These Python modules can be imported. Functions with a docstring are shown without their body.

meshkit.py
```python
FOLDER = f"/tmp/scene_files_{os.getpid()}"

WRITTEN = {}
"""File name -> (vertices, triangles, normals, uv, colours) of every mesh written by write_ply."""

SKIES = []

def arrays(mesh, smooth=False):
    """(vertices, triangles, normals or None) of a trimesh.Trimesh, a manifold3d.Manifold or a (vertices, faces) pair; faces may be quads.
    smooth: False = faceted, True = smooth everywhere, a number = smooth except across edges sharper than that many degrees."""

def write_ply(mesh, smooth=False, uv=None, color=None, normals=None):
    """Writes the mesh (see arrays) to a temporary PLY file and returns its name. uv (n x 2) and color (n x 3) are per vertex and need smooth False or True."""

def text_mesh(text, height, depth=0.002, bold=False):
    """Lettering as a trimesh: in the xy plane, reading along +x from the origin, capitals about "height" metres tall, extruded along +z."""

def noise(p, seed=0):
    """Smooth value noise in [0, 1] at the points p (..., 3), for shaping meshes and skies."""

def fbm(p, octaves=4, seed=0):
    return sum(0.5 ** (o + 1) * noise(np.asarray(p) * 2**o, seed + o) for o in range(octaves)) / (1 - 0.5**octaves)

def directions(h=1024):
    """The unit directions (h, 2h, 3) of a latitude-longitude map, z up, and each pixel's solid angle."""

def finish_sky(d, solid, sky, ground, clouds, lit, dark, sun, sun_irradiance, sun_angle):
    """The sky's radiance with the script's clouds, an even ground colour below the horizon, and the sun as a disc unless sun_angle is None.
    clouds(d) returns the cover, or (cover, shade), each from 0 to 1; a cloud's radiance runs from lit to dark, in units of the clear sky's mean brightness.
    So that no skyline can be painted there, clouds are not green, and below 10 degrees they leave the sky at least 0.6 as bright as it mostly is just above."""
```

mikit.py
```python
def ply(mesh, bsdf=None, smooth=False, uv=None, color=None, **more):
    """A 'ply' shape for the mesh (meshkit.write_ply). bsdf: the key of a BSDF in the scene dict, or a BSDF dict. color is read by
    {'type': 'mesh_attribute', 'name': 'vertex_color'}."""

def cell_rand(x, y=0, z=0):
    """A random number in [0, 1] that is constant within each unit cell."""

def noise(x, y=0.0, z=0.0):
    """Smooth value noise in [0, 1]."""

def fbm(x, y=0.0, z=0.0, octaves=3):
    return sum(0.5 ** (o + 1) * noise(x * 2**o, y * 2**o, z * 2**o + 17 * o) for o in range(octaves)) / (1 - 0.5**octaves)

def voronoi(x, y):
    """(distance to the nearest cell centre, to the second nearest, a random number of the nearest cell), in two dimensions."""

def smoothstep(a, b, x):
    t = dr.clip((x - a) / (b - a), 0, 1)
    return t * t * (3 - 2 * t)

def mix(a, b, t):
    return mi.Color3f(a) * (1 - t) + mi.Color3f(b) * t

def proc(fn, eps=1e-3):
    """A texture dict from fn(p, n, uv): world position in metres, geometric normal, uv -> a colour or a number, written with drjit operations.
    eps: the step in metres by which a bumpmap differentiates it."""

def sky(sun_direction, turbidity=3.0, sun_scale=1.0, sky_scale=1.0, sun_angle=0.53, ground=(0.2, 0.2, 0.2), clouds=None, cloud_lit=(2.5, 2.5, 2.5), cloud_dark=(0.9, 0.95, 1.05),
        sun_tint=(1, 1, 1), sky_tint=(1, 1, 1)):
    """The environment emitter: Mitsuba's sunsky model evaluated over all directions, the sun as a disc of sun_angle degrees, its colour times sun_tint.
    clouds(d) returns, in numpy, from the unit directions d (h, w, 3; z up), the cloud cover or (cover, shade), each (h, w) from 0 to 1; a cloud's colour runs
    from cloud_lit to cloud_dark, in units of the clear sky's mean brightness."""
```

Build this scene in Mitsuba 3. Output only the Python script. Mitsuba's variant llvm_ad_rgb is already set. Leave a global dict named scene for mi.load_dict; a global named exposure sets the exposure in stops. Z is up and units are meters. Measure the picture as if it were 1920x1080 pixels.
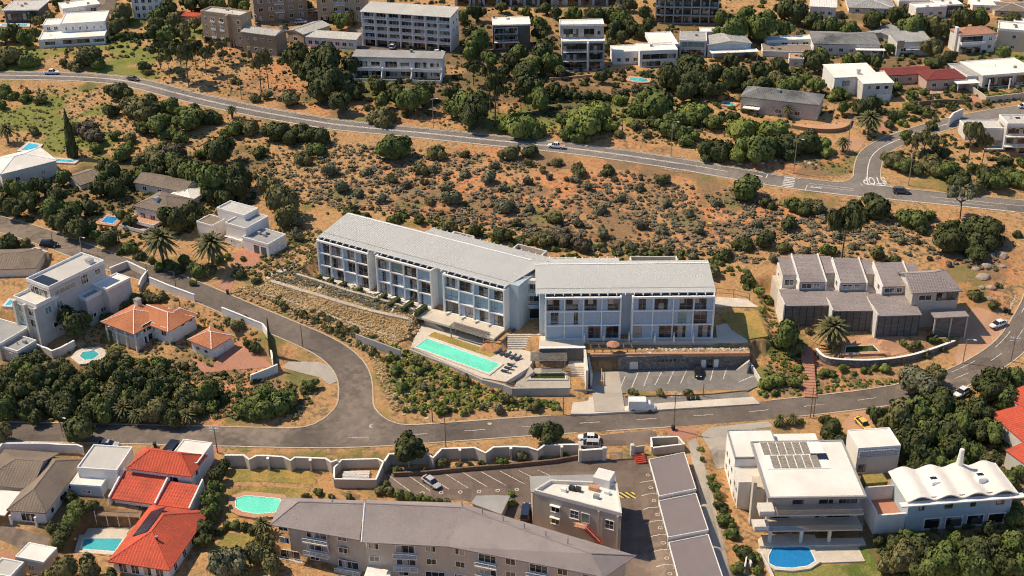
import math, numpy as np, trimesh, shapely, mitsuba as mi, mikit, meshkit
import shapely.geometry as sg
from shapely import affinity
from scipy.spatial import cKDTree
from mikit import ply, proc, noise, fbm, voronoi, cell_rand, smoothstep, mix
import drjit as dr
T = mi.ScalarTransform4f
scene, labels = {}, {}
# ---------------- camera, sky, exposure ----------------
F = 2300.0; TH = math.radians(28.0); ROLL = math.radians(-0.8); CAM = np.array([0, 0, 150.0])
FW = np.array([0, math.cos(TH), -math.sin(TH)]); UP0 = np.array([0, math.sin(TH), math.cos(TH)]); X0 = np.array([1.0, 0, 0])
RI = math.cos(ROLL) * X0 + math.sin(ROLL) * UP0; UI = math.cos(ROLL) * UP0 - math.sin(ROLL) * X0
scene['camera'] = {'type': 'perspective', 'fov': 2 * math.degrees(math.atan(960 / F)), 'fov_axis': 'x', 'near_clip': 1.0, 'far_clip': 9000.0,
    'to_world': T().look_at(origin=CAM.tolist(), target=(CAM + FW).tolist(), up=UI.tolist())}
SUN = (-0.56, 0.20, 0.80)
scene['sky'] = mikit.sky(SUN, turbidity=3, sun_scale=1.0, sky_scale=0.98, sun_tint=(1.0, 0.99, 0.955))
exposure = 1.68
rng = np.random.default_rng(7)
# ---------------- survey: where a sight line meets the land ----------------
def ray(px, py):
    return FW + RI * ((px - 960) / F) - UI * ((py - 540) / F)
def onz(px, py, z):
    r = ray(px, py); return CAM + r * ((z - CAM[2]) / r[2])
def sst(a, b, x):
    t = np.clip((x - a) / (b - a), 0, 1); return t * t * (3 - 2 * t)
def base_z(x, y):
    z = 6 + .08 * (y - 207) + 2.6 * sst(228, 262, y) + 0.22 * np.clip(y - 480, 0, 1e9) - 0.02 * np.clip(y - 1500, 0, 1e9)
    z = z + 1.2 * (meshkit.fbm(np.stack([x / 45, y / 45, 0 * x], -1), 3, 5) - .5) * sst(200, 240, y)
    return z
# ---------------- the terrain: a grid, flattened under roads and buildings ----------------
def axis(lo, hi, step, far):
    core = np.arange(lo, hi + step / 2, step); g = step * 1.25 ** np.arange(1, 40); out = np.cumsum(g); out = out[out < far]
    return np.concatenate([lo - out[::-1], core, hi + out])
GX = axis(-234, 234, 1.2, 3000); GY = axis(150, 498, 1.2, 4000)
XX, YY = np.meshgrid(GX, GY, indexing='xy'); ZZ = base_z(XX, YY)
def gz(x, y):
    x = np.asarray(x, float); y = np.asarray(y, float)
    i = np.clip(np.searchsorted(GX, x) - 1, 0, len(GX) - 2); j = np.clip(np.searchsorted(GY, y) - 1, 0, len(GY) - 2)
    u = (x - GX[i]) / (GX[i + 1] - GX[i]); v = (y - GY[j]) / (GY[j + 1] - GY[j])
    a, b, c, d = ZZ[j, i], ZZ[j, i + 1], ZZ[j + 1, i + 1], ZZ[j + 1, i]   # triangles (a,b,c), (a,c,d)
    return np.where(u >= v, a + (b - a) * u + (c - b) * v, a + (c - d) * u + (d - a) * v)
def G(px, py, it=30):
    r = ray(px, py); t = (gz(0, 300) - CAM[2]) / r[2]
    for _ in range(it):
        p = CAM + r * t; t += (gz(p[0], p[1]) - p[2]) / r[2] * .85
    p = CAM + r * t; return np.array([p[0], p[1], float(gz(p[0], p[1]))])
def GS(pts): return np.array([G(*p) for p in pts])
def dense(P, step=1.0):
    P = np.asarray(P, float); out = []
    for a, b in zip(P[:-1], P[1:]):
        n = max(1, int(np.linalg.norm((b - a)[:2]) / step)); out += [a + (b - a) * k / n for k in range(n)]
    return np.array(out + [P[-1]])
def chaikin(P, n=2):
    P = np.asarray(P, float)
    for _ in range(n):
        Q = [P[0]]
        for a, b in zip(P[:-1], P[1:]): Q += [a * .75 + b * .25, a * .25 + b * .75]
        P = np.array(Q + [P[-1]])
    return P
def flatten_line(P, half, blend):
    global ZZ
    D = dense(P, .5)
    for _ in range(6): D[1:-1, 2] = (D[:-2, 2] + D[2:, 2] + 2 * D[1:-1, 2]) / 4
    d, k = cKDTree(D[:, :2]).query(np.stack([XX, YY], -1).reshape(-1, 2), distance_upper_bound=half + blend + 1)
    ok = np.isfinite(d); w = np.zeros(XX.size); w[ok] = 1 - sst(half, half + blend, d[ok])
    zt = np.zeros(XX.size); zt[ok] = D[np.clip(k[ok], 0, len(D) - 1), 2]
    ZZ = (ZZ.ravel() * (1 - w) + zt * w).reshape(XX.shape)
PADPOLY = []
def pad(poly, z, blend=3.0, off=0.0, grow=1.2):
    """flatten the land under a footprint (xy points) to height z"""
    global ZZ
    PADPOLY.append(sg.Polygon([p[:2] for p in poly]).buffer(.1)); P = sg.Polygon([p[:2] for p in poly]).buffer(grow); x0, y0, x1, y1 = P.bounds
    i0, i1 = np.searchsorted(GX, [x0 - blend - 1, x1 + blend + 1]); j0, j1 = np.searchsorted(GY, [y0 - blend - 1, y1 + blend + 1])
    X, Y = XX[j0:j1, i0:i1], YY[j0:j1, i0:i1]
    d = shapely.distance(P, shapely.points(X, Y)); w = 1 - sst(0, blend, d)
    ZZ[j0:j1, i0:i1] = ZZ[j0:j1, i0:i1] * (1 - w) + (z + off) * w
# ---------------- scene entries ----------------
def uniq(key):
    if key not in USED: USED.add(key); return key
    n = COUNT.get(key, 0) + 1
    while f'{key}_{n:03d}' in USED: n += 1
    COUNT[key] = n; k = f'{key}_{n:03d}'; USED.add(k); return k
USED, COUNT = set(), {}
def thing(name, label, cat, group=None):
    k = uniq(name); labels[k] = {'label': label, 'category': cat}
    if group: labels[k]['group'] = group
    return k
def put(key, mesh, mat, smooth=False, **kw):
    scene[key] = mesh if isinstance(mesh, dict) else ply(mesh, 'm_' + mat, smooth, **kw)
    return key
def part(parent, name, mesh, mat, smooth=False, stuff=False, label=None):
    k = uniq(parent + '__' + name); put(k, mesh, mat, smooth)
    if stuff or label:
        labels[k] = {}
        if stuff: labels[k]['kind'] = 'stuff'
        if label: labels[k]['label'] = label
    return k
def struct(name, mesh, mat, smooth=False, label=None):
    k = uniq(name); put(k, mesh, mat, smooth); labels[k] = {'kind': 'structure', 'label': label or name.replace('_', ' ')}; return k
def solo(name, label, cat, mesh, mat, smooth=False, group=None, stuff=False):
    k = thing(name, label, cat, group); put(k, mesh, mat, smooth)
    if stuff: labels[k]['kind'] = 'stuff'
    return k
class MB:
    """collects faces"""
    def __init__(s): s.v, s.f, s.n = [], [], 0
    def add(s, v, f):
        v = np.asarray(v, float); s.v.append(v); s.f.append(np.asarray(f, int) + s.n); s.n += len(v); return s
    def mesh(s): return (np.vstack(s.v), np.vstack(s.f))
    def quad(s, a, b, c, d): return s.add([a, b, c, d], [[0, 1, 2], [0, 2, 3]])
    def tri(s, a, b, c): return s.add([a, b, c], [[0, 1, 2]])
    def hexa(s, p):
        """8 corners: bottom 4 (ccw), top 4"""
        return s.add(p, [[0, 2, 1], [0, 3, 2], [4, 5, 6], [4, 6, 7], [0, 1, 5], [0, 5, 4], [1, 2, 6], [1, 6, 5], [2, 3, 7], [2, 7, 6], [3, 0, 4], [3, 4, 7]])
    def prism(s, poly, z0, z1):
        m = trimesh.creation.extrude_polygon(poly, z1 - z0, engine='earcut'); m.apply_translation([0, 0, z0]); return s.add(m.vertices, m.faces)
    def tube(s, pts, r, n=7):
        pts = np.asarray(pts, float); r = np.broadcast_to(r, len(pts)); V = []
        for i, p in enumerate(pts):
            t = pts[min(i + 1, len(pts) - 1)] - pts[max(i - 1, 0)]; t = t / (np.linalg.norm(t) + 1e-9)
            a = np.cross(t, [0, 0, 1.0] if abs(t[2]) < .9 else [1.0, 0, 0]); a /= np.linalg.norm(a); b = np.cross(t, a)
            for k in range(n): V.append(p + r[i] * (math.cos(2 * math.pi * k / n) * a + math.sin(2 * math.pi * k / n) * b))
        f = []
        for i in range(len(pts) - 1):
            for k in range(n):
                q = (k + 1) % n; f += [[i * n + k, i * n + q, i * n + n + q], [i * n + k, i * n + n + q, i * n + n + k]]
        f += [[0, k + 1, k] for k in range(1, n - 1)]; o = (len(pts) - 1) * n; f += [[o, o + k, o + k + 1] for k in range(1, n - 1)]
        return s.add(V, f)
class Fr:
    """local frame: origin o, e1 along the front (left to right), e2 away from the viewer, up"""
    def __init__(s, A, B=None, e1=None):
        s.o = np.array(A, float); d = (np.array(B, float) - s.o)[:2] if e1 is None else np.array(e1, float)[:2]
        s.L = float(np.linalg.norm(d)); s.e1 = np.array([*(d / s.L), 0]); s.e2 = np.array([-s.e1[1], s.e1[0], 0])
    def p(s, x, y, z): return s.o + s.e1 * x + s.e2 * y + np.array([0, 0, z])
    def loc(s, P): d = np.asarray(P) - s.o; return np.array([d @ s.e1, d @ s.e2, d[2]])
    def sub(s, x, y, z, rot=0):
        g = Fr(s.p(x, y, z), e1=s.e1 * math.cos(rot) + s.e2 * math.sin(rot)); return g
    def box(s, mb, x0, x1, y0, y1, z0, z1):
        return mb.hexa([s.p(x, y, z) for z in (z0, z1) for x, y in ((x0, y0), (x1, y0), (x1, y1), (x0, y1))])
    def bx(s, *a): return s.box(MB(), *a).mesh()
    def pts(s, L): return [s.p(*q) for q in L]
    def mat4(s, z=0):
        return T([[s.e1[0], s.e2[0], 0, s.o[0]], [s.e1[1], s.e2[1], 0, s.o[1]], [0, 0, 1, s.o[2] + z], [0, 0, 0, 1]])
def height_to(P, py):
    """height above P at which the sight line of row py passes (a survey by angles)"""
    lo, hi = 0.0, 60.0
    for _ in range(40):
        m = (lo + hi) / 2; d = np.asarray(P) + [0, 0, m] - CAM
        if 540 - F * (d @ UI) / (d @ FW) > py: lo = m
        else: hi = m
    return lo
def drape(poly, dz):
    """a sheet that lies dz above the land: the land's own triangles, cut to the outline"""
    poly = poly.buffer(0); x0, y0, x1, y1 = poly.bounds
    i0, i1 = np.searchsorted(GX, [x0, x1]); j0, j1 = np.searchsorted(GY, [y0, y1]); i0 = max(i0 - 1, 0); j0 = max(j0 - 1, 0)
    i1 = min(i1, len(GX) - 1); j1 = min(j1, len(GY) - 1)
    I, J = np.meshgrid(np.arange(i0, i1), np.arange(j0, j1)); I, J = I.ravel(), J.ravel()
    cells = shapely.box(GX[I], GY[J], GX[I + 1], GY[J + 1]); shapely.prepare(poly)
    inside = shapely.contains(poly, cells); cross = shapely.intersects(poly, cells) & ~inside
    V, Fc = [], []; n = 0
    for i, j in zip(I[inside], J[inside]):
        V += [(GX[i], GY[j]), (GX[i + 1], GY[j]), (GX[i + 1], GY[j + 1]), (GX[i], GY[j + 1])]; Fc += [[n, n + 1, n + 2], [n, n + 2, n + 3]]; n += 4
    tri = []
    for i, j in zip(I[cross], J[cross]):
        a, b, c, d = (GX[i], GY[j]), (GX[i + 1], GY[j]), (GX[i + 1], GY[j + 1]), (GX[i], GY[j + 1])
        tri += [sg.Polygon([a, b, c]), sg.Polygon([a, c, d])]
    if tri:
        for q in shapely.intersection(np.array(tri, dtype=object), poly):
            for h in getattr(q, 'geoms', [q]):
                if h.geom_type != 'Polygon' or h.area < 1e-4: continue
                vv, ff = trimesh.creation.triangulate_polygon(h, engine='earcut')
                V += [tuple(x) for x in vv]; Fc += (np.asarray(ff) + n).tolist(); n += len(vv)
    V = np.array(V); Fc = np.array(Fc)
    A = V[Fc]; s = (A[:, 1, 0] - A[:, 0, 0]) * (A[:, 2, 1] - A[:, 0, 1]) - (A[:, 1, 1] - A[:, 0, 1]) * (A[:, 2, 0] - A[:, 0, 0])
    Fc[s < 0] = Fc[s < 0][:, ::-1]
    return (np.column_stack([V, gz(V[:, 0], V[:, 1]) + dz]), Fc)
def pxpoly(pts): return sg.Polygon(GS(pts)[:, :2]).buffer(0)
def rail_along(P, w, h, z0=0.0, close=False, follow=True):
    """a kerb or a low wall, w wide, from z0 to z0+h over the land, along xy(z) points"""
    P = np.asarray(P, float); P = dense(P, 1.0) if follow else P
    if close: P = np.vstack([P, P[:1]])
    xy = P[:, :2]; t = np.gradient(xy, axis=0); t /= np.linalg.norm(t, axis=1, keepdims=True) + 1e-9; nn = np.column_stack([-t[:, 1], t[:, 0]]) * w / 2
    z = gz(xy[:, 0], xy[:, 1]) if follow else P[:, 2]
    L, R = xy + nn, xy - nn; n = len(xy)
    V = np.vstack([np.column_stack([L, z + z0 - .3 * follow]), np.column_stack([R, z + z0 - .3 * follow]), np.column_stack([R, z + z0 + h]), np.column_stack([L, z + z0 + h])])
    f = []
    for i in range(n - 1):
        for a, b in ((0, 3), (3, 2), (2, 1)):
            f += [[a * n + i, a * n + i + 1, b * n + i + 1], [a * n + i, b * n + i + 1, b * n + i]]
    f += [[0, n, 2 * n], [0, 2 * n, 3 * n], [n - 1, 3 * n - 1, 2 * n - 1], [n - 1, 4 * n - 1, 3 * n - 1]]
    return (V, np.array(f)[:, ::-1])
# ---------------- materials ----------------
def rgb(c): return {'type': 'rgb', 'value': list(c)}
def mat(name, tex, rough=.8, bump=None, spec=.3, two=True, **kw):
    b = {'type': 'principled', 'base_color': tex if isinstance(tex, dict) else rgb(tex), 'roughness': rough, 'specular': spec, **kw}
    if bump is not None: b = {'type': 'bumpmap', 'arbitrary': proc(bump[0], bump[1]), 'scale': bump[2], 'bsdf': b}
    scene['m_' + name] = {'type': 'twosided', 'bsdf': b} if two else b
def wallmat(name, c, streak=.10, rough=.85):
    """painted plaster: blotches, rain streaks"""
    def fn(p, n, uv):
        a = fbm(p.x * .35, p.y * .35, p.z * .35, 3); s = noise((p.x + p.y) * 1.7, (p.x - p.y) * 1.7, p.z * .22)
        g = noise(p.x * 3.1, p.y * 3.1, p.z * 3.1)
        return mi.Color3f(*c) * (1 - streak * 2 * dr.abs(a - .5) - streak * .8 * s * s - streak * .35 * g)
    mat(name, proc(fn), rough)
def roofmat(name, c, c2, amt=.5, course=0.0, rough=.85):
    """sheet or tiles: weathered patches and odd pieces"""
    def fn(p, n, uv):
        a = fbm(p.x * .22, p.y * .22, p.z * .22, 4); b = cell_rand(p.x * 2.6, p.y * 2.6, p.z * 3.0) if course else noise(p.x * 4, p.y * 4, p.z * 4)
        s = noise(p.x * 1.1, p.y * .9, p.z * .6)
        return mix(c, c2, dr.clip(smoothstep(.3, .75, a) * amt + (b - .5) * (.35 if course else .12) + (s - .5) * .25, 0, 1))
    mat(name, proc(fn), rough)
# ---------------- materials of the land ----------------
BL = {}
def blobs(name, L):
    """patches of the land, as world ellipses (x, y, rx, ry)"""
    out = []
    for px, py, rx, ry in L:
        c = G(px, py); e = G(px + rx, py); f = G(px, py - ry); out.append((c[0], c[1], abs(e[0] - c[0]) + 1, abs(f[1] - c[1]) + 1))
    BL[name] = out
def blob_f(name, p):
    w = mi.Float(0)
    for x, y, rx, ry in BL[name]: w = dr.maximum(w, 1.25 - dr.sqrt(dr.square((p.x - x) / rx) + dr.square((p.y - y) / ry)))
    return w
blobs('green', [(250, 105, 95, 40), (60, 215, 130, 42), (150, 265, 80, 40), (330, 60, 60, 30), (1060, 215, 160, 30), (40, 110, 60, 30), (690, 150, 60, 30), (1880, 110, 60, 40), (225, 600, 50, 40)])
blobs('rich', [(1050, 340, 420, 75), (640, 110, 250, 80), (1250, 410, 330, 60), (1840, 480, 90, 90), (430, 730, 120, 60), (880, 690, 130, 80), (470, 690, 60, 50), (1540, 705, 120, 40), (720, 200, 400, 30), (1450, 310, 190, 20)])
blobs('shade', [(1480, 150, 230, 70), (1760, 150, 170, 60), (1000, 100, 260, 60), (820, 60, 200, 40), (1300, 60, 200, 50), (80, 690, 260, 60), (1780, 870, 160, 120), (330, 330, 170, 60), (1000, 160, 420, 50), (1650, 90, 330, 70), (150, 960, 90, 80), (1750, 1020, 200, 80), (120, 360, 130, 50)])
def ground_fn(p, n, uv):
    j = fbm(p.x * .11, p.y * .11, 3.0, 3) - .5; f = fbm(p.x * 2.1, p.y * 2.1, 7.0, 3); big = fbm(p.x * .05, p.y * .05, 9.0, 3); md = fbm(p.x * .35, p.y * .35, 1.0, 3)
    soil = mix((.53, .205, .085), (.56, .285, .145), smoothstep(.3, .7, f * .5 + md * .5)); dry = mix((.37, .225, .10), (.48, .335, .165), f)
    r = smoothstep(.1, .7, blob_f('rich', p) + j * 1.6)
    c = mix(mix(dry, soil, .25), soil, r * smoothstep(.30, .55, big * .6 + md * .4))
    tuft = smoothstep(.48, .70, fbm(p.x * 1.5 + 5, p.y * 1.5, 2.0, 4) * .75 + md * .25)
    c = mix(c, mix((.20, .14, .085), (.135, .12, .07), f), tuft * (.45 + .4 * smoothstep(.3, .6, big)))
    cov = smoothstep(.40, .60, fbm(p.x * .13 + 3, p.y * .13, 6.0, 4)) * r
    c = mix(c, mix((.21, .155, .095), (.135, .125, .075), md), cov * .72)
    g = smoothstep(.15, .7, blob_f('green', p) + j * 1.8)
    c = mix(c, mix((.125, .17, .04), (.24, .245, .07), fbm(p.x * .5, p.y * .5, 4.0, 3)), g * .92)
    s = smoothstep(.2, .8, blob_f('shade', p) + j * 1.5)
    c = mix(c, mix((.09, .075, .045), (.17, .12, .07), f), s * .7)  # shade of groves and gardens is painted into the ground colour
    return c * (.80 + .4 * noise(p.x * 6, p.y * 6, 0))
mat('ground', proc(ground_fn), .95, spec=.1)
def asphalt_fn(c, patch=.3, cr=(.16, .14, .12)):
    def fn(p, n, uv):
        a = fbm(p.x * .12, p.y * .12, 2.0, 4); b = noise(p.x * 7, p.y * 7, 0); d = fbm(p.x * .9, p.y * .9, 5.0, 3)
        v1, v2, _ = voronoi(p.x * .16 + d, p.y * .16 + d * .7); crack = 1 - smoothstep(.0, .03, v2 - v1)
        q = cell_rand(p.x * .13 + .3 * noise(p.y * .1), p.y * .22, 3.0); w = fbm(p.x * .035, p.y * .035, 8.0, 3)
        return mix(mi.Color3f(*c) * (1 + patch * (a - .5) * 2.6 + .22 * (b - .5) + .3 * (d - .5)) * (1 - .28 * crack) * (1 - .16 * smoothstep(.86, .88, q)), (.36, .29, .22), smoothstep(.56, .80, w + .25 * (d - .5)) * .42)
    return fn
mat('asphalt', proc(asphalt_fn((.165, .138, .118))), .9, spec=.2)
mat('asphalt_main', proc(asphalt_fn((.20, .178, .160), .18)), .9, spec=.2)
mat('asphalt_lot', proc(asphalt_fn((.19, .145, .118))), .9, spec=.2)
mat('asphalt_grey', proc(asphalt_fn((.23, .215, .20), .2)), .9, spec=.2)
def conc_fn(c, joint=0):
    def fn(p, n, uv):
        a = fbm(p.x * .3, p.y * .3, p.z * .3, 4); b = noise(p.x * 5, p.y * 5, p.z * 5)
        k = mi.Color3f(*c) * (.80 + .4 * a) * (.92 + .16 * b)
        return k
    return fn
mat('concrete', proc(conc_fn((.42, .38, .32))), .9)
mat('concrete_pale', proc(conc_fn((.60, .54, .45))), .9)
mat('concrete_dark', proc(conc_fn((.115, .110, .108))), .85)
mat('kerb_stone', proc(conc_fn((.52, .44, .33))), .9)
def paint_fn(p, n, uv): return mix((.66, .64, .60), (.24, .22, .20), smoothstep(.48, .80, fbm(p.x * 2.3, p.y * 2.3, 0, 3)) * .7)
mat('road_paint', proc(paint_fn), .8)
def brick_fn(c, c2):
    def fn(p, n, uv):
        r = cell_rand(p.x * 4.6, p.y * 9.0, 0); a = fbm(p.x * .25, p.y * .25, 0, 3)
        return mix(c, c2, dr.clip(r * .55 + a * .6 - .1, 0, 1))
    return fn
mat('paving_red', proc(brick_fn((.46, .18, .115), (.40, .25, .17))), .9)
mat('paving_orange', proc(brick_fn((.50, .235, .13), (.50, .34, .22))), .9)
def lawn_fn(c, c2):
    def fn(p, n, uv):
        a = fbm(p.x * .3, p.y * .3, 1.0, 4); b = noise(p.x * 4, p.y * 4, 0)
        return mix(c, c2, smoothstep(.3, .7, a)) * (.75 + .5 * b)
    return fn
mat('lawn_green', proc(lawn_fn((.11, .15, .035), (.23, .22, .07))), .95, spec=.1)
mat('lawn_dry', proc(lawn_fn((.38, .26, .085), (.27, .22, .07))), .95, spec=.1)
# ---------------- roads: centre lines surveyed on the land ----------------
def road(px, n=2): return chaikin(GS(px), n)
R_UP = road([(-60, 141), (0, 141.5), (100, 143), (160, 145), (225, 150), (280, 161), (340, 178), (400, 192), (480, 209), (560, 223), (640, 236), (773, 247.5), (907, 262), (1023, 273), (1140, 287), (1280, 308), (1363, 323), (1463, 340), (1560, 353), (1680, 364), (1780, 374), (1920, 388), (2000, 395)])
R_SIDE = road([(1622, 358), (1625, 340), (1626, 312), (1634, 290), (1658, 272), (1715, 250), (1800, 225), (1920, 205), (2000, 196)])
R_LOW = road([(-60, 806), (30, 810), (200, 813), (400, 818), (600, 823), (720, 819), (820, 812), (1000, 799), (1150, 790), (1290, 781), (1410, 772), (1530, 760), (1640, 747), (1720, 733), (1795, 710), (1860, 677), (1900, 645), (1925, 608), (1945, 570), (1955, 540), (1960, 500)])
R_LEFT = road([(-60, 405), (0, 420), (60, 437), (130, 462), (200, 489), (270, 511), (340, 534), (400, 560), (470, 590), (540, 619), (590, 640), (630, 662), (656, 688), (667, 715), (667, 745), (667, 780), (667, 822)])
W_UP, W_SIDE, W_LOW, W_LEFT = 8.2, 7.0, 6.6, 7.0
def ribbon(P, w): return sg.LineString(P[:, :2]).buffer(w / 2, cap_style='flat', join_style='round')
SEL_UP = shapely.union_all([ribbon(R_UP, W_UP), ribbon(R_SIDE, W_SIDE)]).buffer(5).buffer(-5)
SEL_LOW = shapely.union_all([ribbon(R_LOW, W_LOW), ribbon(R_LEFT, W_LEFT)]).buffer(9).buffer(-9)
ROADS = shapely.union_all([SEL_UP, SEL_LOW])
def roads_cut():
    for P, w in ((R_UP, W_UP), (R_SIDE, W_SIDE), (R_LOW, W_LOW), (R_LEFT, W_LEFT)): flatten_line(P, w / 2 + .8, 4.0)
# ---------------- materials of buildings ----------------
for n_, c_ in dict(white=(.78, .76, .72), offwhite=(.66, .63, .57), cream=(.60, .52, .40), tan=(.46, .36, .24), tan_dark=(.33, .26, .18), grey=(.42, .40, .37), greige=(.52, .46, .385), bluegrey=(.44, .52, .575), darkgrey=(.13, .125, .12), pink=(.58, .42, .34), stonegrey=(.20, .19, .18), palegrey=(.56, .55, .51)).items(): wallmat('wall_' + n_, c_)
roofmat('roof_white', (.80, .77, .71), (.60, .57, .51), .45)
roofmat('roof_pale', (.52, .51, .47), (.42, .41, .38), .5)
roofmat('roof_grey', (.36, .36, .35), (.26, .26, .255), .6)
roofmat('roof_taupe', (.30, .265, .245), (.20, .178, .168), .6, 1)
roofmat('roof_carport', (.23, .195, .195), (.19, .165, .165), .4)
roofmat('roof_brown', (.25, .20, .155), (.155, .128, .105), .6, 1)
roofmat('roof_mauve', (.305, .268, .258), (.235, .20, .195), .6, 1)
roofmat('roof_orange', (.52, .21, .10), (.38, .145, .075), .6, 1)
roofmat('roof_red', (.60, .11, .06), (.34, .085, .055), .75, 1)
roofmat('roof_maroon', (.22, .055, .05), (.16, .05, .045), .5, 1)
roofmat('roof_slate', (.24, .24, .235), (.10, .105, .105), .9, 1)
roofmat('roof_pinktile', (.48, .25, .17), (.37, .20, .15), .5, 1)
mat('trim_white', (.80, .79, .76), .6); mat('trim_dark', (.05, .05, .052), .5); mat('trim_grey', (.30, .30, .30), .6)
mat('panel_blue', (.35, .46, .56), .35, spec=.5)
def glass_fn(p, n, uv):
    r = cell_rand(p.x * .5, p.y * .5, p.z * .35); k = cell_rand(p.x * .9 + 7, p.y * .9, p.z * .35); return mix(mix((.012, .014, .017), (.10, .105, .11), smoothstep(.55, 1, r)), (.42, .40, .36), smoothstep(.80, .82, k) * .8)
mat('glass_dark', proc(glass_fn), .08, spec=.8)
mat('glass_green', (.20, .30, .27), .08, spec=.8)
scene['m_glass_clear'] = {'type': 'thindielectric'}
def wood_fn(p, n, uv): return mix((.30, .20, .12), (.19, .13, .085), noise(p.x * 3, p.y * 3, p.z * 9))
mat('wood', proc(wood_fn), .85)
def greywood_fn(p, n, uv): return mix((.23, .21, .19), (.13, .12, .11), noise(p.x * 3, p.y * 3, p.z * 9))
mat('greywood', proc(greywood_fn), .9)
def stone_fn(p, n, uv):
    v1, v2, r = voronoi((p.x + p.y * .7) * 1.6, p.z * 1.9 + (p.x - p.y) * .35); e = smoothstep(.02, .14, v2 - v1)
    return mix((.09, .085, .08), mix((.26, .24, .22), (.13, .125, .125), r), e)
mat('stone', proc(stone_fn), .95)
mat('metal_dark', (.035, .035, .038), .5); mat('metal_grey', (.38, .38, .38), .4, metallic=.6); mat('solar', (.015, .017, .03), .15, spec=.8)
def wicker_fn(p, n, uv): return mix((.18, .16, .13), (.34, .31, .26), cell_rand(p.x * 3, p.y * 8, 0))
mat('lath', proc(wicker_fn), .9)
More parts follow.
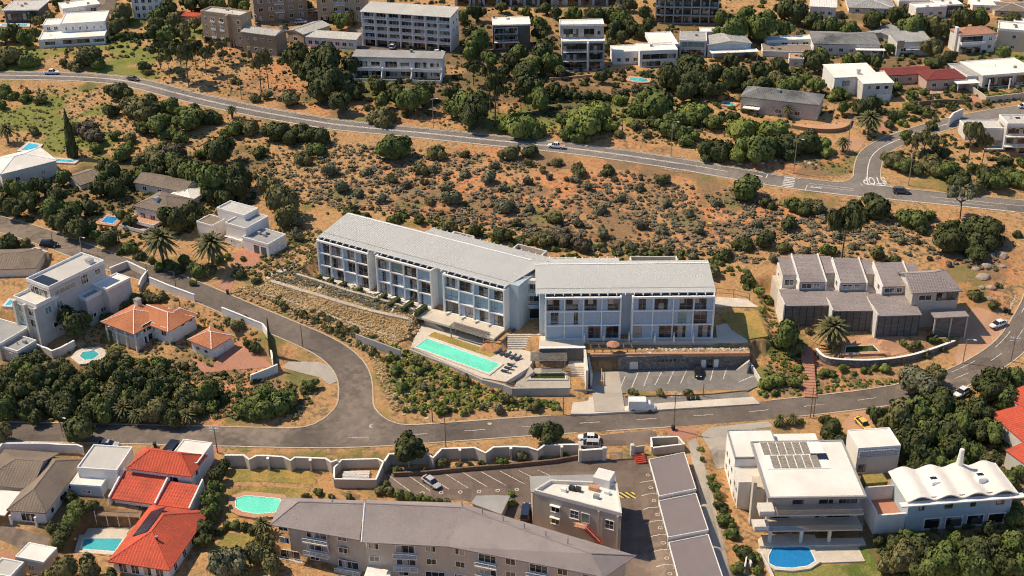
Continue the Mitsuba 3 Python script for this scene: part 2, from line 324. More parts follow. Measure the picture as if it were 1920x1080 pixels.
# ---------------- pieces of buildings ----------------
def quadsheet(mb, a, b, c, d, kind, pitch=.36):
    """a roof plane: eave a-b, ridge d-c; tiles are laid in lapped courses, sheets carry ribs"""
    a, b, c, d = [np.array(x, float) for x in (a, b, c, d)]
    n = np.cross(b - a, d - a if np.linalg.norm(d - a) > .01 else c - a); n /= np.linalg.norm(n); n = n if n[2] > 0 else -n
    L = (np.linalg.norm(d - a) + np.linalg.norm(c - b)) / 2
    if kind == 'shingle':
        k = max(2, int(L / .45)); up = n * .035
        for i in range(k):
            s, t = i / k, (i + 1) / k; l0, r0, l1, r1 = a + (d - a) * s, b + (c - b) * s, a + (d - a) * t, b + (c - b) * t
            mb.quad(l0 + up, r0 + up, r1 + n * .005, l1 + n * .005); mb.quad(l0, r0, r0 + up, l0 + up)
    if kind == 'tile':
        pitch *= 1.35; k = max(2, int(L / pitch)); up = n * .085; W = np.linalg.norm(b - a); e = (b - a) / W; g = np.cross(n, e); g = g if g @ (d - a) > 0 else -g
        for i in range(k):
            s, t = i / k, (i + 1) / k; l0, r0, l1, r1 = a + (d - a) * s, b + (c - b) * s, a + (d - a) * t, b + (c - b) * t; hr = (l1 - l0) @ g
            u0, u1 = (l0 - a) @ e, (r0 - a) @ e; us = np.arange(math.ceil(u0 / .3 + .01), math.floor(u1 / .3 - .01) + 1) * .3; us = np.concatenate([[u0], us, [u1]]); m_ = len(us); o = l0 - e * u0
            zz = .075 * (np.round(us / .3).astype(int) % 2); lo = o + us[:, None] * e + n * (.045 + zz)[:, None]; hi = o + us[:, None] * e + g * hr + n * (zz + .004)[:, None]; dn = o + us[:, None] * e; ix = np.arange(m_ - 1)
            mb.add(np.vstack([lo, hi, dn]), np.vstack([np.stack([ix, ix + 1, m_ + ix + 1], 1), np.stack([ix, m_ + ix + 1, m_ + ix], 1), np.stack([2 * m_ + ix, 2 * m_ + ix + 1, ix + 1], 1), np.stack([2 * m_ + ix, ix + 1, ix], 1)]))
    elif kind == 'seam':
        W = np.linalg.norm(b - a); e = (b - a) / W; k = max(2, int(W / pitch))
        for i in range(k + 1):
            s = i / k; p0, p1 = a + (b - a) * s, d + (c - d) * s; o = e * .045
            mb.hexa([p0 - o, p0 + o, p1 + o, p1 - o, p0 - o + n * .05, p0 + o + n * .05, p1 + o + n * .05, p1 - o + n * .05])
def planes(t, P, m, kind, pitch=.36, thick=.16, name='roof', caps=None):
    """a roof from planes (a, b, c, d), closed below; returns its key"""
    mb = MB(); dn = np.array([0, 0, -thick])
    for a, b, c, d in P:
        q = [np.array(x, float) for x in (a, b, c, d)]; mb.hexa([x + dn for x in q] + q)
    k = part(t, name, mb.mesh(), m)
    if kind in ('tile', 'seam', 'shingle'):
        tb = MB()
        for q in P: quadsheet(tb, *q, kind, pitch)
        part(k, 'seams' if kind == 'seam' else 'tile_courses', tb.mesh(), m, stuff=True)
    if caps is not None:
        for l in [q for q in caps[0] if np.linalg.norm(np.array(q[0]) - q[1]) > .05]: part(k, 'ridge_cap', MB().tube(np.array(l) + [0, 0, .03], .13, 5).mesh(), caps[1])
    return k
class B:
    """a building on the land: base = pixel of a visible base corner, top = pixel row of its eave there, dir = two pixels along the eave"""
    def __init__(s, name, label, cat, base, top, dir, z=None, h=None, group=None, zoff=0.0):
        s.t = thing(name, label, cat, group) if label else name
        if z is None: P = G(*base); P[2] += zoff
        else: P = onz(*base, z)
        s.h = height_to(P, top) if h is None else h
        a, b = onz(*dir[0], P[2] + s.h), onz(*dir[1], P[2] + s.h)
        s.f = Fr(P, e1=b - a); s.z0 = P[2]
    def rect(s, px, z=None):
        z = s.h if z is None else z
        L = np.array([s.f.loc(onz(*p, s.z0 + z)) for p in px]); return (L[:, 0].min(), L[:, 0].max(), L[:, 1].min(), L[:, 1].max())
    def xy(s, px, py, z=None): return s.f.loc(onz(px, py, s.z0 + (s.h if z is None else z)))
    def pad(s, r, off=0.0, blend=3.0, grow=1.0): x0, x1, y0, y1 = r; pad(s.f.pts([(x0, y0, 0), (x1, y0, 0), (x1, y1, 0), (x0, y1, 0)]), s.z0, blend, off, grow)
    def walls(s, r, z0, z1, m, name='wall', padit=True):
        if padit: s.pad(r)
        return part(s.t, name, s.f.bx(*r, z0, z1), 'wall_' + m)
    def box(s, name, x0, x1, y0, y1, z0, z1, m, **k): return part(s.t, name, s.f.bx(x0, x1, y0, y1, z0, z1), m, **k)
    def flat(s, r, z, m='roof_white', ov=.0, th=.25, par=.0, pm='trim_white', pw=.22, name='roof'):
        x0, x1, y0, y1 = r; k = part(s.t, name, s.f.bx(x0 - ov, x1 + ov, y0 - ov, y1 + ov, z, z + th), m)
        if par:
            mb = MB(); a, b, c, d, t = x0 - ov - .01, x1 + ov + .01, y0 - ov - .01, y1 + ov + .01, z + th + par
            for q in ((a, b, c, c + pw), (a, b, d - pw, d), (a, a + pw, c + pw, d - pw), (b - pw, b, c + pw, d - pw)): s.f.box(mb, *q, z - .02, t)
            part(k, 'parapet', mb.mesh(), pm)
        return k
    def hip(s, r, z, rh, m, kind='tile', ov=.5, axis=None, cut=1.0, cap=None, pitch=.36, hipl=True, hipr=True, name='roof'):
        x0, x1, y0, y1 = r[0] - ov, r[1] + ov, r[2] - ov, r[3] + ov; w, d = x1 - x0, y1 - y0; P = s.f.p
        ax = axis or ('x' if w >= d else 'y')
        if ax == 'x':
            i = min(d / 2 * cut, w / 2); yc = (y0 + y1) / 2; R0, R1 = P(x0 + (i if hipl else 0), yc, z + rh), P(x1 - (i if hipr else 0), yc, z + rh)
            A, Bq, C, D = P(x0, y0, z), P(x1, y0, z), P(x1, y1, z), P(x0, y1, z)
            q = [(A, Bq, R1, R0), (C, D, R0, R1)] + ([(D, A, R0, R0)] if hipl else []) + ([(Bq, C, R1, R1)] if hipr else [])
            ends = [] if (hipl and hipr) else ([(A, D, R0)] if not hipl else []) + ([(Bq, C, R1)] if not hipr else [])
        else:
            i = min(w / 2 * cut, d / 2); xc = (x0 + x1) / 2; R0, R1 = P(xc, y0 + (i if hipl else 0), z + rh), P(xc, y1 - (i if hipr else 0), z + rh)
            A, Bq, C, D = P(x0, y0, z), P(x1, y0, z), P(x1, y1, z), P(x0, y1, z)
            q = [(D, A, R0, R1), (Bq, C, R1, R0)] + ([(A, Bq, R0, R0)] if hipl else []) + ([(C, D, R1, R1)] if hipr else [])
            ends = [] if (hipl and hipr) else ([(A, Bq, R0)] if not hipl else []) + ([(C, D, R1)] if not hipr else [])
        caps = None
        if cap: caps = ([[R0, R1]] + [[a, b] for a, b in ((A, R0), (D if ax == 'x' else Bq, R0)) if hipl] + [[a, b] for a, b in ((Bq if ax == 'x' else D, R1), (C, R1)) if hipr], cap)
        k = planes(s.t, q, m, kind, pitch, caps=caps, name=name)
        if ends:
            mb = MB(); dn = np.array([0, 0, -.3])
            for a, b, c in ends:
                cen = s.f.p((x0 + x1) / 2, (y0 + y1) / 2, z); inw = (cen - (a + b) / 2); inw[2] = 0; inw = inw / np.linalg.norm(inw)
                a2, b2, c2 = [x + inw * ov + np.array([0, 0, -.12]) for x in (a, b, c)]; mb.tri(a2, b2, c2)
            part(s.t, 'gable', mb.mesh(), 'wall_offwhite')
        return k
    def mono(s, r, zf, zb, m, kind='flat', ov=.3, pitch=.6, axis='y', name='roof'):
        x0, x1, y0, y1 = r[0] - ov, r[1] + ov, r[2] - ov, r[3] + ov; P = s.f.p
        if axis == 'y': q = (P(x0, y0, zf), P(x1, y0, zf), P(x1, y1, zb), P(x0, y1, zb))
        else: q = (P(x0, y1, zf), P(x0, y0, zf), P(x1, y0, zb), P(x1, y1, zb))
        return planes(s.t, [q], m, kind, pitch, name=name)
    def face(s, r, fc):
        x0, x1, y0, y1 = r
        return {'f': (lambda u, n, v: s.f.p(x0 + u, y0 - n, v), x1 - x0), 'b': (lambda u, n, v: s.f.p(x1 - u, y1 + n, v), x1 - x0),
                'r': (lambda u, n, v: s.f.p(x1 + n, y0 + u, v), y1 - y0), 'l': (lambda u, n, v: s.f.p(x0 - n, y1 - u, v), y1 - y0)}[fc]
    def win(s, r, fc, u, v, w, h, frame='trim_white', pane='glass_dark', n=1, m=1, name='window', fw=.09, deep=.07, sill=False):
        q, _ = s.face(r, fc); mb = MB()
        def bar(a, b, c, d, o=0.0): mb.hexa([q(a, -.05, c), q(b, -.05, c), q(b, deep + o, c), q(a, deep + o, c), q(a, -.05, d), q(b, -.05, d), q(b, deep + o, d), q(a, deep + o, d)])
        bar(u, u + w, v, v + fw); bar(u, u + w, v + h - fw, v + h); bar(u, u + fw, v + fw, v + h - fw); bar(u + w - fw, u + w, v + fw, v + h - fw)
        for i in range(1, n): bar(u + w * i / n - .03, u + w * i / n + .03, v + fw, v + h - fw)
        for i in range(1, m): bar(u + fw, u + w - fw, v + h * i / m - .025, v + h * i / m + .025, -.01)
        if sill: bar(u - .1, u + w + .1, v - .1, v, .1)
        k = part(s.t, name, mb.mesh(), frame)
        part(k, 'pane', MB().quad(q(u + .02, .02, v + .02), q(u + w - .02, .02, v + .02), q(u + w - .02, .02, v + h - .02), q(u + .02, .02, v + h - .02)).mesh(), pane); return k
    def wins(s, r, fc, rows, num, w, h, u0=None, u1=None, **k):
        _, L = s.face(r, fc); a = .6 if u0 is None else u0; b = L - .6 if u1 is None else u1; st = (b - a) / num
        for v in rows:
            for i in range(num): s.win(r, fc, a + st * (i + .5) - min(w, st - .1) / 2, v, min(w, st - .1), h, **k)
    def balcony(s, r, fc, u, v, w, d=1.4, rail='trim_white', slab='trim_white', solid=False, glass=None, hgt=1.0):
        q, _ = s.face(r, fc); mb = MB()
        mb.hexa([q(u, 0, v - .2), q(u + w, 0, v - .2), q(u + w, d, v - .2), q(u, d, v - .2), q(u, 0, v), q(u + w, 0, v), q(u + w, d, v), q(u, d, v)])
        k = part(s.t, 'balcony', mb.mesh(), slab)
        if glass:
            g = MB(); g.quad(q(u, d - .03, v), q(u + w, d - .03, v), q(u + w, d - .03, v + hgt), q(u, d - .03, v + hgt)); part(k, 'glass_panel', g.mesh(), glass)
        rb = MB(); 
        def bar(a, b, n0, n1, c, e): rb.hexa([q(a, n0, c), q(b, n0, c), q(b, n1, c), q(a, n1, c), q(a, n0, e), q(b, n0, e), q(b, n1, e), q(a, n1, e)])
        if solid: bar(u, u + w, d - .12, d + .01, v - .21, v + hgt); bar(u - .01, u + .1, 0, d - .12, v, v + hgt - .01); bar(u + w - .1, u + w + .01, 0, d - .12, v, v + hgt - .01)
        else:
            bar(u, u + w, d - .08, d - .01, v + hgt - .07, v + hgt); bar(u, u + w, d - .07, d - .02, v + hgt * .5, v + hgt * .5 + .04)
            for i in range(int(w / 1.2) + 1): a = u + (w - .06) * i / max(1, int(w / 1.2)); bar(a, a + .06, d - .08, d - .02, v, v + hgt - .07)
        part(k, 'railing', rb.mesh(), rail); return k
    def posts(s, xs, y, z0, z1, w=.25, m='trim_white', name='post'):
        for x in xs: part(s.t, name, s.f.bx(x - w / 2, x + w / 2, y - w / 2, y + w / 2, z0, z1), m)
    def chimney(s, x, y, z, w=.9, h=1.4, m='wall_offwhite'):
        k = part(s.t, 'chimney', s.f.bx(x - w / 2, x + w / 2, y - w / 2, y + w / 2, z - 1.5, z + h), m)
        part(k, 'cap', s.f.bx(x - w / 2 - .1, x + w / 2 + .1, y - w / 2 - .1, y + w / 2 + .1, z + h, z + h + .12), 'trim_grey')
def pxz(pts, z): return sg.Polygon([onz(*p, z)[:2] for p in pts]).buffer(0)
def slab(name, pts, z, th, m, label=None, parent=None, padland=True, poly=None):
    """a level platform traced at height z; kind structure unless parent"""
    P = pxz(pts, z) if poly is None else poly
    if padland: pad(list(P.exterior.coords), z - .25, 1.5, grow=.3)
    me = MB().prism(P, z - th, z).mesh()
    return part(parent, name, me, m) if parent else struct(name, me, m, label=label)
def wall_px(name, label, pts, z0, h, m, w=.25, cap=None, follow=True, cat='wall', group=None, z=None):
    """a wall along pixels of its foot on the land (or at height z)"""
    P = GS(pts) if z is None else np.array([onz(*p, z) for p in pts])
    k = thing(name, label, cat, group)
    WALLS.append((k, P, w, h, z0, m, cap, z is None)); return k
WALLS = []
def finish_walls():
    for k, P, w, h, z0, m, cap, fol in WALLS:
        part(k, 'body', rail_along(P, w, h, z0, follow=fol), m)
        if cap: part(k, 'coping', rail_along(P, w + .12, .12, z0 + h, follow=fol) if not fol else rail_along(P, w + .12, -.18, z0 + h + .3, follow=True), cap)
# ---------------- the hotel in the middle ----------------
def boxface(b, x0, x1, h, pat, st=3.4, y0=0.0, label=None):
    """a projecting frame of three storeys by four bays: fins, slabs, blue panels and dark glazing"""
    t, f = b.t, b.f; n = len(pat[0]); cw = (x1 - x0) / n; key = part(t, 'facade_frame', None or (lambda mb: (f.box(mb, x0 - .18, x0 + .14, y0 - .25, y0 + 2.4, -1, h), f.box(mb, x1 - .14, x1 + .18, y0 - .25, y0 + 2.4, -1, h), f.box(mb, x0 + .14, x1 - .14, y0 - .25, y0 + .25, h - .42, h),
        [f.box(mb, x0 + cw * i - .1, x0 + cw * i + .1, y0 - .16, y0 + .3, 0, h - .42) for i in range(1, n)], [f.box(mb, x0 + .14, x1 - .14, y0 - .13, y0 + .34, z - .15, z + .12) for z in (0.02, h / 3, 2 * h / 3)]) and mb.mesh())(MB()), 'trim_white')
    sh = h / 3
    for r in range(3):
        for c in range(n):
            u0, u1, kind = pat[r][c]; X0, X1, Z0, Z1 = x0 + cw * c + .1, x0 + cw * (c + 1) - .1, h - sh * (r + 1) + .12, h - sh * r - .15 - (.27 if r == 0 else 0)
            a, bb = X0 + (X1 - X0) * u0, X0 + (X1 - X0) * u1
            for p, q in ((X0, a), (bb, X1)):
                if q - p > .15:
                    k = max(1, round((q - p) / 1.1))
                    for i in range(k): part(t, 'panel', f.bx(p + (q - p) * i / k + .01, p + (q - p) * (i + 1) / k - .01, y0 + .30 + .02 * (i % 2), y0 + .42, Z0, Z1), 'panel_blue')
            if bb - a > .1:
                w = part(t, 'window', (lambda mb: (f.box(mb, a, a + .06, y0 + .3, y0 + .5, Z0, Z1), f.box(mb, bb - .06, bb, y0 + .3, y0 + .5, Z0, Z1), f.box(mb, (a + bb) / 2 - .03, (a + bb) / 2 + .03, y0 + .34, y0 + .5, Z0, Z1), f.box(mb, a + .06, bb - .06, y0 + .31, y0 + .5, Z0 + .95, Z0 + 1.0)) and mb.mesh())(MB()), 'trim_grey')
                part(w, 'pane', MB().quad(f.p(a, y0 + .45, Z0), f.p(bb, y0 + .45, Z0), f.p(bb, y0 + .45, Z1), f.p(a, y0 + .45, Z1)).mesh(), kind)
    part(t, 'core', f.bx(x0 + .14, x1 - .14, y0 + .5, y0 + 2.5, -1, h - .45), 'wall_bluegrey')
    part(t, 'louvre', f.bx(x0 + .2, x1 - .2, y0 + .26, y0 + 1.25, h - .4, h - .3), 'trim_dark')
    sl = MB()
    for i in range(4): f.box(sl, x0 + .2, x1 - .2, y0 + .32 + .24 * i, y0 + .40 + .24 * i, h - .3, h - .18)
    part(t, 'louvre_slats', sl.mesh(), 'trim_dark', stuff=True)
Dk, Gn, Pn = 'glass_dark', 'glass_green', 'panel_blue'
def e_(u0=0, u1=0, k=Dk): return (u0, u1, k)
def hotel_roof(b, x0, x1, ye, yr, yb, ze, zr, zb, xb0, xb1, yb2, zb2):
    P = b.f.p
    planes(b.t, [(P(x0, ye, ze), P(x1, ye, ze), P(x1, yr, zr), P(x0, yr, zr)), (P(xb1, yb, zb), P(xb0, yb, zb), P(xb0, yr, zr), P(xb1, yr, zr))], 'roof_hotel', 'seam', .62, .22)
    rid = MB(); b.f.box(rid, x0, x1, yr - .2, yr + .2, zr + .02, zr + .12); part(b.t, 'ridge_cap', rid.mesh(), 'trim_white')
    n = int((x1 - x0) / 1.9); rf = []
    for i in range(n + 1):
        x = x0 + .2 + (x1 - x0 - .5) * i / n; part(b.t, 'rafter', b.f.bx(x - .09, x + .09, ye - .75, ye + .3, ze - .42, ze - .16), 'trim_white'); 
    for i in range(int((xb1 - xb0) / 1.9) + 1):
        x = xb0 + .2 + 1.9 * i; part(b.t, 'rafter', b.f.bx(x - .09, x + .09, yb - .1, yb + .5, zb - .12, zb + .05), 'trim_white')
    g = MB(); b.f.box(g, x0, x1, ye - .12, ye - .001, ze - .2, ze + .03); part(b.t, 'gutter', g.mesh(), 'trim_white')
    sn = MB(); s = 1.6 / (yr - ye); p = [P(x0 + .2, ye + 1.6, ze + (zr - ze) * s + .1), P(x1 - .2, ye + 1.6, ze + (zr - ze) * s + .1)]; part(b.t, 'snow_rail', sn.tube(p, .04, 4).mesh(), 'trim_grey')
roofmat('roof_hotel', (.49, .50, .485), (.44, .45, .44), .35, rough=.6)
ZT = 11.3
HR = B('hotel_wing', 'white three storey hotel wing facing the car park, with a pale ribbed metal roof', 'hotel', (1335, 634), 552, ((1022, 561), (1335, 558)), z=ZT, h=10.7)
HL = B('hotel_wing', 'long white three storey hotel wing running back to the left above planted terraces', 'hotel', (951, 618), 545, ((833, 512), (948, 543)), z=ZT, h=None)
def lightwell(b, x0, x1, y0, y1, z0, z1):
    k = b.box('light_well', x0 + .3, x1 - .3, y0 + .3, y1 - .3, z0, z1 - .9, 'roof_brown'); m = MB(); [b.f.box(m, *q, z0, z1) for q in ((x0, x1, y0, y0 + .3), (x0, x1, y1 - .3, y1), (x0, x0 + .3, y0 + .3, y1 - .3), (x1 - .3, x1, y0 + .3, y1 - .3))]; part(k, 'rim', m.mesh(), 'wall_offwhite')
def hotel():
    b = HR; h = b.h; b.pad((-39, 1, -1, 17), -.1, 2.5)
    part(b.t, 'wall', b.f.bx(-38.4, -.9, 2.4, 16, -1, h + .3), 'wall_bluegrey')
    boxface(b, -37.0, -20.6, h, [[e_(.03, .75), e_(.05, .75), e_(.05, .75), e_(.3, .97)], [e_(.25, .7), e_(.5, .75), e_(), e_()], [e_(), e_(), e_(.28, .97), e_(.25, .95)]])
    boxface(b, -17.9, -.1, h, [[e_(.27, .66), e_(.06, .75), e_(.3, .98), e_(.05, .65)], [e_(), e_(), e_(.25, .7, Gn), e_(0.02, .72)], [e_(.02, .5), e_(.35, .98), e_(.0, .7), e_(.3, .95)]])
    hotel_roof(b, -39.2, .2, 1.0, 12.2, 16.4, h + .55, h + 1.9, h + 1.3, -36, -20, 15, h + 1.6)
    P = b.f.p; planes(b.t, [(P(-36, 12.2, h + 1.9), P(-39.2, 12.2, h + 1.9), P(-39.2, 14, h + 1.65), P(-36, 14, h + 1.65)), (P(.2, 14.2, h + 1.65), P(-20, 14.2, h + 1.65), P(-20, 12.2, h + 1.9), P(.2, 12.2, h + 1.9))], 'roof_hotel', 'seam', .62, .22)
    part(b.t, 'side_wall', b.f.bx(-.9, -.5, 2.5, 14, -1, h + .2), 'wall_white')
    b.wins((-38.4, -.5, 2.4, 16), 'r', (1.0, 4.6, 8), 3, 1.4, 1.5, frame='trim_grey')
    for x0, x1 in ((-35.5, -29.5), (-17, -6)): lightwell(b, x0, x1, 18.0, 20.5, 8, h - .4)
    b = HL; h = b.h; P = b.f.p; b.pad((-54, 0, -1, 17), -.1, 2.5)
    part(b.t, 'wall', b.f.bx(-53.2, -.8, 2.4, 15.6, -1, h + .5), 'wall_bluegrey')
    part(b.t, 'gable_wall', b.f.bx(-.8, 1.9, 2.0, 12.5, -1, h + .7), 'wall_bluegrey')
    boxface(b, -16.9, -.7, h, [[e_(.12, .75), e_(0, .78), e_(.3, .95), e_(.3, .97)], [e_(.0, .9, Pn), e_(), e_(.05, .4, Pn), e_(.1, .5, Pn)], [e_(.0, .98), e_(.35, .98), e_(.3, .98), e_(.25, .98)]])
    boxface(b, -35.9, -20.4, h, [[e_(.03, .7), e_(.05, .98, Gn), e_(.0, .98), e_()], [e_(.3, .6), e_(.1, .45), e_(.35, .98), e_(.2, .98)], [e_(.1, .6), e_(.15, .4), e_(.3, .95), e_(.15, .3)]])
    boxface(b, -53.6, -38.4, h, [[e_(.35, .98), e_(.05, .75), e_(.3, .9), e_(.4, .98)], [e_(.35, .98), e_(.0, .7), e_(.3, .98), e_(.1, .85)], [e_(.4, .8), e_(.35, .95), e_(), e_(.3, .98)]])
    b.wins((-53.6, -38.4, 0, 2.4), 'r', (1.0, 4.2, 7), 1, 1.2, 2.0, frame='trim_grey'); b.wins((-35.9, -20.4, 0, 2.4), 'r', (1, 4.2, 7), 1, 1.2, 2, frame='trim_grey'); b.wins((-16.9, -.7, 0, 2.4), 'r', (4.2, 7), 1, 1.2, 2, frame='trim_grey')
    hotel_roof(b, -53.8, -.6, 1.0, 12.3, 16.8, h + .55, h + 2.0, h + 1.35, -31, 2.6, 15, h + 1.6)
    planes(b.t, [(P(-.6, 1.0, h + .55), P(-.59, 1.0, h + .55), P(2.6, 12.3, h + 2.0), P(-.6, 12.3, h + 2.0))], 'roof_hotel', 'flat', .6, .22)
    planes(b.t, [(P(-31, 13.2, h + 1.88), P(-53.8, 13.2, h + 1.88), P(-53.8, 12.3, h + 2.0), P(-31, 12.3, h + 2.0))], 'roof_hotel', 'flat', .6, .22)
    lightwell(b, -27, -21, 17.5, 20, 5, h + .2); lightwell(b, -9.5, -1.5, 18, 21.2, 5, h + .4)
    # the glazed stair tower between the wings
    t = thing('stair_tower', 'rounded stair tower with glazed curved balconies between the two hotel wings', 'tower')
    c = onz(988, 600, ZT); fr = Fr(c, e1=HR.f.e1); ang = np.radians(np.linspace(200, 340, 9)); ctr = np.array([1.5, 4.2])
    def ring(r): return [(ctr[0] + r * math.cos(a), ctr[1] + r * .85 * math.sin(a)) for a in ang]
    part(t, 'core', MB().prism(sg.Polygon([fr.p(x, y, 0)[:2] for x, y in ring(4.1) + [(6.5, 9), (-4.5, 9)]]).buffer(0), ZT - 1, ZT + 9.6).mesh(), 'wall_bluegrey')
    for i, z in enumerate((3.1, 6.3, 9.4)):
        P1 = sg.Polygon([fr.p(x, y, 0)[:2] for x, y in ring(5.2) + ring(3.9)[::-1]]).buffer(0)
        k = part(t, 'balcony', MB().prism(P1, ZT + z, ZT + z + .9).mesh(), 'trim_white' if i == 2 else 'panel_blue')
        for zz in (1.2, 1.5, 1.8): part(k, 'rail', MB().tube([fr.p(x, y, z + zz) for x, y in ring(5.15)], .045, 5).mesh(), 'trim_white')
        if i < 2:
            for x, y in ring(4.9): part(k, 'post', MB().tube([fr.p(x, y, z + .9), fr.p(x, y, z + 3.2)], .05, 5).mesh(), 'trim_grey')
    for i in range(8):
        (xa, ya), (xb, yb) = ring(4.16)[i], ring(4.16)[i + 1]
        for z in (.1, 3.9, 7.1):
            part(t, 'pane', MB().quad(fr.p(xa, ya, z), fr.p(xb, yb, z), fr.p(xb, yb, z + 2.4), fr.p(xa, ya, z + 2.4)).mesh(), 'glass_dark')
    part(t, 'flat_roof', MB().prism(sg.Polygon([fr.p(x, y, 0)[:2] for x, y in ring(4.6) + [(5.2, 7), (-4, 7)]]).buffer(0), ZT + 9.6, ZT + 9.85).mesh(), 'trim_dark')
hotel()
# ---------------- terraces of the hotel ----------------
ZD, ZP = 9.0, 6.9     # pool deck, car park
def watermat(name, c, rough=.06):
    def fn(p, n, uv):
        w = fbm(p.x * .25, p.y * .25, 1.0, 3); v1, v2, _ = voronoi(p.x * 1.3 + 1.2 * w, p.y * 1.3 - w); ca = 1 - smoothstep(.0, .16, v2 - v1)
        return mi.Color3f(*c) * (.80 + .34 * w + .16 * ca)  # pale caustic light lines are painted into the water colour
    mat(name, proc(fn), rough, spec=.5)
watermat('water_turquoise', (.17, .76, .56)); watermat('water_blue', (.02, .22, .52)); watermat('water_cyan', (.07, .42, .46)); watermat('water_green', (.045, .060, .018)); watermat('water_sky', (.06, .42, .62))
def pool(label, pts, z, water, edge='concrete_pale', rim=.7, group=None, smooth=False, deck=None, proud=.10):
    P = pxz(pts, z)
    if smooth: P = P.buffer(1.2).buffer(-2.2).buffer(1.0)
    k = thing('swimming_pool', label, 'pool', group); pad(list(P.buffer(rim).exterior.coords), z - .35, 1.5, grow=.4)
    part(k, 'coping', MB().prism(P.buffer(rim, join_style='mitre').difference(P), z - .5, z + proud).mesh(), edge)
    part(k, 'basin', MB().prism(P.difference(P.buffer(-.15)), z - .5, z + proud - .02).mesh(), 'trim_white')
    part(k, 'water', MB().prism(P.buffer(-.15), z - .5, z - .02).mesh(), water); return P
def steps(name, A, Bp, n, w, m, label=None, z0=None, z1=None):
    """a flight of n steps from A (foot) to B (head), world points"""
    A, Bp = np.array(A, float), np.array(Bp, float); d = (Bp - A)[:2]; L = np.linalg.norm(d); f = Fr(A, e1=np.array([d[1], -d[0]])); mb = MB()
    for i in range(n): f.box(mb, -w / 2, w / 2, L * i / n, L, -1.5 if i == 0 else (Bp[2] - A[2]) * i / n - .01, (Bp[2] - A[2]) * (i + 1) / n)
    return struct(name, mb.mesh(), m, label=label or 'flight of pale garden steps')
def terraces():
    slab('terrace', [(1094, 640), (1098, 636), (1400, 632), (1402, 640)], ZT, 1.0, 'concrete_pale', 'paved terrace below the hotel rooms')
    for i, x in enumerate((1094, 1130, 1178, 1226, 1262, 1298)):
        solo('terrace_divider', 'low white dividing wall between hotel room terraces, ' + ('leftmost', 'second from the left', 'third from the left', 'fourth from the left', 'fifth from the left', 'rightmost')[i], 'wall', MB().hexa([onz(*q, ZT) + [0, 0, z] for z in (-.3, 1.5) for q in ((x, 641), (x + 3, 641), (x + 3, 632), (x, 632))]).mesh(), 'trim_white', group='dividers of the room terraces')
    slab('planter_bed', [(1097, 663), (1100, 641), (1402, 640), (1406, 661)], ZT - .9, 1.2, 'ground', 'planted bed above the car park wall')
    slab('terrace_kerb', [(1097, 664.5), (1097, 661.5), (1406, 659), (1406, 662)], ZT - .55, .8, 'paving_orange', 'brick edge on top of the car park wall')
    k = thing('retaining_wall', 'dark stone retaining wall with small openings behind the hotel car park', 'wall')
    A, Bq = onz(1160, 695, ZP), onz(1404, 687, ZP); f = Fr(A, Bq); part(k, 'stonework', f.bx(-.2, f.L, 0, 2.5, -1, ZT - .95 - ZP), 'stone')
    for u, v, w, h, m in ((2.4, .3, 1.8, 1.9, 'wall_offwhite'), (18.2, .1, 1.0, 2.0, 'trim_white'), (19.5, .1, 1.2, 2.0, 'glass_dark'), (21.0, .1, 1.0, 2.0, 'trim_white')): part(k, 'door', f.bx(u, u + w, -.08, .05, v, v + h), m)
    for i in range(9): part(k, 'vent', f.bx(7.5 + i * .9, 8.1 + i * .9, -.05, .05, 1.9, 2.5), 'glass_dark')
    # the lower storey with the garage mouth, and the dark wall beside the wide stairs
    g = thing('garage', 'dark garage entrance under the terrace beside the ramp', 'garage'); A = onz(1106, 697, ZP); f = Fr(A, Bq)
    part(g, 'lintel', f.bx(-.3, 6.6, .6, 4.0, 2.5, ZT - .95 - ZP), 'wall_darkgrey'); part(g, 'opening', f.bx(0, 6.6, 1.6, 3.9, -.5, 2.5), 'glass_dark'); part(g, 'side_wall', f.bx(-.5, -.1, -6, 4, -1, ZT - .95 - ZP), 'wall_offwhite')  # a dark solid block stands for the shade inside the garage mouth
    part(g, 'gate', f.bx(.1, 6.4, 1.3, 1.4, 0, 1.0), 'metal_grey')
    slab('terrace', [(1010, 655), (1012, 630), (1095, 632), (1096, 648), (1097, 658)], ZT, .6, 'concrete_pale', 'terrace corner beside the wide stairs')
    dk = thing('retaining_wall', 'dark rendered wall under the terrace right of the wide stairs', 'wall')
    A, Bq2 = onz(1012, 660, ZT), onz(1097, 659, ZT); f = Fr(A, Bq2); part(dk, 'render', f.bx(0, f.L, -.1, .6, -5, .9), 'wall_darkgrey'); part(dk, 'coping', f.bx(-.05, f.L + .05, -.15, .65, .9, 1.02), 'trim_white'); part(dk, 'return', f.bx(f.L - .3, f.L + .2, -9, -.2, -5, .7), 'wall_offwhite')
    # pool deck
    slab('pool_deck', [(770, 651), (790, 604), (846, 616), (915, 633), (950, 648), (1012, 664), (1003, 672), (990, 690), (948, 716), (905, 708)], ZD, 3.2, 'concrete_pale', 'pale paved deck round the long hotel pool')
    pool('long turquoise hotel lap pool on the pale deck', [(778, 651), (801, 634), (940, 683), (917, 701)], ZD + .12, 'water_turquoise', 'concrete_pale', .45)
    struct('gravel_strip', MB().prism(pxz([(803, 630), (814, 622), (934, 662), (920, 670)], ZD), ZD - .1, ZD + .03).mesh(), 'lawn_dry', label='golden gravel strip behind the hotel pool')
    rw = wall_px('retaining_wall', 'long concrete retaining wall below the hotel pool', [(768, 655), (800, 668), (845, 685), (905, 713), (955, 735), (1000, 742)], 0, 0, 'wall_grey', .4, z=ZD); WALLS.pop()
